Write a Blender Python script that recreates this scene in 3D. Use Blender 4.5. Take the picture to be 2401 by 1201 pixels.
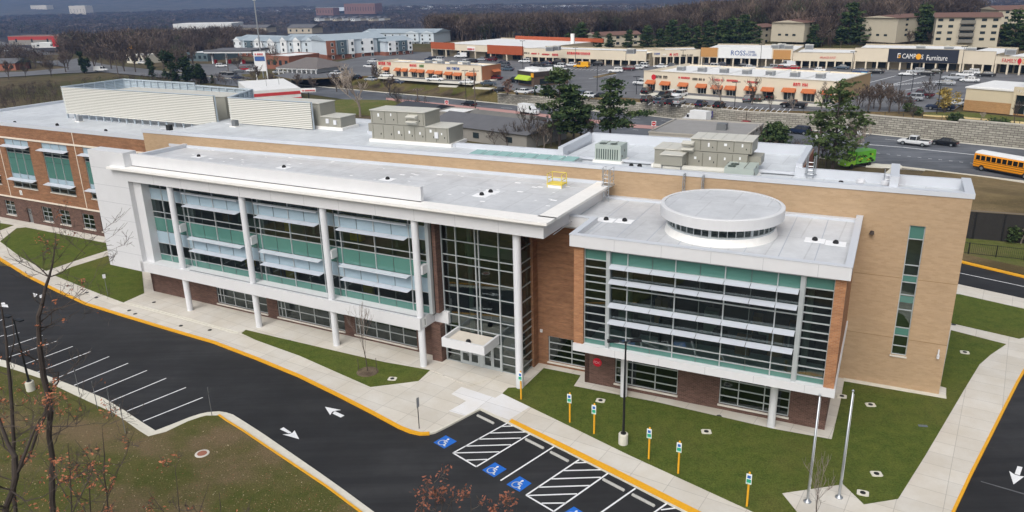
import bpy, math, random
from mathutils import Vector, Matrix, noise as mnoise

for _o in list(bpy.data.objects):
    bpy.data.objects.remove(_o)
scene = bpy.context.scene
COL = scene.collection
R = math.radians
random.seed(11)

# ---------------------------------------------------------------- camera
PW, PH, FPX = 2401.0, 1201.0, 1836.6          # photograph size and focal length in its pixels
PITCH, ROLL, CAMH = R(19.034), R(1.383), 30.0
_cp, _sp, _c, _s = math.cos(PITCH), math.sin(PITCH), math.cos(ROLL), math.sin(ROLL)
cam_d = bpy.data.cameras.new("camera")
cam = bpy.data.objects.new("camera", cam_d)
COL.objects.link(cam)
_r = Vector((_c, -_s * _sp, -_s * _cp)); _u = Vector((_s, _c * _sp, _c * _cp)); _b = Vector((0, -_cp, _sp))
cam.matrix_world = Matrix(((_r.x, _u.x, _b.x, 0), (_r.y, _u.y, _b.y, 0), (_r.z, _u.z, _b.z, CAMH), (0, 0, 0, 1)))
cam_d.sensor_fit = 'HORIZONTAL'; cam_d.sensor_width = 36.0
cam_d.lens = 36.0 * FPX / PW
cam_d.clip_start = 0.5; cam_d.clip_end = 20000.0
scene.camera = cam

# ---------------------------------------------------------------- light (overcast)
SUN_EL, SUN_AZ = R(48), R(205)                  # azimuth measured from +Y towards +X
world = bpy.data.worlds.new("World"); scene.world = world
world.use_nodes = True
wn = world.node_tree.nodes; wl = world.node_tree.links
bg = wn.get("Background") or wn.new("ShaderNodeBackground")
sky = wn.new("ShaderNodeTexSky"); sky.sky_type = 'NISHITA'; sky.sun_disc = False
sky.sun_elevation = SUN_EL; sky.sun_rotation = SUN_AZ
sky.air_density = 1.0; sky.dust_density = 6.0; sky.ozone_density = 0.5
hs = wn.new('ShaderNodeHueSaturation'); hs.inputs['Saturation'].default_value = .42; wl.new(sky.outputs[0], hs.inputs['Color']); wl.new(hs.outputs[0], bg.inputs[0]); bg.inputs[1].default_value = 0.125
sun_d = bpy.data.lights.new("sun", 'SUN'); sun_d.energy = 1.05; sun_d.angle = R(48); sun_d.color = (1.0, 0.985, 0.965)
sun = bpy.data.objects.new("sun", sun_d); COL.objects.link(sun)
_sd = Vector((math.sin(SUN_AZ) * math.cos(SUN_EL), math.cos(SUN_AZ) * math.cos(SUN_EL), math.sin(SUN_EL)))
sun.rotation_euler = _sd.to_track_quat('Z', 'Y').to_euler()
sun.location = (40, 40, 120)
scene.view_settings.view_transform = 'Standard'
scene.view_settings.look = 'None'
scene.view_settings.exposure = 0.18
scene.view_settings.gamma = 1.0
scene.view_settings.use_curve_mapping = False
scene.cycles.volume_bounces = 0
scene.cycles.max_bounces = 8
scene.cycles.transparent_max_bounces = 12

# ---------------------------------------------------------------- geometry from the survey of the photograph
TA, TT = R(-28.574), R(-26.141)               # heading of the white facade, heading of the tan block
FA, FT, FW = Matrix.Rotation(TA, 4, 'Z'), Matrix.Rotation(TT, 4, 'Z'), Matrix()


def ray(px, py):
    x = (px - PW / 2) / FPX; y = (py - PH / 2) / FPX
    x, y = _c * x - _s * y, _s * x + _c * y
    return Vector((x, _cp - y * _sp, -_sp - y * _cp))


def at(px, py, z=0.0):
    d = ray(px, py); t = (z - CAMH) / d.z
    return Vector((d.x * t, d.y * t, z))


def atd(px, py, dist):
    d = ray(px, py); t = dist / d.y
    return Vector((d.x * t, dist, CAMH + d.z * t))


def sstep(a, b, x):
    t = min(1, max(0, (x - a) / (b - a))); return t * t * (3 - 2 * t)


# far edge of the back road as (along, across) of the road's own axes, and the height of the stone wall behind it
ROADPX = [(2620, 371, 3.8), (2401, 350, 3.7), (2235, 333.5, 3.4), (2117, 322, 3.2), (2013, 311.5, 3.0), (1742, 296.5, 2.7), (1608, 281.5, 2.5), (1497, 268.5, 2.4), (1350, 257, 2.3), (1212, 247, 2.2), (1160, 242, 1.8), (1120, 238, .3), (1046, 230, 0), (900, 217, 0), (700, 199, 0), (560, 187, 0), (380, 168, 0)]
RD = []
for _a, _b2, _z in ROADPX:
    _p = at(_a, _b2, -.1); RD.append((-0.7 * _p.x + 0.714 * _p.y, 0.714 * _p.x + 0.7 * _p.y, _z))


def road_edge(x, y):
    """distance behind the road's far edge, and the wall height there"""
    s = -0.7 * x + 0.714 * y; t = 0.714 * x + 0.7 * y
    if s <= RD[0][0]: k = 0; f = 0.0
    else:
        k = len(RD) - 2; f = 1.0
        for i in range(len(RD) - 1):
            if RD[i][0] <= s <= RD[i + 1][0]: k = i; f = (s - RD[i][0]) / (RD[i + 1][0] - RD[i][0]); break
    return t - (RD[k][1] * (1 - f) + RD[k + 1][1] * f), RD[k][2] * (1 - f) + RD[k + 1][2] * f


def ground_h(x, y, sheet=False):
    right = sstep(-110, -60, x)
    h = -0.2
    e, zt = road_edge(x, y)
    if e > 1.8:
        w = zt * (sstep(7, 10, e) if sheet else sstep(1.8, 2.3, e))
        h += right * (w + (3.0 - zt) * (sstep(2.2, 5, e) if zt > .4 else sstep(2.2, 10.5, e)) * (sstep(6, 9, e) if sheet and zt > .5 else 1))
    d = math.hypot(x, y)
    h += 6.0 * sstep(70, 120, x) * sstep(268, 325, y + 0.55 * (x - 150)) * (1 - sstep(420, 700, d))
    h -= 30.0 * sstep(430, 1200, d)
    if d > 470: h += 3.0 * mnoise.noise(Vector((x * .006, y * .006, 1.3)))
    return h


def project(X):
    d = Vector(X) - Vector((0, 0, CAMH)); zc = d.y * _cp - d.z * _sp
    if zc < 1: return (-9999, -9999)
    yc = -(d.y * _sp + d.z * _cp); x = d.x / zc; y = yc / zc
    x, y = _c * x + _s * y, -_s * x + _c * y
    return (PW / 2 + FPX * x, PH / 2 + FPX * y)


def atg(px, py):
    z = 0.0
    for _ in range(12):
        p = at(px, py, z); z = 0.5 * z + 0.5 * ground_h(p.x, p.y)
    p = at(px, py, z); return p


def on_plane(px, py, P0, P1):
    """ray against the upright plane through P0 and P1: (metres along it from P0, height)"""
    d = ray(px, py); e = Vector((P1[0] - P0[0], P1[1] - P0[1])); L = e.length; e /= L
    n = Vector((-e.y, e.x)); t = (n.x * P0[0] + n.y * P0[1]) / (n.x * d.x + n.y * d.y)
    X = d * t
    return ((X.x - P0[0]) * e.x + (X.y - P0[1]) * e.y, X.z + CAMH)


def frame_from(P0, P1):
    """frame with origin P0 on the ground, x towards P1, y away from the camera"""
    a = math.atan2(P1[1] - P0[1], P1[0] - P0[0])
    z = P0[2] if len(P0) > 2 else 0
    return Matrix.Translation((P0[0], P0[1], z)) @ Matrix.Rotation(a, 4, 'Z'), math.hypot(P1[0] - P0[0], P1[1] - P0[1]), a


# ---------------------------------------------------------------- mesh builder
WM = {}; KIDS = {}


class MB:
    def __init__(s, F=None):
        s.v = []; s.f = []; s.m = []; s.F = F if F is not None else FW

    def add(s, vs, fs, m=0):
        o = len(s.v); s.v.extend(tuple(v) for v in vs)
        s.f.extend([i + o for i in f] for f in fs); s.m.extend([m] * len(fs)); return s

    def box(s, x0, x1, y0, y1, z0, z1, m=0):
        if x0 > x1: x0, x1 = x1, x0
        if y0 > y1: y0, y1 = y1, y0
        v = [(x0, y0, z0), (x1, y0, z0), (x1, y1, z0), (x0, y1, z0), (x0, y0, z1), (x1, y0, z1), (x1, y1, z1), (x0, y1, z1)]
        return s.add(v, [(0, 3, 2, 1), (4, 5, 6, 7), (0, 1, 5, 4), (1, 2, 6, 5), (2, 3, 7, 6), (3, 0, 4, 7)], m)

    def prism(s, pts, z0, z1, m=0, mside=None):
        a = sum(pts[i][0] * pts[(i + 1) % len(pts)][1] - pts[(i + 1) % len(pts)][0] * pts[i][1] for i in range(len(pts)))
        if a < 0: pts = pts[::-1]
        n = len(pts)
        s.add([(p[0], p[1], z0) for p in pts] + [(p[0], p[1], z1) for p in pts], [tuple(range(n, 2 * n)), tuple(range(n - 1, -1, -1))], m)
        o = len(s.v) - 2 * n
        for i in range(n):
            j = (i + 1) % n
            s.f.append([o + i, o + j, o + n + j, o + n + i]); s.m.append(m if mside is None else mside)
        return s

    def sheet(s, pts, z, m=0):
        a = sum(pts[i][0] * pts[(i + 1) % len(pts)][1] - pts[(i + 1) % len(pts)][0] * pts[i][1] for i in range(len(pts)))
        if a < 0: pts = pts[::-1]
        return s.add([(p[0], p[1], z) for p in pts], [tuple(range(len(pts)))], m)

    def quad(s, a, b, c, d, m=0): return s.add([a, b, c, d], [(0, 1, 2, 3)], m)

    def tube(s, pts, rs, n=6, m=0, cap=True):
        pts = [Vector(p) for p in pts]
        if not isinstance(rs, (list, tuple)): rs = [rs] * len(pts)
        rings = []; up0 = None
        for i, p in enumerate(pts):
            d = (pts[min(i + 1, len(pts) - 1)] - pts[max(i - 1, 0)]).normalized()
            if up0 is None:
                up0 = Vector((0, 0, 1)) if abs(d.z) < .9 else Vector((1, 0, 0))
            x = d.cross(up0)
            if x.length < 1e-4: x = d.cross(Vector((0.3, 1, 0.2)))
            x.normalize(); y = d.cross(x)
            rings.append([p + (x * math.cos(2 * math.pi * k / n) + y * math.sin(2 * math.pi * k / n)) * rs[i] for k in range(n)])
        vs = [q for r in rings for q in r]; fs = []
        for i in range(len(pts) - 1):
            for k in range(n):
                fs.append((i * n + k, (i + 1) * n + k, (i + 1) * n + (k + 1) % n, i * n + (k + 1) % n))
        if cap: fs += [tuple(range(n)), tuple(range((len(pts) - 1) * n + n - 1, (len(pts) - 1) * n - 1, -1))]
        return s.add(vs, fs, m)

    def lathe(s, prof, c=(0, 0, 0), n=16, m=0):
        vs = []; fs = []
        for r, z in prof:
            for k in range(n):
                a = 2 * math.pi * k / n; vs.append((c[0] + r * math.cos(a), c[1] + r * math.sin(a), c[2] + z))
        for i in range(len(prof) - 1):
            for k in range(n):
                fs.append((i * n + k, i * n + (k + 1) % n, (i + 1) * n + (k + 1) % n, (i + 1) * n + k))
        if prof[0][0] > 1e-4: fs.append(tuple(range(n - 1, -1, -1)))
        if prof[-1][0] > 1e-4: fs.append(tuple(range((len(prof) - 1) * n, len(prof) * n)))
        return s.add(vs, fs, m)

    def obox(s, p0, p1, w, h, m=0):
        """box along p0-p1, w wide, from p0.z up to p0.z+h"""
        p0 = Vector(p0); p1 = Vector(p1); d = (p1 - p0); e = Vector((-d.y, d.x, 0)).normalized() * (w / 2); u = Vector((0, 0, h))
        v = [p0 - e, p1 - e, p1 + e, p0 + e]; v += [q + u for q in v]
        return s.add(v, [(0, 3, 2, 1), (4, 5, 6, 7), (0, 1, 5, 4), (1, 2, 6, 5), (2, 3, 7, 6), (3, 0, 4, 7)], m)

    def ribbon(s, path, w, z0, z1, m=0, off=0.0):
        """upright band following a ground path (list of Vector)"""
        n = len(path); L = []; Rr = []
        for i in range(n):
            d = path[min(i + 1, n - 1)] - path[max(i - 1, 0)]; e = Vector((-d.y, d.x, 0)).normalized()
            L.append(path[i] + e * (off + w / 2)); Rr.append(path[i] + e * (off - w / 2))
        vs = []
        for i in range(n):
            vs += [(Rr[i].x, Rr[i].y, z0), (L[i].x, L[i].y, z0), (L[i].x, L[i].y, z1), (Rr[i].x, Rr[i].y, z1)]
        fs = []
        for i in range(n - 1):
            a = 4 * i; b = a + 4
            fs += [(a + 3, b + 3, b + 2, a + 2), (a, b, b + 3, a + 3), (a + 1, a + 2, b + 2, b + 1)]
        fs += [(0, 3, 2, 1), (4 * n - 4, 4 * n - 3, 4 * n - 2, 4 * n - 1)]
        return s.add(vs, fs, m)

    def wall(s, u0, u1, z0, z1, v, t, openings, m=0, mr=None):
        """wall facing -y in plane y=v, t thick, with rectangular openings (u0,u1,z0,z1) and their reveals"""
        us = sorted({u0, u1, *[o[0] for o in openings], *[o[1] for o in openings]})
        zs = sorted({z0, z1, *[o[2] for o in openings], *[o[3] for o in openings]})
        us = [u for u in us if u0 - 1e-6 <= u <= u1 + 1e-6]; zs = [z for z in zs if z0 - 1e-6 <= z <= z1 + 1e-6]
        mr = m if mr is None else mr
        for i in range(len(us) - 1):
            for j in range(len(zs) - 1):
                uc = (us[i] + us[i + 1]) / 2; zc = (zs[j] + zs[j + 1]) / 2
                if any(o[0] < uc < o[1] and o[2] < zc < o[3] for o in openings): continue
                s.quad((us[i], v, zs[j]), (us[i + 1], v, zs[j]), (us[i + 1], v, zs[j + 1]), (us[i], v, zs[j + 1]), m)
        for a, b, c, d in openings:
            s.quad((a, v, c), (a, v + t, c), (b, v + t, c), (b, v, c), mr); s.quad((a, v, d), (b, v, d), (b, v + t, d), (a, v + t, d), mr)
            s.quad((a, v, c), (a, v, d), (a, v + t, d), (a, v + t, c), mr); s.quad((b, v, c), (b, v + t, c), (b, v + t, d), (b, v, d), mr)
        s.quad((u0, v, z1), (u1, v, z1), (u1, v + t, z1), (u0, v + t, z1), m)
        s.quad((u0, v, z0), (u0, v, z1), (u0, v + t, z1), (u0, v + t, z0), m); s.quad((u1, v, z0), (u1, v + t, z0), (u1, v + t, z1), (u1, v, z1), m)
        return s

    def build(s, name, mats, parent=None, smooth=False, origin=None):
        if not isinstance(mats, (list, tuple)): mats = [mats]
        me = bpy.data.meshes.new(name)
        if parent is not None: T = WM[parent].inverted() @ s.F
        elif origin is not None: T = Matrix.Translation(-Vector(origin)) @ s.F
        else: T = s.F
        me.from_pydata([T @ Vector(v) for v in s.v], [], s.f)
        for mt in mats: me.materials.append(mt)
        if len(mats) > 1: me.polygons.foreach_set('material_index', s.m)
        if smooth: me.polygons.foreach_set('use_smooth', [True] * len(me.polygons))
        me.update()
        o = bpy.data.objects.new(name, me); COL.objects.link(o)
        if parent is not None:
            o.parent = parent; WM[o] = WM[parent]; KIDS.setdefault(parent, []).append(o)
        else:
            if origin is not None: o.location = origin
            WM[o] = Matrix.Translation(origin) if origin is not None else Matrix()
        return o


def tag(o, label=None, cat=None, group=None, kind=None):
    if label: o['label'] = label
    if cat: o['category'] = cat
    if group: o['group'] = group
    if kind: o['kind'] = kind
    return o


def thing(name, label, cat, loc=(0, 0, 0), rz=0.0, group=None):
    o = bpy.data.objects.new(name, None); COL.objects.link(o)
    o.empty_display_size = 0.3
    o.location = loc; o.rotation_euler = (0, 0, rz)
    WM[o] = Matrix.Translation(loc) @ Matrix.Rotation(rz, 4, 'Z')
    return tag(o, label, cat, group)


def copy_tree(o, loc=None, rz=None, scale=None, label=None, group=None, parent=None):
    c = o.copy(); COL.objects.link(c)
    if parent is not None: c.parent = parent
    if loc is not None: c.location = loc
    if rz is not None: c.rotation_euler = (0, 0, rz)
    if scale is not None: c.scale = (scale,) * 3 if not isinstance(scale, (tuple, list)) else scale
    WM[c] = Matrix.Translation(c.location) @ Matrix.Rotation(c.rotation_euler[2], 4, 'Z') if parent is None else WM[parent]
    tag(c, label, None, group)
    if parent is not None: KIDS.setdefault(parent, []).append(c)
    for ch in list(KIDS.get(o, [])):
        copy_tree(ch, parent=c)
    return c


def text_into(mb, txt, place, size=1.0, m=0, depth=0.03, xscale=1.0):
    """adds flat extruded lettering; place(x, y, z) maps text space to the builder's space"""
    cu = bpy.data.curves.new("letters", 'FONT'); cu.body = txt; cu.size = size; cu.extrude = depth / 2; cu.resolution_u = 2
    ob = bpy.data.objects.new("letters", cu); COL.objects.link(ob)
    bpy.context.view_layer.update()
    dg = bpy.context.evaluated_depsgraph_get(); me = ob.evaluated_get(dg).to_mesh()
    vs = [place(v.co.x * xscale, v.co.y, v.co.z) for v in me.vertices]; fs = [tuple(p.vertices) for p in me.polygons]
    mb.add(vs, fs, m)
    ob.evaluated_get(dg).to_mesh_clear()
    bpy.data.objects.remove(ob); bpy.data.curves.remove(cu)

# ---------------------------------------------------------------- materials
def lin(h):
    h = h.lstrip('#'); o = []
    for i in (0, 2, 4):
        c = int(h[i:i + 2], 16) / 255; o.append(c / 12.92 if c <= .04045 else ((c + .055) / 1.055) ** 2.4)
    return tuple(o)


def mul(c, k): return tuple(min(1, x * k) for x in c[:3])


def rgba(c): return (c[0], c[1], c[2], 1)


MATS = {}


def node_mat(name):
    m = bpy.data.materials.new(name); m.use_nodes = True
    nt = m.node_tree; p = nt.nodes.get("Principled BSDF"); return m, nt, p


def coords(nt, rot=0.0, scale=1.0):
    tc = nt.nodes.new("ShaderNodeTexCoord"); mp = nt.nodes.new("ShaderNodeMapping")
    mp.inputs['Rotation'].default_value = (0, 0, rot); mp.inputs['Scale'].default_value = (scale,) * 3
    nt.links.new(tc.outputs['Object'], mp.inputs[0]); return mp.outputs[0]


def nz(nt, vec, scale, detail=4, rough=.55):
    n = nt.nodes.new("ShaderNodeTexNoise"); n.inputs['Scale'].default_value = scale; n.inputs['Detail'].default_value = detail
    n.inputs['Roughness'].default_value = rough; nt.links.new(vec, n.inputs['Vector']); return n.outputs['Fac']


def mixc(nt, fac, a, b, blend='MIX'):
    n = nt.nodes.new("ShaderNodeMix"); n.data_type = 'RGBA'; n.blend_type = blend
    for sock, val in ((n.inputs[0], fac), (n.inputs[6], a), (n.inputs[7], b)):
        if isinstance(val, (int, float)): sock.default_value = val
        elif isinstance(val, tuple): sock.default_value = rgba(val)
        else: nt.links.new(val, sock)
    return n.outputs[2]


def ramp(nt, fac, p0, p1):
    n = nt.nodes.new("ShaderNodeMapRange"); n.inputs[1].default_value = p0; n.inputs[2].default_value = p1; n.interpolation_type = 'SMOOTHSTEP'
    nt.links.new(fac, n.inputs[0]); return n.outputs[0]


def bump(nt, p, h, strength=.3, dist=.05):
    b = nt.nodes.new("ShaderNodeBump"); b.inputs['Strength'].default_value = strength; b.inputs['Distance'].default_value = dist
    nt.links.new(h, b.inputs['Height']); nt.links.new(b.outputs[0], p.inputs['Normal'])


def M(name, col, rough=.6, metal=0.0, spec=.5, var=.12, scale=.6, fine=None):
    if name in MATS: return MATS[name]
    m, nt, p = node_mat(name)
    if isinstance(col, str): col = lin(col)
    v = coords(nt)
    f = nz(nt, v, scale)
    c = mixc(nt, f, mul(col, 1 - var), mul(col, 1 + var))
    if fine:
        f2 = nz(nt, v, fine[0], 3); c = mixc(nt, ramp(nt, f2, .35, .65), c, mixc(nt, .5, c, mul(col, 1 - fine[1])))
    nt.links.new(c, p.inputs['Base Color'])
    p.inputs['Roughness'].default_value = rough; p.inputs['Metallic'].default_value = metal; p.inputs['Specular IOR Level'].default_value = spec
    MATS[name] = m; return m


def brick(name, c1, c2, mortar, bw=.30, bh=.10, var=.18):
    m, nt, p = node_mat(name)
    tc = nt.nodes.new("ShaderNodeTexCoord"); sx = nt.nodes.new("ShaderNodeSeparateXYZ"); nt.links.new(tc.outputs['Object'], sx.inputs[0])
    ad = nt.nodes.new("ShaderNodeMath"); ad.operation = 'ADD'; nt.links.new(sx.outputs[0], ad.inputs[0]); nt.links.new(sx.outputs[1], ad.inputs[1])
    cx = nt.nodes.new("ShaderNodeCombineXYZ"); nt.links.new(ad.outputs[0], cx.inputs[0]); nt.links.new(sx.outputs[2], cx.inputs[1])
    b = nt.nodes.new("ShaderNodeTexBrick"); nt.links.new(cx.outputs[0], b.inputs['Vector'])
    b.inputs['Scale'].default_value = 1.0; b.inputs['Brick Width'].default_value = bw; b.inputs['Row Height'].default_value = bh
    b.inputs['Mortar Size'].default_value = .012; b.inputs['Bias'].default_value = 0.0
    b.inputs['Color1'].default_value = rgba(lin(c1)); b.inputs['Color2'].default_value = rgba(lin(c2)); b.inputs['Mortar'].default_value = rgba(lin(mortar))
    st = nt.nodes.new("ShaderNodeMapping"); st.inputs['Scale'].default_value = (.45, .45, 2.6); nt.links.new(tc.outputs['Object'], st.inputs[0])
    f = nz(nt, st.outputs[0], 1.4, 6, .7)
    g = nz(nt, tc.outputs['Object'], .22, 3)
    dark = mixc(nt, ramp(nt, f, .25, .8), (1 - var,) * 3, (1 + var * .5,) * 3)
    c = mixc(nt, 1.0, b.outputs['Color'], dark, 'MULTIPLY')
    c = mixc(nt, 1.0, c, mixc(nt, g, (.90, .90, .90), (1.05, 1.03, 1.0)), 'MULTIPLY')
    nt.links.new(c, p.inputs['Base Color']); p.inputs['Roughness'].default_value = .85; p.inputs['Specular IOR Level'].default_value = .25
    bump(nt, p, b.outputs['Fac'], -.25, .01)
    MATS[name] = m; return m


def glass(name, tint, refl_rough=.02, trans=.5, face=.12):
    """clear glazing: reflects by angle, lets the tinted view of the room through"""
    m, nt, p = node_mat(name); nt.nodes.remove(p)
    out = nt.nodes.get("Material Output")
    tr = nt.nodes.new("ShaderNodeBsdfTransparent"); tr.inputs[0].default_value = rgba(mul(tint, trans))
    gl = nt.nodes.new("ShaderNodeBsdfGlossy"); gl.inputs['Roughness'].default_value = refl_rough; gl.inputs['Color'].default_value = (.75, .85, .84, 1)
    fr = nt.nodes.new("ShaderNodeFresnel"); fr.inputs[0].default_value = 1.55
    mp = nt.nodes.new("ShaderNodeMapRange"); mp.inputs[1].default_value = 0.0; mp.inputs[2].default_value = 1.0; mp.inputs[3].default_value = face; mp.inputs[4].default_value = .95
    nt.links.new(fr.outputs[0], mp.inputs[0])
    mx = nt.nodes.new("ShaderNodeMixShader"); nt.links.new(mp.outputs[0], mx.inputs[0]); nt.links.new(tr.outputs[0], mx.inputs[1]); nt.links.new(gl.outputs[0], mx.inputs[2])
    nt.links.new(mx.outputs[0], out.inputs[0]); MATS[name] = m; return m


def grass(name, c1, c2, c3, s1=.12, s2=1.6, patch=(.45, .7), stripe=None):
    m, nt, p = node_mat(name); v = coords(nt)
    a = nz(nt, v, s1, 5, .6); b = nz(nt, v, s2, 6, .75); d = nz(nt, v, 9.0, 4, .8)
    c = mixc(nt, ramp(nt, b, .3, .7), lin(c1), lin(c2))
    c = mixc(nt, ramp(nt, a, *patch), c, lin(c3))
    c = mixc(nt, 1.0, c, mixc(nt, ramp(nt, d, .25, .75), (.62, .62, .62), (1.25, 1.25, 1.2)), 'MULTIPLY')
    if stripe is not None:
        v2 = coords(nt, stripe); w = nt.nodes.new("ShaderNodeTexWave"); w.inputs['Scale'].default_value = .35; w.inputs['Distortion'].default_value = 3.5; w.inputs['Detail'].default_value = 3
        nt.links.new(v2, w.inputs['Vector']); c = mixc(nt, 1.0, c, mixc(nt, w.outputs['Fac'], (.90, .90, .9), (1.06, 1.06, 1.0)), 'MULTIPLY')
    nt.links.new(c, p.inputs['Base Color']); p.inputs['Roughness'].default_value = .95; p.inputs['Specular IOR Level'].default_value = .1
    bump(nt, p, d, .9, .12); MATS[name] = m; return m


def concrete(name, col, rot=0.0, bw=1.5, var=.10):
    m, nt, p = node_mat(name); v = coords(nt, rot)
    b = nt.nodes.new("ShaderNodeTexBrick"); nt.links.new(v, b.inputs['Vector']); b.offset = 0.0
    b.inputs['Scale'].default_value = 1.0; b.inputs['Brick Width'].default_value = bw * 1.6; b.inputs['Row Height'].default_value = bw
    b.inputs['Mortar Size'].default_value = .016
    c0 = lin(col)
    b.inputs['Color1'].default_value = rgba(mul(c0, 1.03)); b.inputs['Color2'].default_value = rgba(mul(c0, .93)); b.inputs['Mortar'].default_value = rgba(mul(c0, .62))
    f = nz(nt, v, .35, 6, .65); g = nz(nt, v, 5.0, 4, .7)
    c = mixc(nt, 1.0, b.outputs['Color'], mixc(nt, ramp(nt, f, .3, .75), mul((1.0, .965, .91), 1 - var), (1.02, 1.02, 1.02)), 'MULTIPLY')
    c = mixc(nt, 1.0, c, mixc(nt, g, (.95, .95, .94), (1.04, 1.04, 1.04)), 'MULTIPLY')
    nt.links.new(c, p.inputs['Base Color']); p.inputs['Roughness'].default_value = .85; p.inputs['Specular IOR Level'].default_value = .3
    MATS[name] = m; return m


def asphalt(name, col, rough=.75, seams=True, lo=.7, hi=1.35):
    m, nt, p = node_mat(name); v = coords(nt)
    f = nz(nt, v, .09, 6, .65); g = nz(nt, v, 1.2, 5, .7); h = nz(nt, v, 30, 3, .7)
    c0 = lin(col)
    c = mixc(nt, ramp(nt, f, .3, .72), mul(c0, lo), mul(c0, hi))
    st = nt.nodes.new("ShaderNodeMapping"); st.inputs['Rotation'].default_value = (0, 0, R(33)); st.inputs['Scale'].default_value = (.06, .9, 1)
    tc = nt.nodes.new("ShaderNodeTexCoord"); nt.links.new(tc.outputs['Object'], st.inputs[0])
    k = nz(nt, st.outputs[0], 1.0, 5, .7)
    c = mixc(nt, 1.0, c, mixc(nt, ramp(nt, k, .3, .7), (.78, .78, .79), (1.32, 1.30, 1.26)), 'MULTIPLY')
    c = mixc(nt, 1.0, c, mixc(nt, g, (.82, .82, .82), (1.18, 1.18, 1.18)), 'MULTIPLY')
    nt.links.new(c, p.inputs['Base Color']); p.inputs['Roughness'].default_value = rough; p.inputs['Specular IOR Level'].default_value = .35
    bump(nt, p, h, .25, .01); MATS[name] = m; return m


def membrane(name, col):
    m, nt, p = node_mat(name); v = coords(nt); c0 = lin(col)
    b = nt.nodes.new("ShaderNodeTexBrick"); nt.links.new(v, b.inputs['Vector']); b.offset = .37; b.inputs['Scale'].default_value = 1; b.inputs['Brick Width'].default_value = 2.4; b.inputs['Row Height'].default_value = 14; b.inputs['Mortar Size'].default_value = .05
    b.inputs['Color1'].default_value = rgba(mul(c0, 1.03)); b.inputs['Color2'].default_value = rgba(mul(c0, .96)); b.inputs['Mortar'].default_value = rgba(mul(c0, .86))
    a = nz(nt, v, .16, 6, .7); d = nz(nt, v, .9, 5, .7)
    c = mixc(nt, 1, b.outputs[0], mixc(nt, ramp(nt, a, .36, .62), (.89, .895, .905), (1.04, 1.04, 1.04)), 'MULTIPLY')
    c = mixc(nt, 1, c, mixc(nt, ramp(nt, d, .3, .7), (.92, .92, .92), (1.05, 1.05, 1.05)), 'MULTIPLY')
    nt.links.new(c, p.inputs['Base Color']); p.inputs['Roughness'].default_value = .5; p.inputs['Specular IOR Level'].default_value = .4; MATS[name] = m; return m


WHITE = M('white_panel', (.66, .67, .685), .45, var=.03, scale=.25, fine=(1.2, .05))
STONE = M('white_cornice', (.84, .83, .80), .55, var=.05, scale=.8, fine=(2.5, .08))
MEMB = membrane('roof_membrane', '#c6c9cc')
MEMB2 = membrane('roof_membrane_bright', '#cbd0d4')
COPING = M('coping_metal', '#c6cbd2', .35, var=.03)
ALU = M('aluminium_frame', '#b9c0c2', .35, .3, var=.03)
ALUD = M('dark_mullion', '#4a5552', .4, .2, var=.05)
SHADE = M('sunshade_metal', '#c3c9d2', .4, var=.04)
TEAL = M('teal_panel', '#4f7b72', .09, spec=.7, var=.22, scale=.22)
FROST = M('frosted_panel', '#9db1bd', .18, spec=.6, var=.05, scale=.3)
TAN = brick('tan_brick', '#b69d80', '#ad9476', '#b39c80', .40, .13, .11)
ORANGE = brick('orange_brick', '#9a6c4c', '#875a40', '#97806a', .30, .10, .32)
ORANGE2 = brick('light_orange_brick', '#b37f58', '#9c6a4a', '#a88a70', .30, .10, .28)
DARKB = brick('dark_brown_brick', '#6b5148', '#533e38', '#7a665c', .30, .10, .28)
GLASS = glass('clear_glass', (.42, .62, .58), trans=.8)
GLASSD = glass('dark_glass', (.30, .40, .38), trans=.7, face=.06)
CONC = concrete('walk_concrete', '#cfccc5', R(33), 1.55)
CONCB = concrete('new_concrete', '#dcdee2', R(33), 2.4, .05)
CURBC = M('curb_concrete', '#d2cfc2', .85, var=.08, scale=.5, fine=(3, .12))
SILL = M('sill_stone', '#cfcac0', .7, var=.05)
BELT = M('belt_stone', '#ddd3c4', .7, var=.05)
ASPH = asphalt('lot_asphalt', '#292a2c')
ASPHB = asphalt('road_asphalt', '#585c62', .8)
ASPHG = asphalt('faded_asphalt', '#66686c', .85, lo=.85, hi=1.15)
YEL = M('yellow_paint', '#e6a81f', .55, var=.12, scale=1.5, fine=(6, .2))
WPAINT = M('white_road_paint', '#e6e8ea', .6, var=.05, scale=2, fine=(8, .15))
BLUEP = M('blue_road_paint', '#1a66c4', .55, var=.08, scale=2)
LAWN = grass('lawn_grass', '#50602a', '#646d33', '#6d6a3c', .09, 1.0, (.48, .78))
ROUGHG = grass('rough_grass', '#525a2c', '#65623a', '#7a6a52', .13, .8, (.42, .64))
DRYG = grass('dry_grass', '#7a6a4f', '#8f7d5c', '#5c5138', .06, .5, (.4, .68))
MULCH = grass('mulch_bed', '#6e6152', '#857868', '#5b5044', .8, 3, (.4, .7))
METAL = M('brushed_steel', '#b4b9bd', .3, .8, var=.05)
POLEW = M('white_pole_paint', '#d8dade', .4, var=.03)
BLACKM = M('black_metal', '#15171a', .45, var=.1)
GREYM = M('grey_metal', '#7d8082', .45, .4, var=.06)
GREYP = M('grey_paint', '#8e9296', .5, var=.06)
HVAC = M('putty_metal', '#949389', .5, var=.05, scale=.8)
HVACT = M('putty_metal_lid', '#c6c5bc', .5, var=.05)
HVACD = M('putty_seam', '#6c6a5f', .6, var=.05)
CONDM = M('pale_green_metal', '#a9b4ae', .5, var=.05)
DARK = M('dark_void', '#1b1e1e', .7, var=.1)
RUBBER = M('black_rubber', '#17181a', .8, var=.1)
GALV = M('galvanised_frame', '#b7c3cb', .5, var=.05)
CREAMM = M('cream_screen_metal', '#cfcfc8', .5, var=.03)
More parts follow.
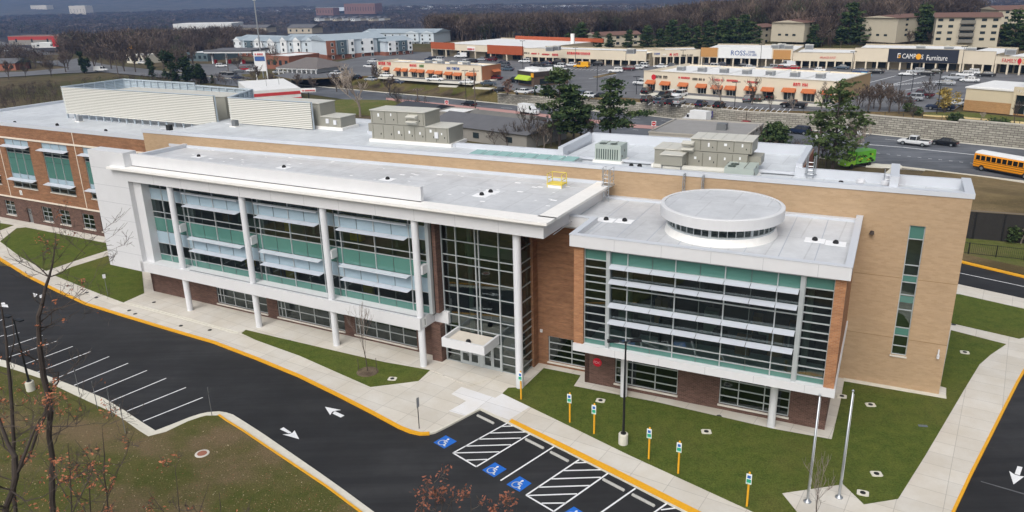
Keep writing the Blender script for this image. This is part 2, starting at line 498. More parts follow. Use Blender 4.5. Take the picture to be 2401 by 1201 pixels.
BARK = M('grey_bark', '#4d443d', .9, var=.25, scale=2.5)
BARKD = M('dark_bark', '#423a35', .9, var=.25, scale=2.5)
TWIG = M('pale_twig', '#7a7068', .9, var=.2, scale=2)
INT_WALL = M('interior_wall', '#88877c', .9, var=.25, scale=.35)
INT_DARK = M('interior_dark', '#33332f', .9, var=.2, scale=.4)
INT_FLOOR = M('interior_floor', '#55574f', .6, var=.15, scale=.4)
INT_YEL = M('interior_yellow', '#f0b41a', .6, var=.1, scale=.4)
INT_WOOD = M('interior_wood', '#9a6b3a', .6, var=.15, scale=.4)

# ---------------------------------------------------------------- the setting: ground, lot, walks, lawns
def px(pts, z=0.0): return [at(a, b, z) for a, b in pts]


def struct(o): o['kind'] = 'structure'; return o


def build_ground():
    xs = [-5200, -3800, -2800, -2000, -1400, -1000, -760] + list(range(-600, -140, 30)) + list(range(-140, 150, 4)) + list(range(150, 420, 15)) + [450, 520, 620, 760, 1000, 1400, 2000, 2800, 3800, 5200]
    ys = [-300, -120, -40, 0, 40] + list(range(80, 120, 8)) + list(range(120, 300, 4)) + list(range(300, 520, 15)) + list(range(520, 1250, 50)) + [1400, 1700, 2100, 2600, 3400, 4400, 5600]
    mb = MB(); nx = len(xs)
    vs = [(x, y, ground_h(x, y, True)) for y in ys for x in xs]
    fs = [(j * nx + i, j * nx + i + 1, (j + 1) * nx + i + 1, (j + 1) * nx + i) for j in range(len(ys) - 1) for i in range(nx - 1)]
    mb.add(vs, fs)
    m, nt, p = node_mat('terrain_ground'); v = coords(nt)
    a = nz(nt, v, .012, 5, .6); b = nz(nt, v, .25, 6, .7); c = nz(nt, v, 2.0, 4, .8)
    k = mixc(nt, ramp(nt, b, .3, .7), lin('#4f4636'), lin('#6b5f4a'))
    k = mixc(nt, ramp(nt, a, .42, .62), k, lin('#4a4a2c')); ln = nt.nodes.new('ShaderNodeVectorMath'); ln.operation = 'LENGTH'; nt.links.new(v, ln.inputs[0]); k = mixc(nt, ramp(nt, ln.outputs[1], 400, 800), k, lin('#403932'))
    k = mixc(nt, 1.0, k, mixc(nt, c, (.7, .7, .7), (1.2, 1.2, 1.2)), 'MULTIPLY')
    nt.links.new(k, p.inputs['Base Color']); p.inputs['Roughness'].default_value = .95; p.inputs['Specular IOR Level'].default_value = .1
    struct(mb.build('ground', m, smooth=False))


build_ground()


def sheet(name, pts, z, mat, raw=False):
    mb = MB(); mb.sheet([(p[0], p[1]) for p in (pts if raw else px(pts, z))], z)
    return struct(mb.build(name, mat))


def slab(name, pts, z, mat, depth=.3, raw=False):
    mb = MB(); mb.prism([(p[0], p[1]) for p in (pts if raw else px(pts, z))], z - depth, z)
    return struct(mb.build(name, mat))


AZ = -0.12                                                    # asphalt level; walks and lawns stand a kerb above it
sheet('parking_lot', [(-60, 24), (-112, 48), (-150, 75), (-175, 130), (-150, 150), (-100, 100), (0, 70), (14, 75), (56, 62), (62, 20)], AZ, ASPH, raw=True)

# front walk, one slab from the yellow kerb to the walls
CURB_F = [(-170, 500), (-60, 566), (0, 607), (60, 645), (130, 680), (200, 712), (290, 740), (400, 773), (500, 802), (600, 840), (700, 881), (790, 925), (870, 966), (935, 1001), (962, 1012), (985, 1017), (1007, 1016)]
CURB_F2 = [(1007, 1016), (1020, 1013), (1045, 1001), (1085, 980), (1125.7, 958.6), (1193, 991), (1320, 1053), (1460, 1124), (1604, 1198), (1800, 1300)]
CURB_R = [(2190, 1330), (2237, 1201), (2278, 1113), (2320, 1030), (2356, 958), (2389, 893), (2401, 872), (2450, 800), (2520, 742)]
walk = CURB_F + CURB_F2[1:] + [(1900, 1340)] + CURB_R + [(2470, 717), (2401, 700), (2250, 667), (2195, 654), (1900, 700), (1200, 640), (400, 560), (0, 470), (-170, 440)]
slab('front_walk', walk, 0.0, CONC)
slab('entry_platform', [(293, 708), (340, 688), (600, 740), (1000, 830), (1180, 878), (1100, 905), (1012, 868), (900, 848), (650, 790), (577, 773), (560, 779), (420, 740)], 0.05, CONC, .1)
slab('entry_step', [(289, 711), (293, 708), (420, 740), (560, 779), (556, 783), (415, 744)], 0.025, CURBC, .1)
sheet('new_concrete_patch', [(1058, 924), (1082, 907), (1161, 933), (1177.5, 923), (1219, 943), (1244, 953), (1193, 984.5), (1125.7, 959.5), (1090, 975), (1052, 964), (1093, 940.5)], .006, CONCB)

LAWNS = [
    [(-60, 512), (0, 523), (32, 528), (0, 540), (-60, 562)],
    [(0, 566), (39, 535), (60, 533), (254, 571), (258, 585), (180, 610), (108, 635), (46, 601)],
    [(126, 645), (168, 626), (258, 598), (330, 612), (338, 687), (289, 709), (232, 688), (199, 675)],
    [(566, 781), (577, 773), (600, 779), (650, 791), (800, 826), (900, 849), (1009, 867), (981, 893), (868.5, 907), (782, 869), (703, 834), (600, 797)],
    [(1192, 909), (1228, 908), (1275, 863), (1361, 880), (1345, 905), (1536, 942), (1817, 1006), (1950, 1030), (1970, 945), (1979, 894), (2218, 935), (2219, 909), (2205, 905), (2230, 774), (2359, 807), (2323, 831), (2297, 854), (2264, 908), (2170, 1067), (2106, 1169), (2026, 1182), (1977, 1135), (1833, 1156), (1869, 1201), (1930, 1280), (1880, 1256), (1762, 1198), (1474, 1066), (1355, 1008), (1200, 933), (1178, 922)],
    [(2225, 688), (2251, 690), (2401, 724), (2500, 748), (2480, 778), (2401, 791), (2390, 794), (2233, 758), (2210, 750)],
]
for L in LAWNS: slab('lawn', L, .03, LAWN, .06)
# rough grass in the foreground, and its concrete gutter and yellow kerb
G_OUT = [(-160, 800), (0, 841), (24.5, 850), (116, 883), (186, 910), (245, 934), (291, 962), (330, 988), (364.5, 1009.6), (400, 996), (445, 978), (470, 970), (487, 966.4), (513, 964.6), (530, 967), (546, 972), (580, 993), (620, 1019), (745, 1105), (810, 1151), (878, 1201), (1010, 1310)]
G_IN = [(-160, 815), (0, 857), (35, 866), (105, 889), (140, 908), (210, 941), (266, 966), (298, 987), (330, 1010), (349, 1022), (388, 1012), (440, 987), (470, 977), (484, 973.5), (513, 973), (531, 986), (570, 1010), (619, 1043), (766, 1141), (846, 1201), (980, 1318)]
slab('gutter_strip', G_OUT + G_IN[::-1], -0.085, CURBC, .15)
slab('rough_lawn', G_IN + [(900, 1600), (300, 2200), (-900, 1900), (-700, 1000)], 0.0, ROUGHG, .4)
mb = MB(); mb.ribbon(px(G_IN[14:]), .16, -.2, .035); struct(mb.build('yellow_kerb', YEL))
mb = MB(); mb.ribbon(px(G_IN[:15]), .14, -.2, .02); struct(mb.build('grey_kerb', CURBC))
mb = MB(); mb.ribbon(px(CURB_F), .30, -.2, .012, off=.06); struct(mb.build('yellow_kerb', YEL))
mb = MB(); mb.ribbon(px(CURB_F2), .16, -.2, .012, off=.05); struct(mb.build('grey_kerb', CURBC))
mb = MB(); mb.ribbon(px(CURB_R), .18, -.2, .012, off=.05); struct(mb.build('yellow_kerb', YEL))
sheet('yellow_tactile_strip', [(1200, 982), (1193, 989), (1604, 1196), (1790, 1290), (1850, 1300), (1640, 1198), (1440, 1098)], .016, YEL)
# side drive at the right, its kerbs and the dry strip beyond
mb = MB(); mb.ribbon(px([(2180, 594), (2262, 615), (2401, 648), (2560, 690)]), .5, -.25, .03); struct(mb.build('yellow_kerb', YEL))
slab('dry_strip', [(2160, 560), (2262, 596), (2401, 626), (2560, 668), (2560, 684), (2401, 643), (2261, 610), (2160, 588)], .02, DRYG, .3)
sheet('side_drive', [(2120, 585), (2262, 612), (2401, 645), (2600, 697), (2640, 770), (2401, 703), (2250, 669), (2120, 640)], AZ + .003, ASPH)
mb = MB()
def pline(a, b, w=.11, z=AZ + .008):
    A, B = at(*a, z), at(*b, z); e = (B - A); e = Vector((-e.y, e.x, 0)).normalized() * w / 2
    mb.quad(A - e, B - e, B + e, A + e)
def ppoly(pts, z=AZ + .008):
    P = px(pts, z); mb.sheet([(p.x, p.y) for p in P], z)
def z7(x, y): return (x / 2.853, 780 + y / 2.853)
for a, b in [((30, 30), (130, 0)), ((40, 100), (285, 18)), ((55, 165), (380, 57)), ((170, 210), (487, 92)), ((250, 265), (605, 127)), ((390, 300), (730, 160)), ((495, 353), (857, 205)), ((620, 403), (983, 253)), ((740, 460), (1112, 305))]:
    pline(z7(*a), z7(*b))
pline((298, 964), (436, 908.6)); pline((335, 988), (475.5, 932))
for a, b in [((9, 769), (34, 761)), ((0, 752), (8, 748)), ((-40, 800), (10, 786)), ((-60, 780), (-12, 766))]: pline(a, b)
pline((2240, 638), (2520, 697), .12)
def b6(x, y): return (600 + x / 3.861, 890 + y / 3.861)
def b7(x, y): return (1200 + x / 3.861, 890 + y / 3.861)
for a, b in [((1785, 665), (2275, 395)), ((1785, 665), (1995, 790)), ((1995, 790), (2480, 495)), ((1905, 730), (2095, 723)), ((1785, 665), (2205, 655)), ((1895, 603), (2310, 590)), ((2005, 540), (2400, 530)), ((2115, 485), (2445, 475)), ((2225, 425), (2345, 420)), ((2215, 915), (2698, 607))]:
    pline(b6(*a), b6(*b), .12)
for a, b in [((610, 725), (130, 1047)), ((130, 1047), (380, 1195)), ((380, 1195), (870, 850)), ((270, 1120), (490, 1118)), ((150, 1050), (590, 1035)), ((240, 975), (705, 960)), ((360, 900), (805, 885)), ((470, 825), (815, 817)), ((570, 755), (690, 750)), ((600, 1350), (1120, 985)), ((1100, 1335), (1400, 1125)), ((1350, 1180), (1510, 1160)), ((1240, 1240), (1600, 1228))]:
    pline(b7(*a), b7(*b), .12)
# arrows
ppoly([b6(625, 247), b6(672, 322), b6(692, 292), b6(720, 283), b6(770, 276)]); ppoly([b6(693, 308), b6(715, 287), b6(802, 326), b6(768, 345)])
ppoly([b6(392, 540), b6(350, 460), b6(330, 483), b6(300, 494), b6(240, 497)]); ppoly([b6(217, 450), b6(250, 433), b6(322, 480), b6(298, 489)])
def z6(x, y): return (1880 + x / 4.608, 1000 + y / 4.608)
ppoly([z6(2240, 480), z6(2288, 627), z6(2406, 540), z6(2355, 535), z6(2300, 520)]); ppoly([z6(2330, 428), z6(2300, 512), z6(2355, 529), z6(2386, 440)])
ppoly([(77, 687), (88, 690), (85, 694), (80, 698)]); ppoly([(91.5, 693.5), (101, 690), (100.5, 698), (94, 699)])
ppoly([(-8, 718), (20, 721), (17, 714), (8, 715)]); ppoly([(1, 711), (10, 709), (13, 714), (4, 715)])
struct(mb.build('road_markings', WPAINT))
mb = MB(); ppoly([z6(1935, 590), z6(2600, 780), z6(2600, 795), z6(1935, 598)], AZ + .005); struct(mb.build('asphalt_seam', ASPHG))


def wheelchair_symbol(c0, c1, c2, c3):
    """blue square with the white wheelchair; c0 bottom-left, c1 top-left, c2 top-right, c3 bottom-right"""
    P = px([c0, c1, c2, c3], AZ + .006)
    b = MB(); b.sheet([(p.x, p.y) for p in P], AZ + .006); struct(b.build('blue_parking_marking', BLUEP))
    w = MB(); z = AZ + .012
    def T(x, y):
        q = P[0] * (1 - x) * (1 - y) + P[1] * (1 - x) * y + P[2] * x * y + P[3] * x * (1 - y); return (q.x, q.y, z)
    def stroke(pts, wd=.075):
        for i in range(len(pts) - 1):
            a = Vector(pts[i] + (0,)); c = Vector(pts[i + 1] + (0,)); d = (c - a); e = Vector((-d.y, d.x, 0)).normalized() * wd / 2; d = d.normalized() * wd * .3
            w.add([T(*(a - e - d)[:2]), T(*(c - e + d)[:2]), T(*(c + e + d)[:2]), T(*(a + e - d)[:2])], [(0, 1, 2, 3)])
    arc = [(.42 + .24 * math.cos(R(t)), .34 + .24 * math.sin(R(t))) for t in range(95, 361, 18)]
    stroke(arc, .07); stroke([(.44, .70), (.47, .44), (.66, .43), (.74, .18), (.84, .20)], .08); stroke([(.46, .58), (.64, .58)], .06)
    w.add([T(.44 + .075 * math.cos(R(t)), .80 + .075 * math.sin(R(t))) for t in range(0, 360, 30)], [tuple(range(12))])
    struct(w.build('white_parking_symbol', WPAINT))


wheelchair_symbol(b6(1705, 625), b6(1820, 560), b6(1720, 506), b6(1608, 570)) if False else None
for q in ([b6(1608, 570), b6(1720, 506), b6(1820, 560), b6(1705, 625)], [b6(2048, 820), b6(2165, 750), b6(2270, 812), b6(2155, 885)], [b6(2268, 950), b7(72, 875), b7(180, 940), b7(70, 1017)], [b7(445, 1222), b7(562, 1150), b7(670, 1216), b7(556, 1292)]):
    wheelchair_symbol(*q)

# ---------------------------------------------------------------- the school
SV = FA @ Vector((-35, 55, 0))
school = thing('school_building', 'long modern school with white framed glass front, tan brick block and round roof lantern', 'school', SV, TA)
P = lambda mb, name, mats, parent=None, **k: mb.build(name, mats, parent or school, **k)
TW = 61.12                                        # tan wall plane (tan frame)
UT0, UT1 = -76.0, 5.68
ZR, ZC = 14.9, 15.65                              # main roof membrane and coping


def sub(mb, name, mats, parent): return mb.build(name, mats, parent)


def curtain(name, F, v, us, zs, kinds, thin=(), w=.07, parent=None, extra=None):
    """mullion grid at us x zs; kinds[j] is the panel type of row j"""
    mb = MB(F); u0, u1, z0, z1 = us[0], us[-1], zs[0], zs[-1]
    th = MB(F)
    for u in us:
        if u in thin: th.box(u - .022, u + .022, v - .025, v + .05, z0, z1)
        else: mb.box(u - w / 2, u + w / 2, v - .09, v + .08, z0, z1)
    for i, z in enumerate(zs):
        if i == 0 or i == len(zs) - 1 or kinds[i] == 'g' or kinds[i - 1] == 'g': mb.box(u0, u1, v - .06, v + .06, z - .032, z + .032)
    root = mb.build(name, ALU, parent or school)
    if thin: th.build('panel_joint', ALUD, root)
    j = 0
    while j < len(zs) - 1:                                              # one pane mesh for each run of rows of the same kind
        k = j
        while k + 1 < len(zs) - 1 and kinds[k + 1] == kinds[j]: k += 1
        b = MB(F)
        for r in range(j, k + 1):
            for i in range(len(us) - 1):
                b.quad((us[i] + .02, v, zs[r] + .02), (us[i + 1] - .02, v, zs[r] + .02), (us[i + 1] - .02, v, zs[r + 1] - .02), (us[i] + .02, v, zs[r + 1] - .02))
        nm, mt = {'g': ('glass', GLASS), 't': ('teal_panel', TEAL), 'f': ('frosted_panel', FROST)}[kinds[j]]
        b.build(nm, mt, root); j = k + 1
    return root


def sunshade(F, root, us, v, z, out=.75, drop=.06, w0=.03):
    mb = MB(F)
    for i in range(len(us) - 1):
        a, b = us[i] + .02, us[i + 1] - .02; y0, y1 = v - .1, v - out
        mb.add([(a, y0, z), (b, y0, z), (b, y1, z - drop), (a, y1, z - drop), (a, y0, z - .04), (b, y0, z - .04), (b, y1, z - drop - .05), (a, y1, z - drop - .05)],
               [(0, 3, 2, 1), (4, 5, 6, 7), (3, 7, 6, 2), (0, 4, 7, 3), (1, 2, 6, 5), (0, 1, 5, 4)])
    return mb.build('sunshade', SHADE, root)


# --- white frame: pier, fascia with parapet, floor band
V0 = 47.85
mb = MB(FA)
mb.box(-73.8, -68.45, V0, 49.3, 3.45, 15.62)                                   # pier
mb.box(-68.45, -34.4, V0 + .75, V0 + 1.1, 14.25, 15.42)                              # parapet strip
mb.box(-68.45, -23.46, V0, 49.6, 12.86, 13.9)                                  # fascia
P(mb, 'white_frame', WHITE)
mb = MB(FA)
for k in range(7):                                                              # panel joints, recessed strips
    z = 3.45 + 1.74 * k
    if k: mb.box(-73.82, -68.43, V0 - .006, V0 + .02, z - .012, z + .012)
for k in range(1, 12): mb.box(-68.4 + 3.75 * k - .01, -68.4 + 3.75 * k + .01, V0 - .006, V0 + .02, 12.9, 13.85)
P(mb, 'panel_seams', M('seam_grey', '#a2a6ab', .7))  # joint lines in a plain grey
mb = MB(FA)                                                                     # stepped stone ledge round the roof edge
mb.box(-70.6, -22.95, 47.3, 48.95, 14.02, 14.22); mb.box(-70.2, -23.25, 47.55, 48.7, 13.88, 14.03)
mb.box(-24.35, -22.95, 48.7, 60.2, 14.02, 14.22); mb.box(-24.35, -23.25, 48.7, 60.1, 13.88, 14.03)
P(mb, 'roof_ledge', STONE)
mb = MB(FA); mb.box(-68.44, -34.41, V0 + .70, V0 + .76, 14.221, 14.27); P(mb, 'ledge_shadow_line', DARK)  # dark strip painting the shadow line between ledge and parapet
mb = MB(FA); mb.box(-23.9, -23.46, 49.6, 60.1, 12.86, 13.89); P(mb, 'roof_side_fascia', WHITE)
mb = MB(FA); mb.box(-71.9, -23.9, 48.3, 61.5, 13.3, 14.06); r_up = P(mb, 'upper_roof', MEMB)
mb = MB(FA); mb.box(-72.3, -71.85, 48.9, 58.6, 13.2, 14.45); mb.box(-72.2, -24.3, 58.0, 58.1, 14.06, 14.07); P(mb, 'side_parapet', COPING)
mb = MB(FT); mb.box(-72, -21.2, TW - .14, TW - .004, 14.06, 14.32); P(mb, 'roof_flashing', COPING)


def roof_drain(F, u, v, z, root):
    b = MB(F); b.box(u - .65, u + .65, v - .5, v + .5, z + .004, z + .03, 0); b.lathe([(.19, .03), (.2, .1), (.16, .2), (.09, .26), (.0, .28)], (u, v, z), 10, 1)
    return b.build('roof_drain', [M('drain_flashing', '#eceef0', .6), RUBBER], root)


for u, v in ((-66.4, 54.9), (-54.2, 54.4), (-41.9, 54.3), (-31.4, 52.8), (-31.2, 53.9)): roof_drain(FA, u, v, 14.06, r_up)
mb = MB(FA)                                                                     # light scuffs where fasteners are taped
rr = random.Random(4)
for _ in range(60):
    u = rr.uniform(-70, -25); v = rr.uniform(50.5, 58.5); s = rr.uniform(.1, .28); mb.box(u - s, u + s, v - s * .5, v + s * .5, 14.062, 14.068)
sub(mb, 'roof_patches', M('tape_white', '#f2f4f6', .6), r_up)
# band
mb = MB(FA); mb.box(-68.9, -34.76, V0, 50.4, 3.48, 4.52); mb.box(-34.76, -33.4, 50.0, 50.4, 3.48, 4.52); band = P(mb, 'floor_band', WHITE)
mb = MB(FA); mb.box(-62, -35.2, V0 + .22, V0 + .36, 4.52, 4.56); sub(mb, 'drip_channel', GREYP, band)
mb = MB(FA); mb.box(-34.745, -34.73, 48.15, 48.75, 3.62, 4.42); plate = sub(mb, 'number_plate', M('plate_white', '#eef0ee', .5), band)
mb = MB(FA); text_into(mb, '1', lambda x, y, z: (-34.725, 48.34 + x, 3.74 + y), .8, depth=.01); sub(mb, 'numeral', BLACKM, plate) if False else mb.build('numeral', BLACKM, band)
# columns
UC = [-63.09, -53.7, -44.32, -34.98]
for u in UC:
    mb = MB(FA); mb.lathe([(.29, 4.52), (.29, 12.86)], (u, 48.3, 0), 20); mb.lathe([(.29, -.1), (.29, 3.48)], (u, 48.3, 0), 20)
    c = mb.build('column', POLEW, school, smooth=False)
    b = MB(FA); b.box(u + .1, u + .42, 48.4, 49.1, 8.2, 8.95); b.build('bracket', WHITE, c)
mb = MB(FA); mb.lathe([(.31, -.1), (.31, 12.86)], (-26.03, 48.57, 0), 22); P(mb, 'column', POLEW)
# curtain wall of the white frame
ZL = [4.5, 5.2, 6.40, 7.66, 9.08, 9.66, 10.92, 12.04, 12.88]; KL = ['t', 'g', 'f', 't', 'g', 'g', 'f', 'g']
thin = []
for k in range(3):
    o = -9.38 * (2 - k)
    thin += [-41.58 + o, -38.0 + o]
for k in range(3):
    o = -9.38 * (2 - k); cw = curtain('window_bay', FA, 49.2, ([-67.4, -65.6, -64.0] if k == 0 else []) + [-44.0 + o, -43.39 + o, -41.58 + o, -39.78 + o, -38.0 + o, -36.24 + o] + ([-35.3, -34.55] if k == 2 else []) + ([-34.62 + o] if k < 2 else []), ZL, KL, thin); q = [-43.4 + o, -41.58 + o, -39.78 + o, -38.0 + o, -36.25 + o]
    sunshade(FA, cw, q, 49.2, 10.95, .72); sunshade(FA, cw, q, 49.2, 7.68, .72); sunshade(FA, cw, q, 49.2, 6.44, .72)
    b = MB(FA); b.box(q[0] - .1, q[-1] + .1, 48.72, 48.8, 12.02, 12.12)
    for u in q: b.box(u - .02, u + .02, 48.8, 49.15, 12.03, 12.09)
    b.build('shade_bar', SHADE, cw)
mb = MB(FA); mb.box(-68.45, -67.3, 48.35, 49.6, 4.52, 12.86); P(mb, 'window_jamb', WHITE)
mb = MB(FA); mb.box(-34.62, -34.3, 49.1, 49.45, 4.52, 12.86); P(mb, 'corner_post', ALU)
mb = MB(FA); mb.box(-34.5, -34.44, 49.5, 50.4, 4.5, 12.86); P(mb, 'corner_panel', TEAL)
# rooms behind it
mb = MB(FA)
mb.box(-67.3, -34.6, 49.5, 56.5, 8.15, 8.95, 1); mb.box(-67.3, -34.6, 49.5, 56.5, 12.9, 13.2, 1); mb.box(-67.3, -34.6, 49.6, 56.5, 4.2, 4.5, 1)
mb.box(-67.3, -34.6, 56.5, 56.7, 4.5, 13, 0); mb.box(-67.6, -67.32, 49.6, 56.5, 4.5, 13, 0); mb.box(-34.6, -34.4, 50.6, 56.5, 4.5, 13, 0)
for u in (-58, -48.6, -39.3):
    for z0, z1 in ((4.5, 8.15), (8.95, 12.9)): mb.box(u - .15, u + .15, 51.5, 56.5, z0, z1, 0)
rr = random.Random(8)
for _ in range(40):
    u = rr.uniform(-66.5, -35.5); v = rr.uniform(50.6, 55); z = rr.choice((4.5, 8.95)); h = rr.choice((.75, .8, 1.2, 2.1)); w = rr.uniform(.3, .8)
    mb.box(u - w, u + w, v - .3, v + .3, z, z + h, rr.choice((2, 2, 3, 0, 0)))
for u in (-41.9, -51.0): mb.box(u - .5, u + .5, 50.3, 50.6, 4.5, 6.5, 3)
P(mb, 'interior', [INT_WALL, INT_FLOOR, INT_WOOD, INT_YEL])
# ground floor brick under the frame, with its windows
GW = [(-61.45, -54.6), (-53.25, -45.05), (-43.85, -37.05)]
mb = MB(FA); mb.wall(-71.2, -34.0, -.3, 3.5, 50.4, .35, [(a, b, .35, 2.75) for a, b in GW]); mb.box(-71.2, -70.85, 50.4, 60, -.3, 3.5); P(mb, 'brick_base', DARKB)
mb = MB(FA); mb.box(-71.4, -71.0, 49.3, 60, 3.5, 13.3); P(mb, 'side_wall', ORANGE)


def window(F, v, u0, u1, z0, z1, ucuts, zcuts, rec=.12, sillw=.12, name='window', pane=None, parent=None):
    mb = MB(F); y0, y1 = v + rec - .04, v + rec + .05; w = .035
    for u in [u0 + w, *ucuts, u1 - w]: mb.box(u - w, u + w, y0, y1, z0, z1)
    for z in [z0 + w, *zcuts, z1 - w]: mb.box(u0, u1, y0 + .003, y1 - .003, z - w, z + w)
    root = mb.build(name, ALU, parent or school)
    b = MB(F); b.quad((u0, v + rec + .01, z0), (u1, v + rec + .01, z0), (u1, v + rec + .01, z1), (u0, v + rec + .01, z1)); b.build('pane', pane or GLASSD, root)
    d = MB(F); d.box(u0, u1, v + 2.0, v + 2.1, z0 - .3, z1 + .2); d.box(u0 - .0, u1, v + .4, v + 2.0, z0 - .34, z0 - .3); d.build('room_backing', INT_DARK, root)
    if sillw:
        s = MB(F); s.box(u0 - .06, u1 + .06, v - sillw, v + rec, z0 - .12, z0 - .003); s.build('sill', SILL, root)
    return root


for i, (a, b) in enumerate(GW):
    n = 5; st = (b - a - .9) / 4; window(FA, 50.4, a, b, .35, 2.75, [a + .45] + [a + .9 + st * k for k in range(4)], [1.25, 2.0], .14)
# --- atrium
mb = MB(FA); mb.box(-34.0, -33.9, 50.36, 56, 0, .01); mb.box(-34.9, -33.95, 49.55, 50.39, -.2, 3.48); mb.box(-34.3, -33.95, 49.55, 58, 4.52, 12.88); P(mb, 'brick_pier', DARKB)
ua = [-33.86, -32.5, -30.69, -30.38, -28.56, -26.8]; za = [2.35, 3.3, 4.35, 5.04, 6.32, 7.59, 8.88, 9.55, 10.8, 12.1, 12.88]
atr = curtain('atrium_glazing', FA, 50.3, ua, za, ['g'] * 10, w=.09)
mb = MB(FA)
for u in (-33.86, -32.45, -28.55, -26.8): mb.box(u - .05, u + .05, 50.2, 50.4, 0, 2.35)
for z in (.05, .75, 1.5): mb.box(-33.86, -32.45, 50.25, 50.35, z - .03, z + .03); mb.box(-28.55, -26.8, 50.25, 50.35, z - .03, z + .03)
sub(mb, 'lower_mullions', ALU, atr)
mb = MB(FA)
for a, b in ((-33.8, -32.5), (-28.5, -26.85)): mb.quad((a, 50.3, .05), (b, 50.3, .05), (b, 50.3, 2.35), (a, 50.3, 2.35))
sub(mb, 'lower_glass', GLASS, atr)
for a, b in ((-32.40, -31.56), (-31.54, -30.70), (-30.28, -29.44), (-29.42, -28.60)):
    mb = MB(FA); w = .11
    mb.box(a, a + w, 50.22, 50.34, .02, 2.28); mb.box(b - w, b, 50.22, 50.34, .02, 2.28); mb.box(a + w, b - w, 50.22, 50.34, 2.12, 2.28); mb.box(a + w, b - w, 50.22, 50.34, .02, .3)
    mb.box(a + w, b - w, 50.23, 50.33, 1.02, 1.1)
    dr = mb.build('door', ALU, school)
    g = MB(FA); g.quad((a + w, 50.29, .3), (b - w, 50.29, .3), (b - w, 50.29, 2.12), (a + w, 50.29, 2.12)); g.build('pane', GLASSD, dr)
    h = MB(FA); hx = b - .16 if (a in (-32.40, -30.28)) else a + .16; h.box(hx - .02, hx + .02, 50.15, 50.2, .85, 1.35); h.build('handle', METAL, dr)
mb = MB(FA); mb.box(-30.68, -30.3, 50.22, 50.36, 0, 2.35); sub(mb, 'door_post', ALU, atr)
# side return, facing right
mb = MB(FA)
for z in (.05, .7, 1.5, 2.3, 3.0, 3.7, 4.35, 5.04, 6.32, 7.59, 8.9, 9.6, 10.8, 12.1, 12.85): mb.box(-26.82, -26.70, 50.35, 52.95, z - .035, z + .035)
for v in (50.38, 52.93): mb.box(-26.84, -26.70, v - .05, v + .05, 0, 12.88)
sr = P(mb, 'atrium_side_glazing', ALU)
mb = MB(FA); mb.quad((-26.76, 50.4, 0), (-26.76, 52.95, 0), (-26.76, 52.95, 12.88), (-26.76, 50.4, 12.88)); sub(mb, 'glass', GLASSD, sr)
mb = MB(FA); mb.box(-33.8, -27, 50.5, 58, -.05, .03, 1); mb.box(-33.8, -27, 57.6, 57.9, 0, 12.9, 2); mb.box(-33.8, -27, 53.5, 58, 8.2, 8.6, 1); mb.box(-33.8, -27.0, 50.6, 58, 12.9, 13.2, 2)
mb.box(-33.8, -27, 53.5, 53.55, 8.6, 9.6, 0); mb.box(-33.9, -33.7, 50.6, 58, 0, 12.9, 2); mb.box(-27.0, -26.9, 53, 58, 0, 12.9, 2); mb.box(-33.8, -27, 54.3, 58, 4.2, 4.5, 1)
mb.lathe([(.2, 0), (.2, 12.9)], (-32.6, 52.5, 0), 12, 0); mb.lathe([(.2, 0), (.2, 12.9)], (-28.2, 54.5, 0), 12, 0)
P(mb, 'atrium_interior', [INT_WALL, INT_FLOOR, INT_DARK])
# entrance canopy
mb = MB(FA)
mb.prism([(-32.68, 47.78), (-28.7, 47.78), (-28.7, 50.2), (-32.68, 50.2)], 2.55, 2.95); 
for b in ((-32.68, -28.7, 47.78, 47.95), (-32.68, -32.5, 47.95, 50.2), (-28.88, -28.7, 47.95, 50.2)): mb.box(*b, 2.95, 3.32)
can = P(mb, 'entrance_canopy', WHITE)
mb = MB(FA); mb.box(-32.5, -28.88, 47.95, 50.2, 2.95, 2.99); sub(mb, 'canopy_roof', M('dusty_membrane', '#cfc8bc', .7, var=.15, scale=1.2), can)
b = MB(FA); b.lathe([(.2, .0), (.22, .12), (.15, .25), (0, .29)], (-30.6, 48.5, 2.99), 12); sub(b, 'roof_drain', RUBBER, can)
# orange brick link between atrium and right block
lw = (-23.4, -19.3, .35, 2.65)
mb = MB(FT); mb.wall(-24.6, -19.3, -.3, 12.95, 54.1, .35, [lw]); P(mb, 'orange_brick_wall', ORANGE)
window(FT, 54.1, *lw, [-21.35], [.9, 1.45, 2.05], .14)
mb = MB(FT); mb.box(-24.1, -23.9, 54.0, 54.09, 2.9, 3.15); P(mb, 'wall_box', POLEW)
mb = MB(FT); mb.box(-24.75, -24.3, 53.2, 54.2, -.3, 12.9); P(mb, 'link_pier', ORANGE)
# --- right block
VB = 49.0
mb = MB(FT)
mb.box(-19.5, -1.1, VB, 49.5, 12.5, 13.35); mb.box(-19.5, -19.1, 49.5, 53.3, 12.5, 13.35); mb.box(-22.8, -19.1, 53.3, 53.7, 12.5, 13.35)
mb.box(-1.5, -1.1, 49.5, TW, 12.5, 13.35)
P(mb, 'block_fascia', WHITE)
mb = MB(FT)
for k in range(1, 6): u = -19.5 + 3.3 * k; mb.box(u - .01, u + .01, VB - .006, VB + .02, 12.52, 13.3)
P(mb, 'fascia_seams', MATS['seam_grey'])
mb = MB(FT); mb.box(-19.53, -1.07, VB - .03, VB + .42, 13.352, 13.41); mb.box(-1.53, -1.07, VB + .42, TW - .01, 13.352, 13.41); mb.box(-19.53, -19.07, VB + .42, 53.25, 13.352, 13.41); mb.box(-22.8, -19.07, 53.25, 53.72, 13.352, 13.41); P(mb, 'block_coping', COPING)
mb = MB(FT); mb.prism([(-19.2, 49.4), (-1.4, 49.4), (-1.4, TW - .01), (-23.6, TW - .01), (-23.6, 53.6), (-19.2, 53.6)], 12.3, 12.98); r_b = P(mb, 'block_roof', MEMB)
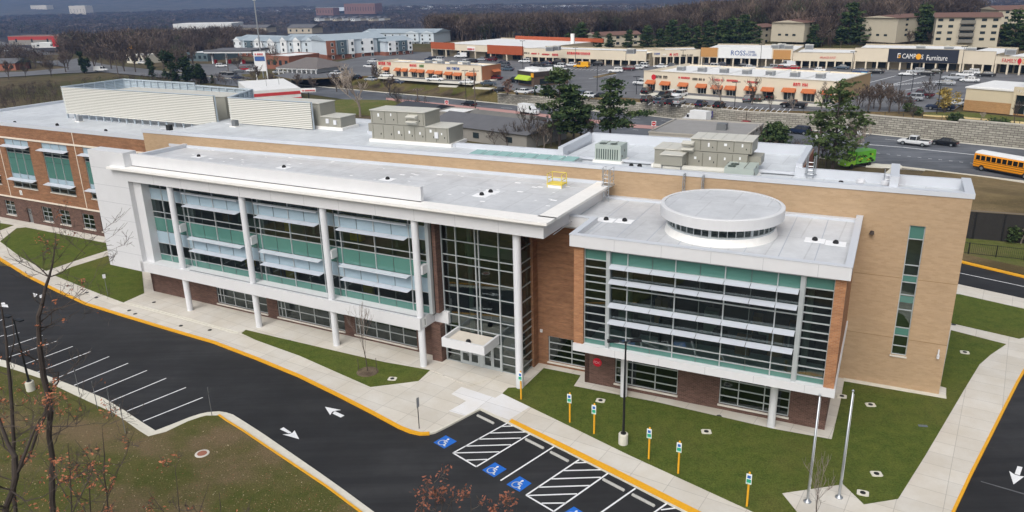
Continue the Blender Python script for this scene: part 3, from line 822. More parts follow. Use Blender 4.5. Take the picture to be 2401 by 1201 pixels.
mb = MB(FT); mb.box(-23.4, -1.5, TW - .5, TW - .01, 12.98, 13.16); sub(mb, 'roof_curb', COPING, r_b)
for u, v in ((-18.7, 54.5), (-17.3, 54.7), (-3.8, 55.0), (-2.45, 54.8)): roof_drain(FT, u, v, 12.98, r_b)
mb = MB(FT)
for k in range(9):
    u = -21 + 2.2 * k; mb.box(u - .03, u + .03, 49.6, 60.5, 12.981, 12.986)
sub(mb, 'roof_seams', M('membrane_seam', '#a9b0ba', .6), r_b)
mb = MB(FT); mb.box(-19.3, -1.2, 49.16, 52.6, 4.33, 4.92); mb.box(-1.35, -1.2, 52.6, TW, 4.33, 4.92); bb = P(mb, 'block_band', WHITE)
mb = MB(FT)
for k in range(1, 6): u = -19.3 + 3.25 * k; mb.box(u - .01, u + .01, 49.152, 49.18, 4.35, 4.9)
sub(mb, 'band_seams', MATS['seam_grey'], bb)
mb = MB(FT); mb.box(-19.28, -18.55, 49.3, 53.6, 4.92, 12.5); P(mb, 'brick_fin', ORANGE2)
mb = MB(FT); mb.box(-1.95, -1.3, 49.3, TW, 4.92, 12.5); P(mb, 'brick_fin', ORANGE2)
ub = [-16.7, -15.36, -13.61, -11.99, -10.33, -8.68, -7.0, -5.36, -3.85]
bg_ = curtain('block_glazing', FT, 49.6, ub, [4.92, 5.36, 5.88, 7.1, 8.4, 9.58, 10.2, 11.34, 12.5], ['t', 'g', 'g', 'g', 'g', 'g', 'g', 't'], [-13.61, -10.33, -7.0])
for z in (11.36, 10.26, 8.46, 7.18): sunshade(FT, bg_, [-16.6, -15.36, -13.61, -11.99, -10.33, -8.68, -7.0, -5.36, -4.0], 49.6, z, .72, .1)
zz = [4.92, 5.36, 6.02, 6.7, 7.36, 8.02, 8.55, 9.18, 9.81, 10.31, 10.94, 11.52, 12.5]
curtain('side_glazing', FT, 49.6, [-18.53, -16.86], zz, ['t'] + ['g'] * 10 + ['t'])
curtain('side_glazing', FT, 49.6, [-3.68, -1.96], zz, ['t'] + ['g'] * 10 + ['t'])
mb = MB(FT)
for u in (-16.72, -3.83): mb.box(u - .14, u + .14, 49.3, 49.7, 4.92, 12.5)
P(mb, 'glazing_fin', ALU)
mb = MB(FT); mb.box(-18.5, -2, 49.9, 58.5, 4.6, 4.9, 1); mb.box(-18.5, -2, 58.5, 58.7, 4.9, 12.3, 2); mb.box(-18.5, -2, 49.8, 58.5, 12.5, 12.6, 2); mb.box(-18.55, -18.4, 50, 58.5, 4.9, 12.3, 2); mb.box(-2.1, -1.96, 50, 58.5, 4.9, 12.3, 2)
for u in (-15.6, -3.4): mb.lathe([(.22, 4.9), (.22, 12.5)], (u, 50.9, 0), 12, 0)
rr = random.Random(3)
for _ in range(22):
    u = rr.uniform(-17, -3); v = rr.uniform(51.5, 57); mb.box(u - .5, u + .5, v - .4, v + .4, 4.9, 4.9 + rr.choice((.75, 1.3, 2)), rr.choice((0, 2, 4)))
P(mb, 'block_interior', [INT_WALL, INT_FLOOR, INT_DARK, INT_YEL, INT_WOOD])
# ground floor of the block
gb = [(-17.08, -12.16), (-9.05, -4.14)]
mb = MB(FT); mb.wall(-19.58, -1.65, -.3, 4.35, 52.5, .35, [(a, b, .45, 3.05) for a, b in gb]); mb.box(-19.58, -19.2, 52.5, 54.3, -.3, 4.35); mb.box(-2.0, -1.65, 52.85, TW, -.3, 4.35); P(mb, 'block_brick_base', DARKB)
for a, b in gb: window(FT, 52.5, a, b, .45, 3.05, [a + 1.35, b - 1.75], [1.1, 1.75, 2.4], .14)
for u in (-16.03, -5.13):
    mb = MB(FT); mb.lathe([(.27, -.1), (.27, 4.33)], (u, 51.52, 0), 18); P(mb, 'column', POLEW)
mb = MB(FT); q = [(-18.53 + .36 * math.cos(R(a)), 1.95 + .36 * math.sin(R(a))) for a in range(0, 360, 20)]
mb.add([(u, 52.45, z) for u, z in q] + [(u, 52.49, z) for u, z in q], [tuple(range(18))] + [(i, i + 18, (i + 1) % 18 + 18, (i + 1) % 18) for i in range(18)]); fd = P(mb, 'hose_connection_sign', M('sign_red', '#c8102e', .5))
mb = MB(FT); text_into(mb, 'FDC', lambda x, y, z: (-18.83 + x, 52.44, 1.84 + y), .3, depth=.01); sub(mb, 'sign_letters', WPAINT, fd)
# round lantern
LC = (-10.2, 54.9)
mb = MB(FT); mb.lathe([(3.95, 12.98), (3.8, 13.45), (3.75, 13.55)], (*LC, 0), 48); P(mb, 'lantern_curb', STONE)
mb = MB(FT); mb.lathe([(3.62, 13.5), (3.62, 14.3)], (*LC, 0), 40); P(mb, 'lantern_glass', GLASSD)
mb = MB(FT); mb.lathe([(3.0, 13.3), (3.0, 14.3)], (*LC, 0), 24); P(mb, 'lantern_core', INT_WALL)
mb = MB(FT)
for k in range(40):
    a = R(9 * k); w = .10 if k % 5 == 0 else .03; c, s = math.cos(a), math.sin(a); r0, r1 = 3.58, 3.70
    mb.add([(LC[0] + r * c - sg * w * s, LC[1] + r * s + sg * w * c, z) for z in (13.5, 14.3) for r, sg in ((r0, -1), (r0, 1), (r1, 1), (r1, -1))], [(0, 1, 2, 3), (4, 7, 6, 5), (0, 4, 5, 1), (1, 5, 6, 2), (2, 6, 7, 3), (3, 7, 4, 0)])
mb.lathe([(3.78, 13.5), (3.78, 13.62)], (*LC, 0), 40); mb.lathe([(3.72, 14.2), (3.72, 14.3)], (*LC, 0), 40)
P(mb, 'lantern_frame', ALU)
mb = MB(FT); mb.lathe([(3.6, 14.25), (4.3, 14.25), (4.3, 14.98), (4.22, 15.02), (4.02, 15.02), (4.02, 14.94), (0, 14.96)], (*LC, 0), 72, 0); ld = P(mb, 'lantern_roof', WHITE)
mb = MB(FT); mb.lathe([(4.0, 14.965), (0, 14.985)], (*LC, 0), 72); sub(mb, 'lantern_membrane', MEMB, ld)
# --- tan block
tw = (2.05, 3.1, 2.7, 13.0)
mb = MB(FT); mb.wall(UT0, UT1, -.3, 15.3, TW, .4, [tw]); mb.box(UT1 - .4, UT1, TW + .4, 66.2, -.3, 15.3); P(mb, 'tan_wall', TAN)
mb = MB(FT)
for z in (4.1, 8.92): mb.box(-1.2, 2.05, TW - .005, TW + .02, z - .025, z + .025); mb.box(3.1, UT1 + .004, TW - .005, TW + .02, z - .025, z + .025)
P(mb, 'wall_joint', M('joint_brown', '#8e7552', .8))  # joint lines in a darker brown than the wall
mb = MB(FT); mb.box(UT0 - .08, UT1 + .12, TW - .06, TW + .5, 15.3, ZC); mb.box(UT1 - .5, UT1 + .12, TW + .5, 66.2, 15.3, ZC); P(mb, 'tan_coping', COPING)
mb = MB(FT); mb.box(-1.0, UT1 + .5, TW - .5, TW - .02, -.2, .06); P(mb, 'wall_footing', CURBC)
window(FT, TW, *tw, [], [3.44, 4.29, 4.95, 6.4, 7.6, 8.6, 9.15, 9.95, 11.96], .16, .1, 'stair_window', GLASS)
mb = MB(FT)
for z0, z1 in ((4.35, 4.9), (8.65, 9.1), (6.98, 7.5), (12.0, 12.95)): mb.quad((2.1, TW + .155, z0), (3.05, TW + .155, z0), (3.05, TW + .155, z1), (2.1, TW + .155, z1))
P(mb, 'stair_window_panels', TEAL)
mb = MB(FT); mb.lathe([(.18, 0), (.12, .25)], (-.35, TW - .2, 12.1), 10); mb.lathe([(.1, 0), (.1, .3)], (5.2, TW - .12, 3.0), 8, 1); mb.box(5.15, 5.25, TW - .16, TW - .01, 3.1, 3.7, 1); P(mb, 'wall_fittings', [BARKD, POLEW])
# roofs behind
mb = MB(FT)
mb.prism([(-75.8, TW + .3), (5.4, TW + .3), (5.4, 65.7), (-26.5, 65.7), (-26.9, 67.3), (-38.6, 67.6), (-50.5, 70.8), (-52, 77), (-61, 77.3), (-75.8, 84)], 13.9, ZR); rm = P(mb, 'main_roof', MEMB2)
for u, v in ((-46.4, 63.2), (-45.6, 63.4), (-41.6, 63.3), (-17.5, 63.4), (-19.9, 64.4), (-19.2, 64.6), (-20.2, 63.1), (-3.0, 64), (-2.2, 63.2)): 
    b = MB(FT); b.lathe([(.2, .0), (.22, .14), (.15, .3), (0, .34)], (u, v, ZR), 8); sub(b, 'roof_drain', RUBBER, rm)
for u in (-1.6, .1):
    b = MB(FT); b.lathe([(.25, 0), (.25, .4), (.34, .42), (.3, .65), (0, .75)], (u, 63.5, ZR), 12); sub(b, 'roof_vent', POLEW, rm)
mb = MB(FT)
for q in ((-6.6, 5.68, 65.6, 66.0, 13, 15.6), (UT1 - .5, UT1 - .05, 61.7, 66, ZR, 15.55), (-39, -26.9, 67.3, 67.7, 13, 15.3), (-52.3, -51.8, 70.9, 77.2, 13, 15.2)):
    mb = MB(FT); mb.box(*q); P(mb, 'rear_parapet', COPING)
for a_, b_ in (((-52, 77.2), (-61, 77.5)), ((-61, 77.5), (-75.9, 84.2)), ((-39, 67.5), (-51.8, 70.9))):
    mb = MB(FT); mb.obox((*a_, 13), (*b_, 13), .5, 2.2); P(mb, 'rear_parapet', COPING)
mb = MB(FT); mb.box(.35, .95, TW + .5, 66.3, 15.4, 16.35); P(mb, 'cross_parapet', COPING)
mb = MB(FT); mb.box(.42, .99, TW + .52, 66.2, ZR, 15.39); P(mb, 'cross_wall', brick('red_brick', '#8c4a3a', '#7c4034', '#957d70'))
mb = MB(FT); mb.prism([(-26.9, 65.9), (-6.3, 65.9), (-6.3, 73.9), (-26.6, 73.9)], 13.5, 15.0); P(mb, 'high_roof', MEMB2)
mb = MB(FT); mb.box(-27.2, -6.2, 73.6, 74.1, 13, 15.9); mb.box(-27.4, -26.9, 66, 74.1, 13, 15.9); mb.box(-6.6, -6.1, 66, 73.6, 14.4, 15.9); mb.box(-27.2, -6.3, 65.72, 66.0, 15.0, 15.22); P(mb, 'high_parapet', COPING)
mb = MB(FT); mb.box(-6.09, -6.0, 66.02, 74, 12, 15.6); P(mb, 'high_side_wall', MATS['red_brick'])
mb = MB(FT); mb.prism([(-75.9, 62), (-52, 62), (-52, 77), (-61, 77.2), (-75.9, 84)], -.3, 13.2); mb.box(-52, 5.3, 62, 67.2, -.3, 13.2); mb.box(-27, -6.2, 67.2, 74, -.3, 13.2); P(mb, 'rear_walls', TAN)
mb = MB(FT); mb.box(-35.5, -24.7, 62.6, 65.2, ZR, 15.2); sk = P(mb, 'skylight', ALU)
mb = MB(FT)
for k in range(8):
    a = -35.35 + 1.32 * k; mb.add([(a, 62.72, 15.22), (a + 1.24, 62.72, 15.22), (a + 1.24, 65.08, 15.32), (a, 65.08, 15.32)], [(0, 1, 2, 3)])
sub(mb, 'skylight_glass', M('skylight_glass', '#8fb9b2', .1, spec=.7, var=.05), sk)
# --- left wing
WV = 61.08
xs0 = [-112.2, -103.85, -95.2]
ops = [(a, a + 5.4, 5.1, 11.8) for a in xs0]
mb = MB(FA); mb.wall(-125, -76.5, 3.55, 13.6, WV, .4, [(-120.6, -115.2, 5.1, 11.8)] + ops); mb.box(-125, -124.6, WV + .4, 86, 3.5, 13.6); P(mb, 'wing_wall', ORANGE)
mb = MB(FA); mb.box(-125.1, -76.5, WV - .06, WV + .4, 13.6, 14.12); mb.box(-125.2, -124.6, WV, 86, 13.6, 14.12); P(mb, 'wing_coping', COPING)
mb = MB(FA); mb.box(-125, -76.5, WV - .12, WV - .01, 11.88, 12.1); mb.box(-125, -76.5, WV - .15, WV + .3, 3.38, 3.56); P(mb, 'wing_belt', BELT)
lows = [(-115.6, -113.3), (-106.95, -104.75), (-103.15, -100.9), (-98.15, -95.75), (-94.4, -92.1), (-121, -118.7)]
mb = MB(FA); mb.wall(-125, -76.5, -.3, 3.4, WV, .4, [(a, b, .7, 2.75) for a, b in lows] + [(-110.6, -109.55, -.1, 2.1)]); P(mb, 'wing_brick_base', DARKB)
mb = MB(FA); mb.box(-110.58, -109.57, WV + .15, WV + .2, -.1, 2.1); P(mb, 'wing_door', GREYM)
for a, b in lows: window(FA, WV, a, b, .7, 2.75, [(a + b) / 2], [1.4, 2.05], .14)
for a in [-120.6] + xs0:
    b = a + 5.4; z = [5.1, 5.73, 6.26, 7.02, 9.2, 9.97, 10.4, 11.0, 11.8]
    root = curtain('tall_window', FA, WV + .15, [a, a + 1.8, a + 3.6, b], z, ['g', 'g', 'f', 't', 't', 'g', 'g', 'f'])
    s = MB(FA); s.box(a - .08, b + .08, WV - .1, WV + .2, 4.97, 5.1); s.build('sill', SILL, root)
    sunshade(FA, root, [a - .3, b + .3], WV + .1, 11.05, .85, .15); sunshade(FA, root, [a - .3, b + .3], WV + .1, 6.4, .85, .15)
mb = MB(FA); mb.box(-124.5, -76.6, 62.5, 62.6, 4, 13); P(mb, 'wing_interior', INT_DARK)
mb = MB(FA)
for u in (-96.7, -113.6): mb.box(u - .06, u + .06, WV - .03, WV - .006, 3.6, 13.6)
P(mb, 'expansion_joint', BELT)
mb = MB(FA); mb.box(-111.25, -110.7, WV - .04, WV - .008, 3.95, 4.6); wp = P(mb, 'number_plate', MATS['plate_white'])
mb = MB(FA); text_into(mb, '3', lambda x, y, z: (-111.12 + x, WV - .05, 4.05 + y), .62, depth=.01); sub(mb, 'numeral', BLACKM, wp)
mb = MB(FA); mb.prism([(-124.7, WV + .4), (-76, WV + .4), (-76, 86), (-124.7, 86)], 12.5, 13.75); wr = P(mb, 'wing_roof', MEMB2)
for u, v in ((-110.8, 62.3), (-103, 63.3), (-92, 62.6), (-84, 62.8)):
    b = MB(FA); b.lathe([(.2, .0), (.22, .14), (.15, .3), (0, .34)], (u, v, 13.75), 8); sub(b, 'roof_drain', RUBBER, wr)
mb = MB(FA); mb.box(-124.6, -77, 85, 86, -.3, 13.4); P(mb, 'wing_rear_wall', ORANGE)

# ---------------------------------------------------------------- things on the roofs
def T3(u, v, z, F=FT): return F @ Vector((u, v, z))


def roof_thing(name, label, cat, F, u, v, z, rz, group=None): return thing(name, label, cat, T3(u, v, z, F), rz, group)


def hvac_panel_bits(root, F, u0, u1, v, z0, z1, n, stick=True, seed=1):
    rr = random.Random(seed); s = MB(F); w = MB(F); h = MB(F)
    for k in range(n + 1):
        u = u0 + (u1 - u0) * k / n; s.box(u - .03, u + .03, v - .015, v + .02, z0 + .05, z1 - .03)
    for k in range(n):
        u = u0 + (u1 - u0) * (k + .5) / n
        if rr.random() < .8:
            zz = z0 + (z1 - z0) * rr.uniform(.55, .8); ww = rr.uniform(.06, .12); w.box(u - ww, u + ww, v - .012, v + .01, zz - rr.uniform(.1, .25), zz + .1)
        h.box(u + .3, u + .36, v - .05, v, z0 + (z1 - z0) * .3, z0 + (z1 - z0) * .42)
    s.build('door_seams', HVACD, root); h.build('handle', DARK, root)
    if w.f: w.build('sticker', WPAINT, root)


def lid(F, u0, u1, v0, v1, z, n, root):
    b = MB(F)
    for k in range(n):
        a = u0 - .08 + (u1 - u0 + .16) * k / n; c = u0 - .08 + (u1 - u0 + .16) * (k + 1) / n - .03
        b.box(a, c, v0 - .1, v1 + .1, z, z + .07)
    b.build('lid', HVACT, root)


def hood(F, root, u0, u1, v, z0, z1, n=2):
    b = MB(F)
    for k in range(n):
        za = z0 + (z1 - z0) * k / n; zb = z0 + (z1 - z0) * (k + 1) / n - .04
        b.add([(u0, v, zb), (u1, v, zb), (u1, v - .55, zb - .12), (u0, v - .55, zb - .12), (u0, v - .55, zb - .2), (u1, v - .55, zb - .2), (u1, v - .1, za), (u0, v - .1, za)],
              [(0, 3, 2, 1), (3, 4, 5, 2), (4, 7, 6, 5), (0, 7, 4, 3), (1, 2, 5, 6)])
    b.build('intake_hood', HVACT, root)


a = roof_thing('rooftop_air_handler', 'long two-tier putty grey air handler with sloped hoods, alone left of the skylight', 'air handler', FT, -44, 67, ZR, TT)
F = FT; mb = MB(F); mb.box(-49.2, -39.3, 66.9, 70.2, ZR, ZR + .3); mb.build('curb', STONE, a)
mb = MB(F); mb.box(-48.9, -39.6, 67.1, 70.0, ZR + .3, 16.75); mb.box(-49.5, -48.9, 67.4, 69.6, 15.9, 16.7); mb.build('lower_cabinet', HVAC, a)
mb = MB(F); mb.box(-48.9, -42.3, 67.1, 70.0, 16.8, 18.15); mb.build('upper_cabinet', HVAC, a)
lid(F, -48.9, -42.3, 67.1, 70.0, 18.15, 6, a); lid(F, -42.2, -39.6, 67.1, 70.0, 16.75, 4, a)
hvac_panel_bits(a, F, -48.7, -39.8, 67.1, ZR + .35, 16.7, 7, seed=2); hvac_panel_bits(a, F, -48.7, -42.5, 67.1, 16.85, 18.1, 4, seed=5)
hood(F, a, -44.3, -43.1, 67.1, 16.9, 17.95)
mb = MB(F); mb.box(-41.2, -40.8, 66.95, 67.1, 15.7, 16.3); mb.build('control_box', POLEW, a)
a = roof_thing('rooftop_air_handler', 'stepped putty grey air handler with low front box, behind the round lantern roof', 'air handler', FT, -14, 66, ZR, TT)
mb = MB(F); mb.box(-18.3, -9.9, 65.0, 68.2, ZR, ZR + .3); mb.build('curb', STONE, a)
mb = MB(F); mb.box(-18.1, -10.3, 65.2, 68.0, ZR + .3, 16.5); mb.box(-10.3, -9.3, 65.6, 67.4, 15.6, 16.3); mb.build('lower_cabinet', HVAC, a)
mb = MB(F); mb.box(-15.0, -10.0, 65.2, 68.0, 16.55, 17.55); mb.build('upper_cabinet', HVAC, a)
mb = MB(F); mb.box(-17.1, -15.3, 63.6, 65.2, 15.5, 16.35); mb.build('front_cabinet', HVAC, a)
mb = MB(F)
for u in (-17.0, -15.4): mb.box(u - .04, u + .04, 63.65, 63.75, ZR, 15.5)
mb.build('stand', GREYM, a)
lid(F, -15.0, -10.0, 65.2, 68.0, 17.55, 6, a); lid(F, -18.1, -15.1, 65.2, 68.0, 16.5, 3, a); lid(F, -17.1, -15.3, 63.6, 65.1, 16.35, 1, a)
hvac_panel_bits(a, F, -15.2, -10.3, 65.2, ZR + .35, 16.45, 4, seed=7); hvac_panel_bits(a, F, -14.2, -10.1, 65.2, 16.6, 17.5, 3, seed=9)
mb = MB(F); mb.tube([(-17.8, 63.9, ZR + .35), (-9.8, 64.2, ZR + .35)], .25, 10); mb.build('duct', HVACT, a)
hood(F, a, -15.7, -14.7, 65.2, 16.4, 17.4)


def condenser(label, u0, u1, v0, v1, z0, z1, slats, fans):
    a = roof_thing('rooftop_condenser', label, 'condenser', FT, (u0 + u1) / 2, (v0 + v1) / 2, ZR, TT)
    b = MB(F); b.box(u0 - .15, u1 + .15, v0 - .15, v1 + .15, ZR, z0); b.build('curb', STONE, a)
    b = MB(F); b.box(u0, u1, v0, v1, z0, z1); b.build('cabinet', CONDM, a)
    b = MB(F)
    for k in range(slats):
        u = u0 + .15 + (u1 - u0 - .3) * k / slats; b.box(u, u + .09, v0 - .03, v0 + .02, z0 + .12, z1 - .38)
    if slats: b.build('grille', M('grille_green', '#3d4c47', .6), a)
    for (fu, fv) in fans:
        b = MB(F); b.lathe([(.33, z1), (.33, z1 + .05), (.27, z1 + .05), (.26, z1 + .02), (0, z1 + .02)], (fu, fv, 0), 18); b.build('fan', M('fan_dark', '#46524d', .6), a)
    b = MB(F); b.box(u1 - .002, u1 + .02, v0 + .3, v0 + .5, z0 + .3, z0 + .5); b.box(u1 - .002, u1 + .02, v0 + 1.0, v0 + 1.2, z0 + .7, z0 + .9)
    for k in range(1, 3): b.box(u0 + (u1 - u0) * k / 3 - .015, u0 + (u1 - u0) * k / 3 + .015, v0, v1, z1, z1 + .04)
    b.build('panel_seams', HVACD, a)
    return a


condenser('pale green louvred condenser unit with two round fans, standing beside the skylight', -23.6, -21.2, 65.4, 67.3, 15.1, 16.5, 10, [(-23.0, 65.9), (-22.0, 65.9)])
condenser('low pale green condenser half hidden by the coping, right of the stepped air handler', -11.7, -9.4, 62.9, 65.5, 15.0, 15.85, 0, [(-11.2, 63.4), (-11.1, 64.2)])
a = roof_thing('rooftop_air_handler', 'putty grey air handler partly behind the right louvred screen', 'air handler', FA, -65, 70, ZR, TA)
F = FA
mb = MB(F); mb.box(-72.5, -59.0, 68.9, 71.9, 14.9, 15.2); mb.build('curb', STONE, a)
mb = MB(F); mb.box(-72.3, -59.3, 69.1, 71.7, 15.2, 16.3); mb.build('lower_cabinet', HVAC, a)
mb = MB(F); mb.box(-72.3, -62.2, 69.1, 71.7, 16.3, 17.75); mb.build('upper_cabinet', HVAC, a)
lid(F, -72.3, -62.2, 69.1, 71.7, 17.75, 12, a); lid(F, -62.1, -59.3, 69.1, 71.7, 16.3, 4, a)
mb = MB(F); mb.box(-61.4, -61.0, 68.95, 69.1, 15.6, 16.1); mb.box(-60.3, -59.9, 68.95, 69.1, 15.5, 16.0); mb.build('control_box', POLEW, a)
a = roof_thing('rooftop_air_handler', 'long putty grey air handler inside the left louvred screen, only its lid in view', 'air handler', FA, -93, 72, 13.75, TA)
mb = MB(F); mb.box(-101, -80, 70.6, 74.4, 13.75, 14.05); mb.build('curb', STONE, a)
mb = MB(F); mb.box(-100.8, -79.2, 70.8, 74.2, 14.05, 17.55); mb.build('cabinet', HVAC, a); lid(F, -100.8, -79.2, 70.8, 74.2, 17.55, 16, a)
mb = MB(F); mb.box(-79.2, -79.15, 71.2, 74, 15.7, 15.8); mb.box(-79.2, -79.14, 71.5, 72.6, 14.3, 15.3); mb.build('end_panel', HVACD, a)


def louvre_screen(label, runs, z0, z1, base, loc):
    """runs: list of ((u,v),(u,v)) in the facade frame; slats outside (left of direction reversed), posts inside"""
    a = thing('equipment_screen', label, 'louvre screen', FA @ Vector((*loc, base)), TA)
    for (p, q) in runs:
        p, q = Vector(p), Vector(q); d = (q - p); L = d.length; d /= L; n = Vector((d.y, -d.x))      # outward
        b = MB(FA); k = int((z1 - z0) / .21)
        for i in range(k):
            za = z0 + (z1 - z0) * i / k; zb = za + (z1 - z0) / k
            zm = za + (zb - za) * .70; A = p + n * .14; B = q + n * .14; A2 = p + n * .05; B2 = q + n * .05
            b.add([(A.x, A.y, za), (B.x, B.y, za), (B2.x, B2.y, zm), (A2.x, A2.y, zm), (p.x, p.y, za), (q.x, q.y, za)], [(0, 1, 2, 3), (0, 4, 5, 1)])
            b.add([(p.x - n.x * .01, p.y - n.y * .01, za), (q.x - n.x * .01, q.y - n.y * .01, za), (q.x - n.x * .01, q.y - n.y * .01, zb), (p.x - n.x * .01, p.y - n.y * .01, zb)], [(0, 3, 2, 1)], 1)  # darker backing sheet paints the shade between the slats
            b.add([(p.x - n.x * .02, p.y - n.y * .02, za), (q.x - n.x * .02, q.y - n.y * .02, za), (q.x - n.x * .02, q.y - n.y * .02, zb - .04), (p.x - n.x * .02, p.y - n.y * .02, zb - .04)], [(0, 1, 2, 3)], 2)
        b.build('louvre_panel', [CREAMM, M('screen_gap_shade', '#77766d', .7), M('screen_back', '#b9c8d2', .5)], a)
        c = MB(FA); m = max(2, int(L / 1.5))
        for i in range(m + 1):
            x = p + d * (L * i / m) - n * .12
            c.box(x.x - .06, x.x + .06, x.y - .09, x.y + .09, base - .02, z1 + .02)
        for z in (z0 + .1, (z0 + z1) / 2, z1 - .1):
            A = p - n * .12; B = q - n * .12; c.obox((A.x, A.y, z), (B.x, B.y, z), .08, .1)
        A = p; B = q; c.obox((A.x, A.y, z1), (B.x, B.y, z1), .3, .06)
        c.build('posts', GALV, a)
    return a


louvre_screen('wide cream louvred equipment screen, the larger one at the left of the roof', [((-108, 68.1), (-78.1, 68.1)), ((-92, 77.3), (-108, 77.9)), ((-108, 77.9), (-108, 68.1))], 14.45, 18.1, 13.75, (-93, 68))
louvre_screen('narrower cream louvred equipment screen, second from the left on the roof', [((-75.6, 68.1), (-62.6, 68.1)), ((-79, 75.2), (-90.5, 76.2)), ((-79, 75.2), (-75.6, 68.1))], 15.0, 18.0, 13.75, (-69, 68))
# small kit in front of the screens
for i, (u, v, z, lab) in enumerate([(-103.2, 66.6, 13.75, 'small grey condensing unit on the roof before the left end of the large screen'), (-84.5, 66.0, 13.75, 'small dark pump unit on the roof before the middle of the large screen'), (-73.3, 66.4, ZR, 'small condensing unit at the foot of the narrower screen')]):
    a = roof_thing('roof_pump_unit', lab, 'roof unit', FA, u, v, z, TA)
    b = MB(FA); b.box(u - .5, u + .5, v - .35, v + .35, z, z + .12); b.build('base', STONE, a)
    b = MB(FA); b.box(u - .15, u + .45, v - .28, v + .28, z + .12, z + .8); b.build('cabinet', GREYP if i == 0 else DARK if i == 1 else GREYM, a)
    b = MB(FA); b.tube([(u - .1, v, z + .3), (u - .9, v, z + .3), (u - 1.6, v + .1, z + .2)], .05, 6); b.build('pipe', POLEW, a)
# yellow roof hatch with guard rail
a = roof_thing('roof_hatch', 'yellow roof hatch with a yellow guard rail on the white roof', 'roof hatch', FA, -27, 58.3, 14.06, TA)
u0, u1, v0, v1, z = -27.7, -26.4, 57.3, 58.3, 14.06
mb = MB(FA); mb.box(u0, u1, v0, v1, z, z + .25); mb.build('curb', STONE, a)
mb = MB(FA); mb.box(u0 - .05, u1 + .05, v0 - .05, v1 + .05, z + .25, z + .33); mb.build('lid', M('lemon_paint', '#d8c455', .55), a)
mb = MB(FA)
for (a0, b0) in ((u0, v0), (u0, v1), (u1, v0), (u1, v1)): mb.tube([(a0, b0, z), (a0, b0, z + 1.15)], .035, 6)
for zz in (.65, 1.12):
    mb.tube([(u0, v0, z + zz), (u0, v1, z + zz), (u1, v1, z + zz), (u1, v0, z + zz)], .035, 6)
mb.build('guard_rail', M('lemon_paint', '#d8c455', .55), a)


def roof_ladder(label, F, u, v, z0, z1, rz, wide=.45, out=.3, platform=None):
    a = thing('roof_ladder', label, 'ladder', F @ Vector((u, v, z0)), rz)
    b = MB(F)
    for s in (-1, 1):
        b.tube([(u + s * wide / 2, v, z0), (u + s * wide / 2, v, z1)], .04, 6)
    b.build('rails', METAL, a)
    r = MB(F); k = int((z1 - z0) / .32)
    for i in range(1, k): r.tube([(u - wide / 2, v, z0 + i * .32), (u + wide / 2, v, z0 + i * .32)], .025, 5)
    r.build('rungs', METAL, a)
    if platform:
        p = MB(F); p.box(u - wide / 2 - .2, u + wide / 2 + .25, v, v + platform, z1 - 1.5, z1 - 1.42); p.build('platform', METAL, a)
        g = MB(F)
        for s in (-1, 1):
            x = u + s * (wide / 2 + .12)
            g.tube([(x, v, z1 - 1.4), (x, v, z1), (x, v + platform, z1), (x, v + platform, z1 - 1.4)], .03, 5); g.tube([(x, v, z1 - .7), (x, v + platform, z1 - .7)], .025, 5); g.tube([(x, v, z1 - .35), (x, v + platform, z1 - .35)], .02, 5); g.tube([(x, v, z1 - 1.05), (x, v + platform, z1 - 1.05)], .02, 5)
        g.build('guard_rail', METAL, a)
    return a


roof_ladder('steel cage ladder between the white roof and the lower roof, by the white ledge', FT, -20.5, 59.6, 12.98, 15.75, TT, platform=.9)
a = thing('roof_ladder', 'pair of steel ladder rails on a small platform above the round lantern', 'ladder', FT @ Vector((-13.6, 60.6, 12.98)), TT)
mb = MB(FT)
for u in (-14.35, -12.85):
    for v in (60.3, 60.9): mb.tube([(u, v, 12.98), (u, v, 15.6)], .045, 6)
mb.build('rails', METAL, a)
mb = MB(FT)
for u in (-14.35, -12.85):
    for k in range(1, 9): mb.tube([(u, 60.3, 12.98 + .32 * k), (u, 60.9, 12.98 + .32 * k)], .03, 5)
mb.build('rungs', METAL, a)
mb = MB(FT); mb.box(-14.3, -12.9, 60.0, 60.95, 14.0, 14.08); mb.build('platform', METAL, a)
roof_ladder('short steel ladder on the side of the higher roof, near the roof vents', FT, -5.4, 65.4, ZR, 16.7, TT, platform=.4)
roof_ladder('short steel ladder leaning on the cross parapet near the far corner', FT, .2, 64.2, ZR, 16.3, TT)

# ---------------------------------------------------------------- small things round the school
def handicap_sign(p, label, h=2.35):
    a = thing('parking_sign', label, 'parking sign', (p.x, p.y, p.z), R(-27), 'accessible parking signs along the lawn')
    F = WM[a]
    b = MB(F); b.tube([(0, 0, 0), (0, 0, h)], .065, 10); b.lathe([(.065, 0), (.05, .05), (0, .07)], (0, 0, h), 10); b.build('post', YEL, a)
    b = MB(F); b.box(-.16, .16, -.115, -.095, h - .72, h - .02, 0)
    b.box(-.10, .10, -.122, -.114, h - .32, h - .12, 1); b.box(-.13, .13, -.122, -.114, h - .62, h - .38, 2); b.box(-.12, .12, -.122, -.114, h - .70, h - .65, 3)
    b.build('sign_panel', [M('sign_white', '#e9eeec', .4), M('sign_blue', '#1d5fae', .4), M('sign_green', '#1f9a78', .4), M('sign_pale_green', '#9fd0bd', .4)], a)
    return a


for (x, y), lab in zip([(1222, 936), (1336, 990), (1393, 1017), (1521, 1076), (1590, 1110), (1751, 1187)],
                       ['yellow accessible parking sign post in front of the tall entrance column', 'yellow accessible parking sign post on the open lawn, just left of a drain pad', 'yellow accessible parking sign post just left of the lamp post with the concrete base',
                        'yellow accessible parking sign post just right of the lamp post with the concrete base', 'yellow accessible parking sign post midway between the lamp post and the flagpoles', 'yellow accessible parking sign post nearest the camera, beside the walk at the bottom edge']):
    handicap_sign(at(x, y, .03), lab)


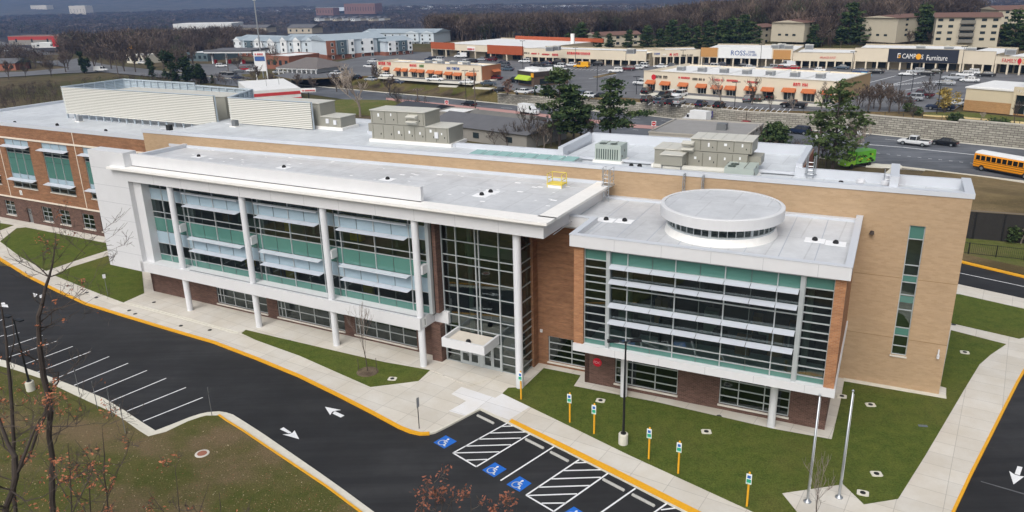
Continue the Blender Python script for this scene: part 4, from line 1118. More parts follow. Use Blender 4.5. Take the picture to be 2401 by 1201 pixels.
def lamp_post(name, label, p, h, base=True, heads=((1, 0),), group=None):
    a = thing(name, label, 'lamp post', (p.x, p.y, p.z), R(-20), group); F = WM[a]; z = 0
    if base:
        b = MB(F); b.lathe([(.33, -.3), (.33, .75), (.30, .8), (0, .8)], (0, 0, 0), 18); b.build('concrete_base', CURBC, a); z = .8
    b = MB(F); b.lathe([(.2, z), (.2, z + .06), (.09, z + .07), (.06, h)], (0, 0, 0), 10); b.build('pole', BLACKM, a)
    for (hx, hy) in heads:
        b = MB(F); b.tube([(0, 0, h - .1), (hx * .45, hy * .45, h + .02)], .035, 6); b.build('arm', BLACKM, a)
        d = Vector((hx, hy)).normalized(); c = Vector((hx, hy)) * .45
        b = MB(F); A = c; B = c + d * .75; b.obox((A.x, A.y, h - .02), (B.x, B.y, h - .02), .36, .1); b.build('lamp_head', BLACKM, a)
    return a


pB = at(1461, 1040, .03); d = ray(1470, 800); t = pB.y / d.y
lamp_post('lamp_post', 'black lamp post on a white concrete base in the front lawn', pB, CAMH + d.z * t - .05, heads=((-1, -.3), (.55, .25)))
lamp_post('lamp_post', 'black lamp post on a white concrete base behind the bare tree at the left', at(73, 915, 0), 6.3, heads=((-1, .2), (1, -.2)))


def flagpole(label, p, top):
    a = thing('flagpole', label, 'flagpole', (p.x, p.y, p.z)); F = WM[a]
    d = ray(*top); t = p.y / d.y; h = CAMH + d.z * t - p.z
    b = MB(F); b.lathe([(.24, 0), (.24, .03), (.15, .1), (.085, .14), (.08, .4), (.045, h)], (0, 0, 0), 14); b.build('pole', METAL, a, smooth=True)
    b = MB(F); b.lathe([(.0, 0), (.05, .02), (.085, .09), (.05, .16), (0, .18)], (0, 0, h), 12); b.build('finial', METAL, a, smooth=True)
    b = MB(F); b.tube([(.07, -.05, .9), (.06, -.05, h - .1)], .012, 4); b.build('halyard', POLEW, a)
    b = MB(F); b.box(.05, .09, -.06, -.03, 1.1, 1.25); b.build('cleat', GREYM, a)
    return a


flagpole('silver flagpole on the paved point, the left of two', at(1893, 1176, .0), (1919, 930))
flagpole('silver flagpole on the paved point, the right of two', at(1967, 1166, .0), (2000, 920))


def wheel_stop(label, a0, b0):
    A, B = at(*a0, AZ), at(*b0, AZ); c = (A + B) / 2; an = math.atan2(B.y - A.y, B.x - A.x); L = (B - A).length
    a = thing('wheel_stop', label, 'wheel stop', c, an, 'concrete wheel stops in the accessible bays'); F = WM[a]
    n = 20; pts = []
    b = MB(F)
    prof = [(-.09, 0), (-.085, .08), (-.05, .125), (.05, .125), (.085, .08), (.09, 0)]
    vs = [(x, y, z) for x in (-L / 2, -L / 2 + .05, L / 2 - .05, L / 2) for y, z in prof]
    vs = [(x, y * (.8 if i // 6 in (0, 3) else 1), z * (.75 if i // 6 in (0, 3) else 1)) for i, (x, y, z) in enumerate(vs)]
    fs = [(i * 6 + k, (i + 1) * 6 + k, (i + 1) * 6 + k + 1, i * 6 + k + 1) for i in range(3) for k in range(5)] + [tuple(range(6)), tuple(range(23, 17, -1))]
    b.add(vs, fs); b.build('block', M('wheel_stop_concrete', '#b3b3ae', .85, var=.12, scale=4, fine=(12, .25)), a)
    b = MB(F)
    for x in (-L / 2 + .25, L / 2 - .25): b.lathe([(.025, .10), (.025, .14), (0, .14)], (x, 0, 0), 8)
    b.build('anchor_pins', GREYM, a)


for lab, a0, b0 in [('grey concrete wheel stop in the bay at the walk corner, nearest the entrance', (1119, 975), (1158, 994)), ('grey concrete wheel stop just right of the first striped aisle', (1232, 1031), (1275, 1052.6)),
                    ('grey concrete wheel stop just left of the second striped aisle', (1290.6, 1061), (1333, 1083)), ('grey concrete wheel stop just right of the second striped aisle', (1413.6, 1125), (1464, 1151.6)), ('grey concrete wheel stop nearest the bottom edge of the photo', (1482, 1160.6), (1535, 1188))]:
    wheel_stop(lab, a0, b0)


def drain_pad(label, x, y, dark=True):
    p = at(x, y, .03); a = thing('drain_pad', label, 'drain cover', p, R(-25 + (x % 7) * 5), 'round covers in concrete pads in the lawn'); F = WM[a]
    b = MB(F); b.prism([(-.34, -.22), (-.22, -.28), (.22, -.28), (.34, -.22), (.34, .22), (.22, .28), (-.22, .28), (-.34, .22)], -.05, .05); b.build('pad', CURBC, a)
    b = MB(F); b.lathe([(.17, .05), (.17, .065), (0, .07)], (0, 0, 0), 14); b.build('cover', DARK if dark else GREYM, a)


for x, y, lab in [(920, 889, 'round cover in a concrete pad on the small triangular lawn'), (1408, 940, 'round cover in a concrete pad between two accessible parking signs'), (1656, 1013, 'round cover in a concrete pad in the middle of the front lawn'), (2041, 950, 'round cover in a concrete pad near the foot of the tan wall'),
                  (2055, 1112, 'round cover in a concrete pad right of the flagpoles, the farther of the pair'), (2023, 1157, 'round cover in a concrete pad closest to the flagpoles'), (2262, 827, 'round cover in a concrete pad at the right by the curving walk'), (1974, 930, 'small pale cover at the corner of the block walk')]:
    drain_pad(lab, x, y)
a = thing('drain_grate', 'small bluish grate lying flat in the right lawn', 'drain grate', at(2164, 999, .03), R(-10)); F = WM[a]
mb = MB(F); mb.box(-.3, .3, -.12, .12, 0, .03); mb.build('frame', M('blue_grey_metal', '#5c6a7c', .5), a)
mb = MB(F)
for k in range(6): mb.box(-.26 + k * .1, -.22 + k * .1, -.09, .09, .03, .045)
mb.build('bars', GREYM, a)
for i, (x, y) in enumerate([(204, 686), (226, 698), (303, 728), (317, 736), (424, 764), (492, 774), (361, 709), (1686, 976), (2236, 761)]):
    b = MB(); p = at(x, y, 0.004 if i != 6 else .055); b.lathe([(.2, 0), (.19, .012), (0, .014)], (0, 0, 0), 14)
    b.F = Matrix.Translation(p); o = b.build('walk_drain', BLACKM, None, origin=p)
    tag(o, ['dark round drain in the walk by the grass tip, nearest the left', 'dark round drain in the walk beside the small sign', 'dark round drain in the walk, upper of the close pair left of the first column', 'dark round drain in the walk, lower of the close pair left of the first column', 'dark round drain in the walk below the second column, left one',
            'dark round drain in the walk just above the left tip of the triangular lawn', 'dark round drain in the platform left of the first column', 'dark round drain in the strip along the block wall', 'dark round drain in the narrow path behind the tan wall'][i], 'drain', 'round drains set in the concrete walks')


def sign_post(name, label, p, h, face=R(-30), panel=(.3, .45), mat=None, group=None, post=None, back=True):
    a = thing(name, label, 'sign post', p, face, group); F = WM[a]
    b = MB(F); b.box(-.025, .025, -.02, .02, 0, h); b.build('post', post or GREYM, a)
    b = MB(F); b.box(-panel[0] / 2, panel[0] / 2, -.035, -.022, h - panel[1], h - .01); b.build('panel', mat or POLEW, a)
    return a


sign_post('curb_sign', 'thin dark post with two small grey sign plates on the walk by the yellow kerb', at(983, 1005, 0), 2.5, R(60), (.3, .75), GREYP, post=BLACKM)
sign_post('curb_sign', 'thin green post with a small white sign on the lawn by the left walk', at(253, 693, .03), 2.4, R(30), (.3, .45), POLEW)
for (x, y, lab) in [(497, 974, 'thin grey sign post seen edge-on at the rounded grass corner'), (294, 1016, 'thin grey sign post seen edge-on at the gutter, nearest the gutter corner'), (264, 977, 'thin grey sign post seen edge-on at the gutter, second from the corner'), (229, 958, 'thin grey sign post seen edge-on at the gutter, third from the corner'), (187, 926, 'thin grey sign post seen edge-on at the gutter, farthest from the corner')]:
    sign_post('bay_sign', lab, at(x, y, 0), 2.35, R(105), (.3, .45), GREYM, 'sign posts along the parking bays', GREYM)
# manhole ring and pale stones in the foreground grass
a = thing('manhole_cover', 'round rusty manhole cover with a pale ring in the foreground grass', 'manhole', at(474, 1064, 0.0)); F = WM[a]
mb = MB(F); mb.lathe([(.5, -.02), (.48, .03), (.34, .04), (.34, .02), (0, .02)], (0, 0, 0), 20); mb.build('ring', SILL, a)
mb = MB(F); mb.lathe([(.33, .02), (.32, .045), (0, .05)], (0, 0, 0), 20); mb.build('cover', M('rust_lid', '#9a6450', .8), a)
# black metal fence, dark timber screen and gravel beyond the side drive
def rail_fence(name, label, pts, h, n, mat, pales=True):
    a = thing(name, label, 'fence', pts[0]); r = MB(); s = MB(); q = MB()
    for i in range(len(pts) - 1):
        A, B = pts[i], pts[i + 1]; L = (B - A).length; k = max(1, int(L / n))
        for j in range(k + (i == len(pts) - 2)):
            c = A.lerp(B, j / k); q.box(c.x - .04, c.x + .04, c.y - .04, c.y + .04, c.z - .1, c.z + h)
        for z in (.12, h * .92): r.obox(A + Vector((0, 0, z)), B + Vector((0, 0, z)), .035, .04)
        if pales:
            m = int(L / .18)
            for j in range(m):
                c = A.lerp(B, (j + .5) / m); s.box(c.x - .009, c.x + .009, c.y - .009, c.y + .009, c.z + .1, c.z + h)
    r.build('rails', mat, a); q.build('posts', mat, a)
    if s.f: s.build('pales', mat, a)
    return a


rail_fence('metal_fence', 'low black metal fence on the grass beyond the side drive', [at(2220, 588, 0), at(2270, 596, 0), at(2401, 611, 0), at(2520, 625, 0)], 1.4, 2.4, BLACKM)
slab('lawn', [(2180, 540), (2268, 558), (2401, 571), (2560, 590), (2560, 668), (2401, 626), (2262, 596), (2160, 575)], .0, grass('far_lawn_grass', '#5a6330', '#6c7040', '#77704c', .15, 1.2), .3)
wA, wB = at(2180, 552, 0), at(2560, 583, 0); _, _, wa = frame_from(wA, wB); wl_ = (wB - wA).length
a = thing('timber_wall', 'tall dark timber retaining wall beyond the fence at the right edge', 'wall', wA, wa); F = WM[a]
mb = MB(F); mb.box(-4, wl_, 0, .3, -.3, 3.35); mb.build('panels', M('dark_timber', '#2b2927', .9, var=.35, scale=.8, fine=(4, .3)), a)  # near-black boards with random tone variation
mb = MB(F); mb.box(-4, wl_, -.05, .4, 3.35, 3.45); mb.build('cap', M('weathered_cap', '#6d6252', .8), a)
mb = MB(F)
for k in range(8): mb.box(k * 3 - 1.5, k * 3 - 1.35, -.08, 0, -.3, 3.35)
mb.build('posts', BLACKM, a)
# dry slope between the wall and the road: a bank held by the timber wall
bA = F @ Vector((-4, .35, 3.3)); bB = F @ Vector((wl_, .35, 3.3))
mb = MB(); r0 = [at(2170, 398, .0), at(2300, 413, .0), at(2401, 428, .0), at(2620, 458, 0)]
k = len(r0); vs = [bA.lerp(bB, i / (k - 1)) for i in range(k)] + [bA.lerp(bB, i / (k - 1)) + Vector((5.5, 9, -.2)) for i in range(k)] + [Vector((p.x, p.y, -.08)) for p in r0]
mb.add(vs, [(r * k + i, r * k + i + 1, (r + 1) * k + i + 1, (r + 1) * k + i) for r in range(2) for i in range(k - 1)]); struct(mb.build('dry_bank', DRYG))

# ---------------------------------------------------------------- the road behind the school and the stone wall
ROADZ = -.08
near = [(2700, 468), (2401, 425), (2160, 396), (2040, 383), (1900, 366), (1500, 328), (1250, 300), (1010, 262), (850, 240), (700, 217), (560, 203), (380, 182)]
sheet('back_road', [at(a, b, ROADZ) for a, b, _ in ROADPX] + [at(a, b, ROADZ) for a, b in near[::-1]], ROADZ, ASPHB, raw=True)
mb = MB(); mb.ribbon([at(a, b, 0) for a, b, _ in ROADPX], .3, -.3, .08, off=-.2); struct(mb.build('grey_kerb', CURBC))
mb = MB(); mb.ribbon(px(near[:6]), .3, -.3, .05); struct(mb.build('grey_kerb', CURBC))
slab('median', [(905, 229), (938, 233), (1220, 261), (1381, 279.5), (1484, 291.5), (1590, 299), (1588, 305), (1484, 298.5), (1381, 286), (1220, 267), (938, 238.5), (905, 233)], .03, M('pink_pavers', '#b28a84', .85, var=.12, scale=.6), .15)
mb = MB()
for a, b, w in [((2000, 336), (2117, 345.5), .35), ((2117, 345.5), (2271, 361.5), .35), ((2271, 361.5), (2401, 375), .35), ((2401, 375), (2600, 397), .35), ((2000, 388), (2160, 400), .15), ((2160, 400), (2401, 429), .15)]: pline(a, b, w, ROADZ + .01)
for k in range(16):
    t0, t1 = k / 16, k / 16 + .022
    for (a, b) in (((2030, 356), (2420, 398)), ((1100, 246), (2300, 345)), ((950, 246), (1560, 312))):
        A = (a[0] + (b[0] - a[0]) * t0, a[1] + (b[1] - a[1]) * t0); B = (a[0] + (b[0] - a[0]) * t1, a[1] + (b[1] - a[1]) * t1); pline(A, B, .16, ROADZ + .01)
struct(mb.build('road_markings', WPAINT))
slab('road_corner_walk', [(2035, 384), (2110, 386), (2118, 391), (2085, 410), (2070, 410), (2090, 393), (2030, 390)], .02, CURBC, .2)


def block_mat():
    m, nt, p = node_mat('stone_blocks'); tc = nt.nodes.new("ShaderNodeTexCoord"); uv = nt.nodes.new("ShaderNodeSeparateXYZ"); nt.links.new(tc.outputs['Object'], uv.inputs[0])
    s1 = nt.nodes.new("ShaderNodeMath"); s1.operation = 'MULTIPLY'; s1.inputs[1].default_value = -.7; nt.links.new(uv.outputs[0], s1.inputs[0])
    s2 = nt.nodes.new("ShaderNodeMath"); s2.operation = 'MULTIPLY_ADD'; s2.inputs[1].default_value = .714; nt.links.new(uv.outputs[1], s2.inputs[0]); nt.links.new(s1.outputs[0], s2.inputs[2])
    cx = nt.nodes.new("ShaderNodeCombineXYZ"); nt.links.new(s2.outputs[0], cx.inputs[0]); nt.links.new(uv.outputs[2], cx.inputs[1])
    b = nt.nodes.new("ShaderNodeTexBrick"); nt.links.new(cx.outputs[0], b.inputs[0]); b.inputs['Scale'].default_value = 1; b.inputs['Brick Width'].default_value = 1.15; b.inputs['Row Height'].default_value = .42; b.inputs['Mortar Size'].default_value = .05
    b.inputs['Color1'].default_value = rgba(lin('#b0ada2')); b.inputs['Color2'].default_value = rgba(lin('#8e8b82')); b.inputs['Mortar'].default_value = rgba(lin('#625d55'))
    c = mixc(nt, 1, b.outputs[0], mixc(nt, nz(nt, tc.outputs['Object'], 1.2, 5), (.7, .7, .68), (1.15, 1.15, 1.15)), 'MULTIPLY')
    nt.links.new(c, p.inputs['Base Color']); p.inputs['Roughness'].default_value = .9; return m


WALLPX = [q for q in ROADPX if q[2] > .2]
base = at(1742, 296.5, 0); wl0 = thing('stone_retaining_wall', 'long pale stone block retaining wall along the far side of the road', 'retaining wall', base)
pts = []
for i in range(len(WALLPX) - 1):
    A = at(WALLPX[i][0], WALLPX[i][1], 0); B = at(WALLPX[i + 1][0], WALLPX[i + 1][1], 0); n = max(1, int((B - A).length / 7))
    for k in range(n): t = k / n; pts.append((A.lerp(B, t), WALLPX[i][2] * (1 - t) + WALLPX[i + 1][2] * t))
mb = MB(); cp = MB(); off = Vector((.714, .7, 0)) * 1.5
for i in range(len(pts) - 1):
    h = (round((pts[i][1]) / .55) + .35) * .55; A, B = pts[i][0] + off, pts[i + 1][0] + off
    A.z = B.z = -.4; mb.obox(A, B, .9, h + .4); A.z = B.z = h; cp.obox(A, B, 1.0, .14)
mb.build('block_courses', block_mat(), wl0); cp.build('cap_stones', M('cap_stone', '#b9b4a8', .9, var=.15), wl0)
fp = [(p + Vector((.714, .7, 0)) * 3.2) for p, _ in pts]
for p in fp: p.z = ground_h(p.x, p.y) - .05
rail_fence('metal_fence', 'long dark rail fence along the top of the stone wall', fp[::2], 1.3, 3.0, M('dark_fence', '#3a3836', .7), pales=False)

mb = MB(); n = len(pts); nv = Vector((.714, .7, 0)); vs = []
for p, zt in pts:
    for e in (1.9, 3.0, 4.5, 12, 15):
        q = p + nv * e; vs.append((q.x, q.y, (ground_h(q.x, q.y) if e > 2.5 else (round(zt / .55) + .35) * .55) + (.05 if e < 14 else -.15)))
mb.add(vs, [(i * 5 + k, i * 5 + k + 1, (i + 1) * 5 + k + 1, (i + 1) * 5 + k) for i in range(n - 1) for k in range(4)])
struct(mb.build('planted_bank', DRYG))
mb = MB(); q0 = [q for q in ROADPX if q[0] <= 1160]; lp = []
for i in range(len(q0) - 1):
    A = at(q0[i][0], q0[i][1], 0); B = at(q0[i + 1][0], q0[i + 1][1], 0); n = max(1, int((B - A).length / 6)); lp += [A.lerp(B, k / n) for k in range(n)]
vs = [((p + nv * e).x, (p + nv * e).y, max(ground_h((p + nv * e).x, (p + nv * e).y), ground_h((p + nv * e).x, (p + nv * e).y, True)) + (.06 if 1 < e < 12 else -.1)) for p in lp for e in (.4, 2, 4, 6, 8, 10, 11.5, 13)]
mb.add(vs, [(i * 8 + k, i * 8 + k + 1, (i + 1) * 8 + k + 1, (i + 1) * 8 + k) for i in range(len(lp) - 1) for k in range(7)])
struct(mb.build('grass_verge', grass('verge_grass', '#5e5838', '#6d6242', '#57592f', .08, .5)))

# ---------------------------------------------------------------- shopping centre
PZ = 3.0
LOTF = [(760, 190), (830, 196), (900, 201), (979, 205), (1073, 208), (1139, 219), (1233, 222), (1350, 234), (1497, 247), (1639, 253), (1729, 257), (1817, 261), (1936, 262), (2104, 262), (2168, 263)]
def back_off(p):
    e, zt = road_edge(p.x, p.y); k = max(0, (4.2 if zt > .4 else 11.0) - e)
    return Vector((p.x + .714 * k, p.y + .7 * k, p.z))
lot = [back_off(at(a, b, PZ + .06)) for a, b in LOTF] + [at(a, b, PZ + .06) for a, b in [(2230, 262), (2290, 225), (2460, 215), (2480, 170), (2240, 158), (2000, 150), (1640, 145), (1500, 148), (1230, 138), (1010, 122), (900, 122), (770, 150), (720, 160), (640, 178), (690, 186)]]
mb = MB(); mb.prism([(p.x, p.y) for p in lot], PZ - .25, PZ + .06, 0, 1); struct(mb.build('shopping_lot', [ASPHG, DRYG]))
mb = MB()
for a, b in [((2120, 212), (2240, 190)), ((2085, 200), (2170, 178)), ((2030, 196), (2100, 178)), ((1400, 176), (1480, 160)), ((1380, 185), (1445, 175)), ((1900, 170), (1975, 172))]: pline(a, b, .3, PZ + .08)
for x in range(0, 26):
    pline((2060 + x * 7, 204 - x * .6), (2070 + x * 7, 200 - x * .6), .18, PZ + .08); pline((1240 + x * 9, 161 + x * .25), (1248 + x * 9, 158 + x * .25), .18, PZ + .08)
    pline((1520 + x * 13, 246 + x * .75), (1530 + x * 13, 237 + x * .75), .16, PZ + .08)
struct(mb.build('bay_markings', WPAINT))
for i, q in enumerate([[(1030, 199), (1075, 201), (1070, 204), (1028, 202)], [(1110, 204), (1160, 206), (1150, 209), (1108, 207)], [(1390, 180), (1440, 170), (1446, 172), (1400, 182)], [(1505, 215), (1760, 234), (1960, 247), (1958, 252), (1755, 240), (1500, 221)], [(890, 179), (1100, 193), (1168, 184), (1172, 186), (1105, 198), (885, 183)]]):
    slab('lot_island', q, PZ + .2, CURBC if i != 2 else DRYG, .2)

MALLW = M('mall_stucco', '#d6cbb6', .85, var=.06, scale=.3); MALLB = M('mall_brown_panel', '#b98a52', .8, var=.08); MALLR = M('mall_rust_panel', '#a4512f', .8, var=.10, scale=.4)
MALLWH = M('mall_white_panel', '#e3e5e4', .6, var=.03); ROOFW = M('white_flat_roof', '#e4e5e4', .6, var=.08, scale=.15, fine=(.8, .12)); NAVY = M('navy_sign', '#1d2433', .5)
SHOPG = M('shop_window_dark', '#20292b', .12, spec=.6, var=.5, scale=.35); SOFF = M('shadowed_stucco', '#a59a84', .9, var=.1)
SIGNR = M('sign_letter_red', '#c4252f', .5); SIGNB = M('sign_letter_blue', '#1c4f94', .5); SIGND = M('sign_letter_dark', '#3c352f', .6); SIGNW = M('sign_letter_white', '#e8e8e6', .5); SIGNY = M('sign_letter_amber', '#e8a323', .5); SIGNG = M('sign_letter_green', '#4d7a3e', .5)
AWN = M('orange_awning', '#b4673c', .8, var=.12, scale=.8)


def glyph_row(mb, F, x0, x1, v, z, h, seed):
    h *= .72
    """an illegible row of sign letters: short strokes, no readable characters at this distance"""
    rr = random.Random(seed); x = x0
    while x < x1 - h * .4:
        w = h * rr.uniform(.5, .8)
        if rr.random() < .13: x += h * .5; continue
        s = h * .2
        mb.box(x, x + s, v - .12, v, z, z + h); mb.box(x + w - s, x + w, v - .12, v, z, z + h)
        mb.box(x + s, x + w - s, v - .12, v, z + h * (.4 if rr.random() < .5 else .8), z + h * (.4 if rr.random() < .5 else .8) + s)
        x += w + h * .22


def store(label, a, b, ytop, ycol, depth, ncol, panels=(), side=None, rz=None, z=PZ, back=True):
    """one shop building of the strip: a,b = foot of the front at its two ends in the photograph"""
    P0, P1 = at(*a, z), at(*b, z); F, L, an = frame_from(P0, P1)
    zt = max(1.5, on_plane((a[0] + b[0]) / 2, ytop, P0, P1)[1] - z); zc = on_plane((a[0] + b[0]) / 2, ycol, P0, P1)[1] - z
    t = thing('shop_building', label, 'shop', P0, an); WM[t] = F
    m = MB(F); m.box(0, L, 0, .5, zc, zt); m.box(0, L, .5, 3.0, zc, zc + .25); m.build('fascia', MALLW, t)
    m = MB(F); m.box(-.02, L + .02, -.05, .55, zt, zt + .12); m.build('coping', M('mall_coping', '#b5ab98', .7), t)
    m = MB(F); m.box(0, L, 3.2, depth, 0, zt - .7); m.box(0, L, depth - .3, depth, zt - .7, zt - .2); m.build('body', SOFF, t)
    m = MB(F); m.box(.1, L - .1, .6, depth - .3, zt - .69, zt - .6); m.build('roof', ROOFW, t)
    m = MB(F); rr = random.Random(int(a[0])); x = .6
    while x < L - 2:
        w = rr.uniform(2.5, 5.5); m.box(x, min(L - .3, x + w), 3.1, 3.19, .25, zc - .2) if rr.random() < .85 else None; x += w + .5
    if m.f: m.build('shop_front', SHOPG, t)
    if ncol:
        for k in range(ncol + 1):
            u = .3 + (L - .6) * k / ncol; c = MB(F); c.box(u - .22, u + .22, .05, .45, 0, zc); c.build('column', MALLW, t)
    for (xa, xb, ya, yb, mt, d) in panels:
        (s0, z0) = on_plane(xa, yb, P0, P1); (s1, z1) = on_plane(xb, ya, P0, P1)
        m = MB(F); m.box(max(-.1, s0), min(L + .1, s1), -.08 - d, -.01, z0 - z, z1 - z); m.build('panel', mt, t)
    return t, F, L, P0, P1, zt, zc


def letters(t, F, P0, P1, txt, xa, xb, ybase, ytop, mat, v=-.12, z=PZ, name='lettering'):
    (s0, z0) = on_plane(xa, ybase, P0, P1); (s1, z1) = on_plane(xb, ytop, P0, P1); m = MB()
    text_into(m, txt, lambda x, y, d: (x, y, d), 1.0, depth=.06)
    w = max(q[0] for q in m.v) - min(q[0] for q in m.v); hgt = max(q[1] for q in m.v) - min(q[1] for q in m.v); x0 = min(q[0] for q in m.v); y0 = min(q[1] for q in m.v)
    H = abs(on_plane((xa + xb) / 2, ytop, P0, P1)[1] - on_plane((xa + xb) / 2, ybase, P0, P1)[1]); zb = on_plane((xa + xb) / 2, ybase, P0, P1)[1] - z
    m.v = [(s0 + (q[0] - x0) * (s1 - s0) / w, v - q[2], zb + (q[1] - y0) * H / hgt) for q in m.v]; m.F = F
    return m.build(name, mat, t)


def glyphs(t, F, P0, P1, xa, xb, ybase, h, mat, seed, v=0.0, z=PZ):
    s0, _ = on_plane(xa, ybase, P0, P1); s1, _ = on_plane(xb, ybase, P0, P1); zb = on_plane((xa + xb) / 2, ybase, P0, P1)[1] - z
    m = MB(F); glyph_row(m, F, s0, s1, v, zb, h, seed)
    if m.f: m.build('lettering', mat, t)


# S1: big shop with rust panels
t, F, L, P0, P1, zt, zc = store('large shop with rust red fascia panels at the left end of the strip mall', (1012, 132), (1228, 145.5), 106.5, 121, 42, 6,
                                [(1011, 1066, 101, 114, MALLR, .02), (1143, 1227, 109, 125.5, MALLR, .02)])
(s0, z0) = on_plane(1096, 119, P0, P1); (s1, z1) = on_plane(1114, 110, P0, P1)
mb = MB(F); mb.box(s0, s1, -.18, -.01, z0 - PZ, z1 - PZ); mb.build('sign_board', SIGNW, t); glyphs(t, F, P0, P1, 1097, 1113, 117.5, .9, SIGNR, 2, -.2)
mb = MB(F); mb.box(-.2, 0, .3, 26, 0, zt - .5); mb.build('side_wall', MALLW, t)
mb = MB(F)
for k in range(5): mb.box(-.24, -.2, 2 + k * 4.5, 3.2 + k * 4.5, 3.4, 4.4)
mb.build('side_windows', SHOPG, t)
mb = MB(F); mb.box(10, L + 6, 40.5, 41.4, zt - .7, zt + .8); mb.build('rear_panel', MALLR, t)
mb = MB(F); mb.box(L - 2, L - .4, 30, 30.6, zt - .6, zt + 3.2); mb.build('roof_pylon', SIGNW, t)
# S2 small shops
t, F, L, P0, P1, zt, zc = store('row of small shops with red letter signs, between the rust panelled shop and the jog', (1229, 146.5), (1514, 158), 117.5, 138.5, 15, 16)
for i, (xa, xb, y, h, mt) in enumerate([(1229, 1243, 126.5, .8, SIGND), (1246, 1264, 128, .8, SIGNR), (1271, 1288, 129.5, .7, SIGNR), (1295, 1310, 131.5, 1.1, SIGNR), (1330, 1396, 129, 1.3, SIGNR)]): glyphs(t, F, P0, P1, xa, xb, y, h, mt, 10 + i)
# S3
t, F, L, P0, P1, zt, zc = store('set back beige shops with dark and red signs beside the white fronted shop', (1516, 155), (1641, 153), 117.5, 133.5, 15, 8)
for i, (xa, xb, y, h, mt) in enumerate([(1534, 1548, 128.5, .8, SIGNB), (1554, 1564, 130, .7, SIGNW), (1570, 1590, 131.5, 1.2, SIGNR), (1598, 1623, 132, .8, SIGND)]): glyphs(t, F, P0, P1, xa, xb, y, h, mt, 20 + i)
# S4 white front
t, F, L, P0, P1, zt, zc = store('white fronted shop with large blue letters and brown end panels', (1642, 154), (1856, 159), 114.5, 136.5, 24, 11,
                                [(1643, 1683, 112, 133, MALLB, .02), (1684, 1811, 112, 136, MALLWH, .06), (1812, 1855, 118, 139, MALLB, .02)])
letters(t, F, P0, P1, 'ROSS', 1714, 1749, 130, 118.5, SIGNB, -.2); letters(t, F, P0, P1, 'DRESS', 1755, 1771, 124.3, 119.8, SIGNB, -.2); letters(t, F, P0, P1, 'FOR LESS', 1750, 1774.5, 131, 125.8, SIGNB, -.2)
# S5
t, F, L, P0, P1, zt, zc = store('beige outlet shop with small red letters, between the white front and the navy sign', (1857, 159.5), (1999, 162.5), 124.5, 144, 22, 7)
letters(t, F, P0, P1, 'APPLIANCES OUTLET', 1922, 1960, 138, 133, SIGNR, -.05)
# S6 navy sign
t, F, L, P0, P1, zt, zc = store('furniture shop with long navy sign board on the beige front', (2000, 162), (2252, 169.5), 115, 147, 22, 9, [(2081, 2250, 117.5, 145, NAVY, .1)])
letters(t, F, P0, P1, 'CAMP', 2115, 2149, 137.5, 126, SIGNW, -.25); letters(t, F, P0, P1, 'S', 2160, 2166, 138.8, 128.2, SIGNW, -.25); letters(t, F, P0, P1, 'Furniture', 2172, 2223, 142, 129.5, SIGNW, -.25)
(s0, z0) = on_plane(2154, 133, P0, P1)
mb = MB(F); mb.add([(s0 + .75 * math.cos(R(a)), -.26, z0 - PZ + .85 * math.sin(R(a))) for a in range(0, 360, 24)], [tuple(range(15))]); mb.build('round_letter', SIGNY, t)
(s0, z0) = on_plane(2104, 136, P0, P1); (s1, z1) = on_plane(2112.5, 125, P0, P1); z0 -= PZ; z1 -= PZ
mb = MB(F); w = (s1 - s0)
for (a0, a1, b0, b1, k) in [(0, 1, .8, 1, 1), (0, .2, 0, .8, 1), (.2, 1, 0, .2, 0), (.8, 1, .2, .55, 0), (.4, .8, .4, .58, 0)]: mb.box(s0 + w * a0, s0 + w * a1, -.26, -.2, z0 + (z1 - z0) * b0, z0 + (z1 - z0) * b1, k)
mb.build('square_emblem', [SIGNY, SIGNW], t)
t, F, L, P0, P1, zt, zc = store('plain beige shop between the navy sign and the red sign', (2253, 169.5), (2327, 173.5), 120.5, 151, 22, 3)
t, F, L, P0, P1, zt, zc = store('beige shop with big red letters at the right edge', (2328, 173.5), (2480, 183), 135, 153.5, 22, 5)
letters(t, F, P0, P1, 'FAMILY', 2349, 2385, 147, 138, SIGNR, -.08); letters(t, F, P0, P1, 'D', 2397, 2407, 149, 139, SIGNY, -.08)
(s0, z0) = on_plane(2391, 143.5, P0, P1)
mb = MB(F); mb.add([(s0 + .55 * math.cos(R(a)), -.1, z0 - PZ + .8 * math.sin(R(a))) for a in range(0, 360, 30)], [tuple(range(12))]); mb.box(s0 - .15, s0 + .15, -.12, -.02, z0 - PZ - 1, z0 - PZ - .6); mb.build('round_emblem', SIGNR, t)


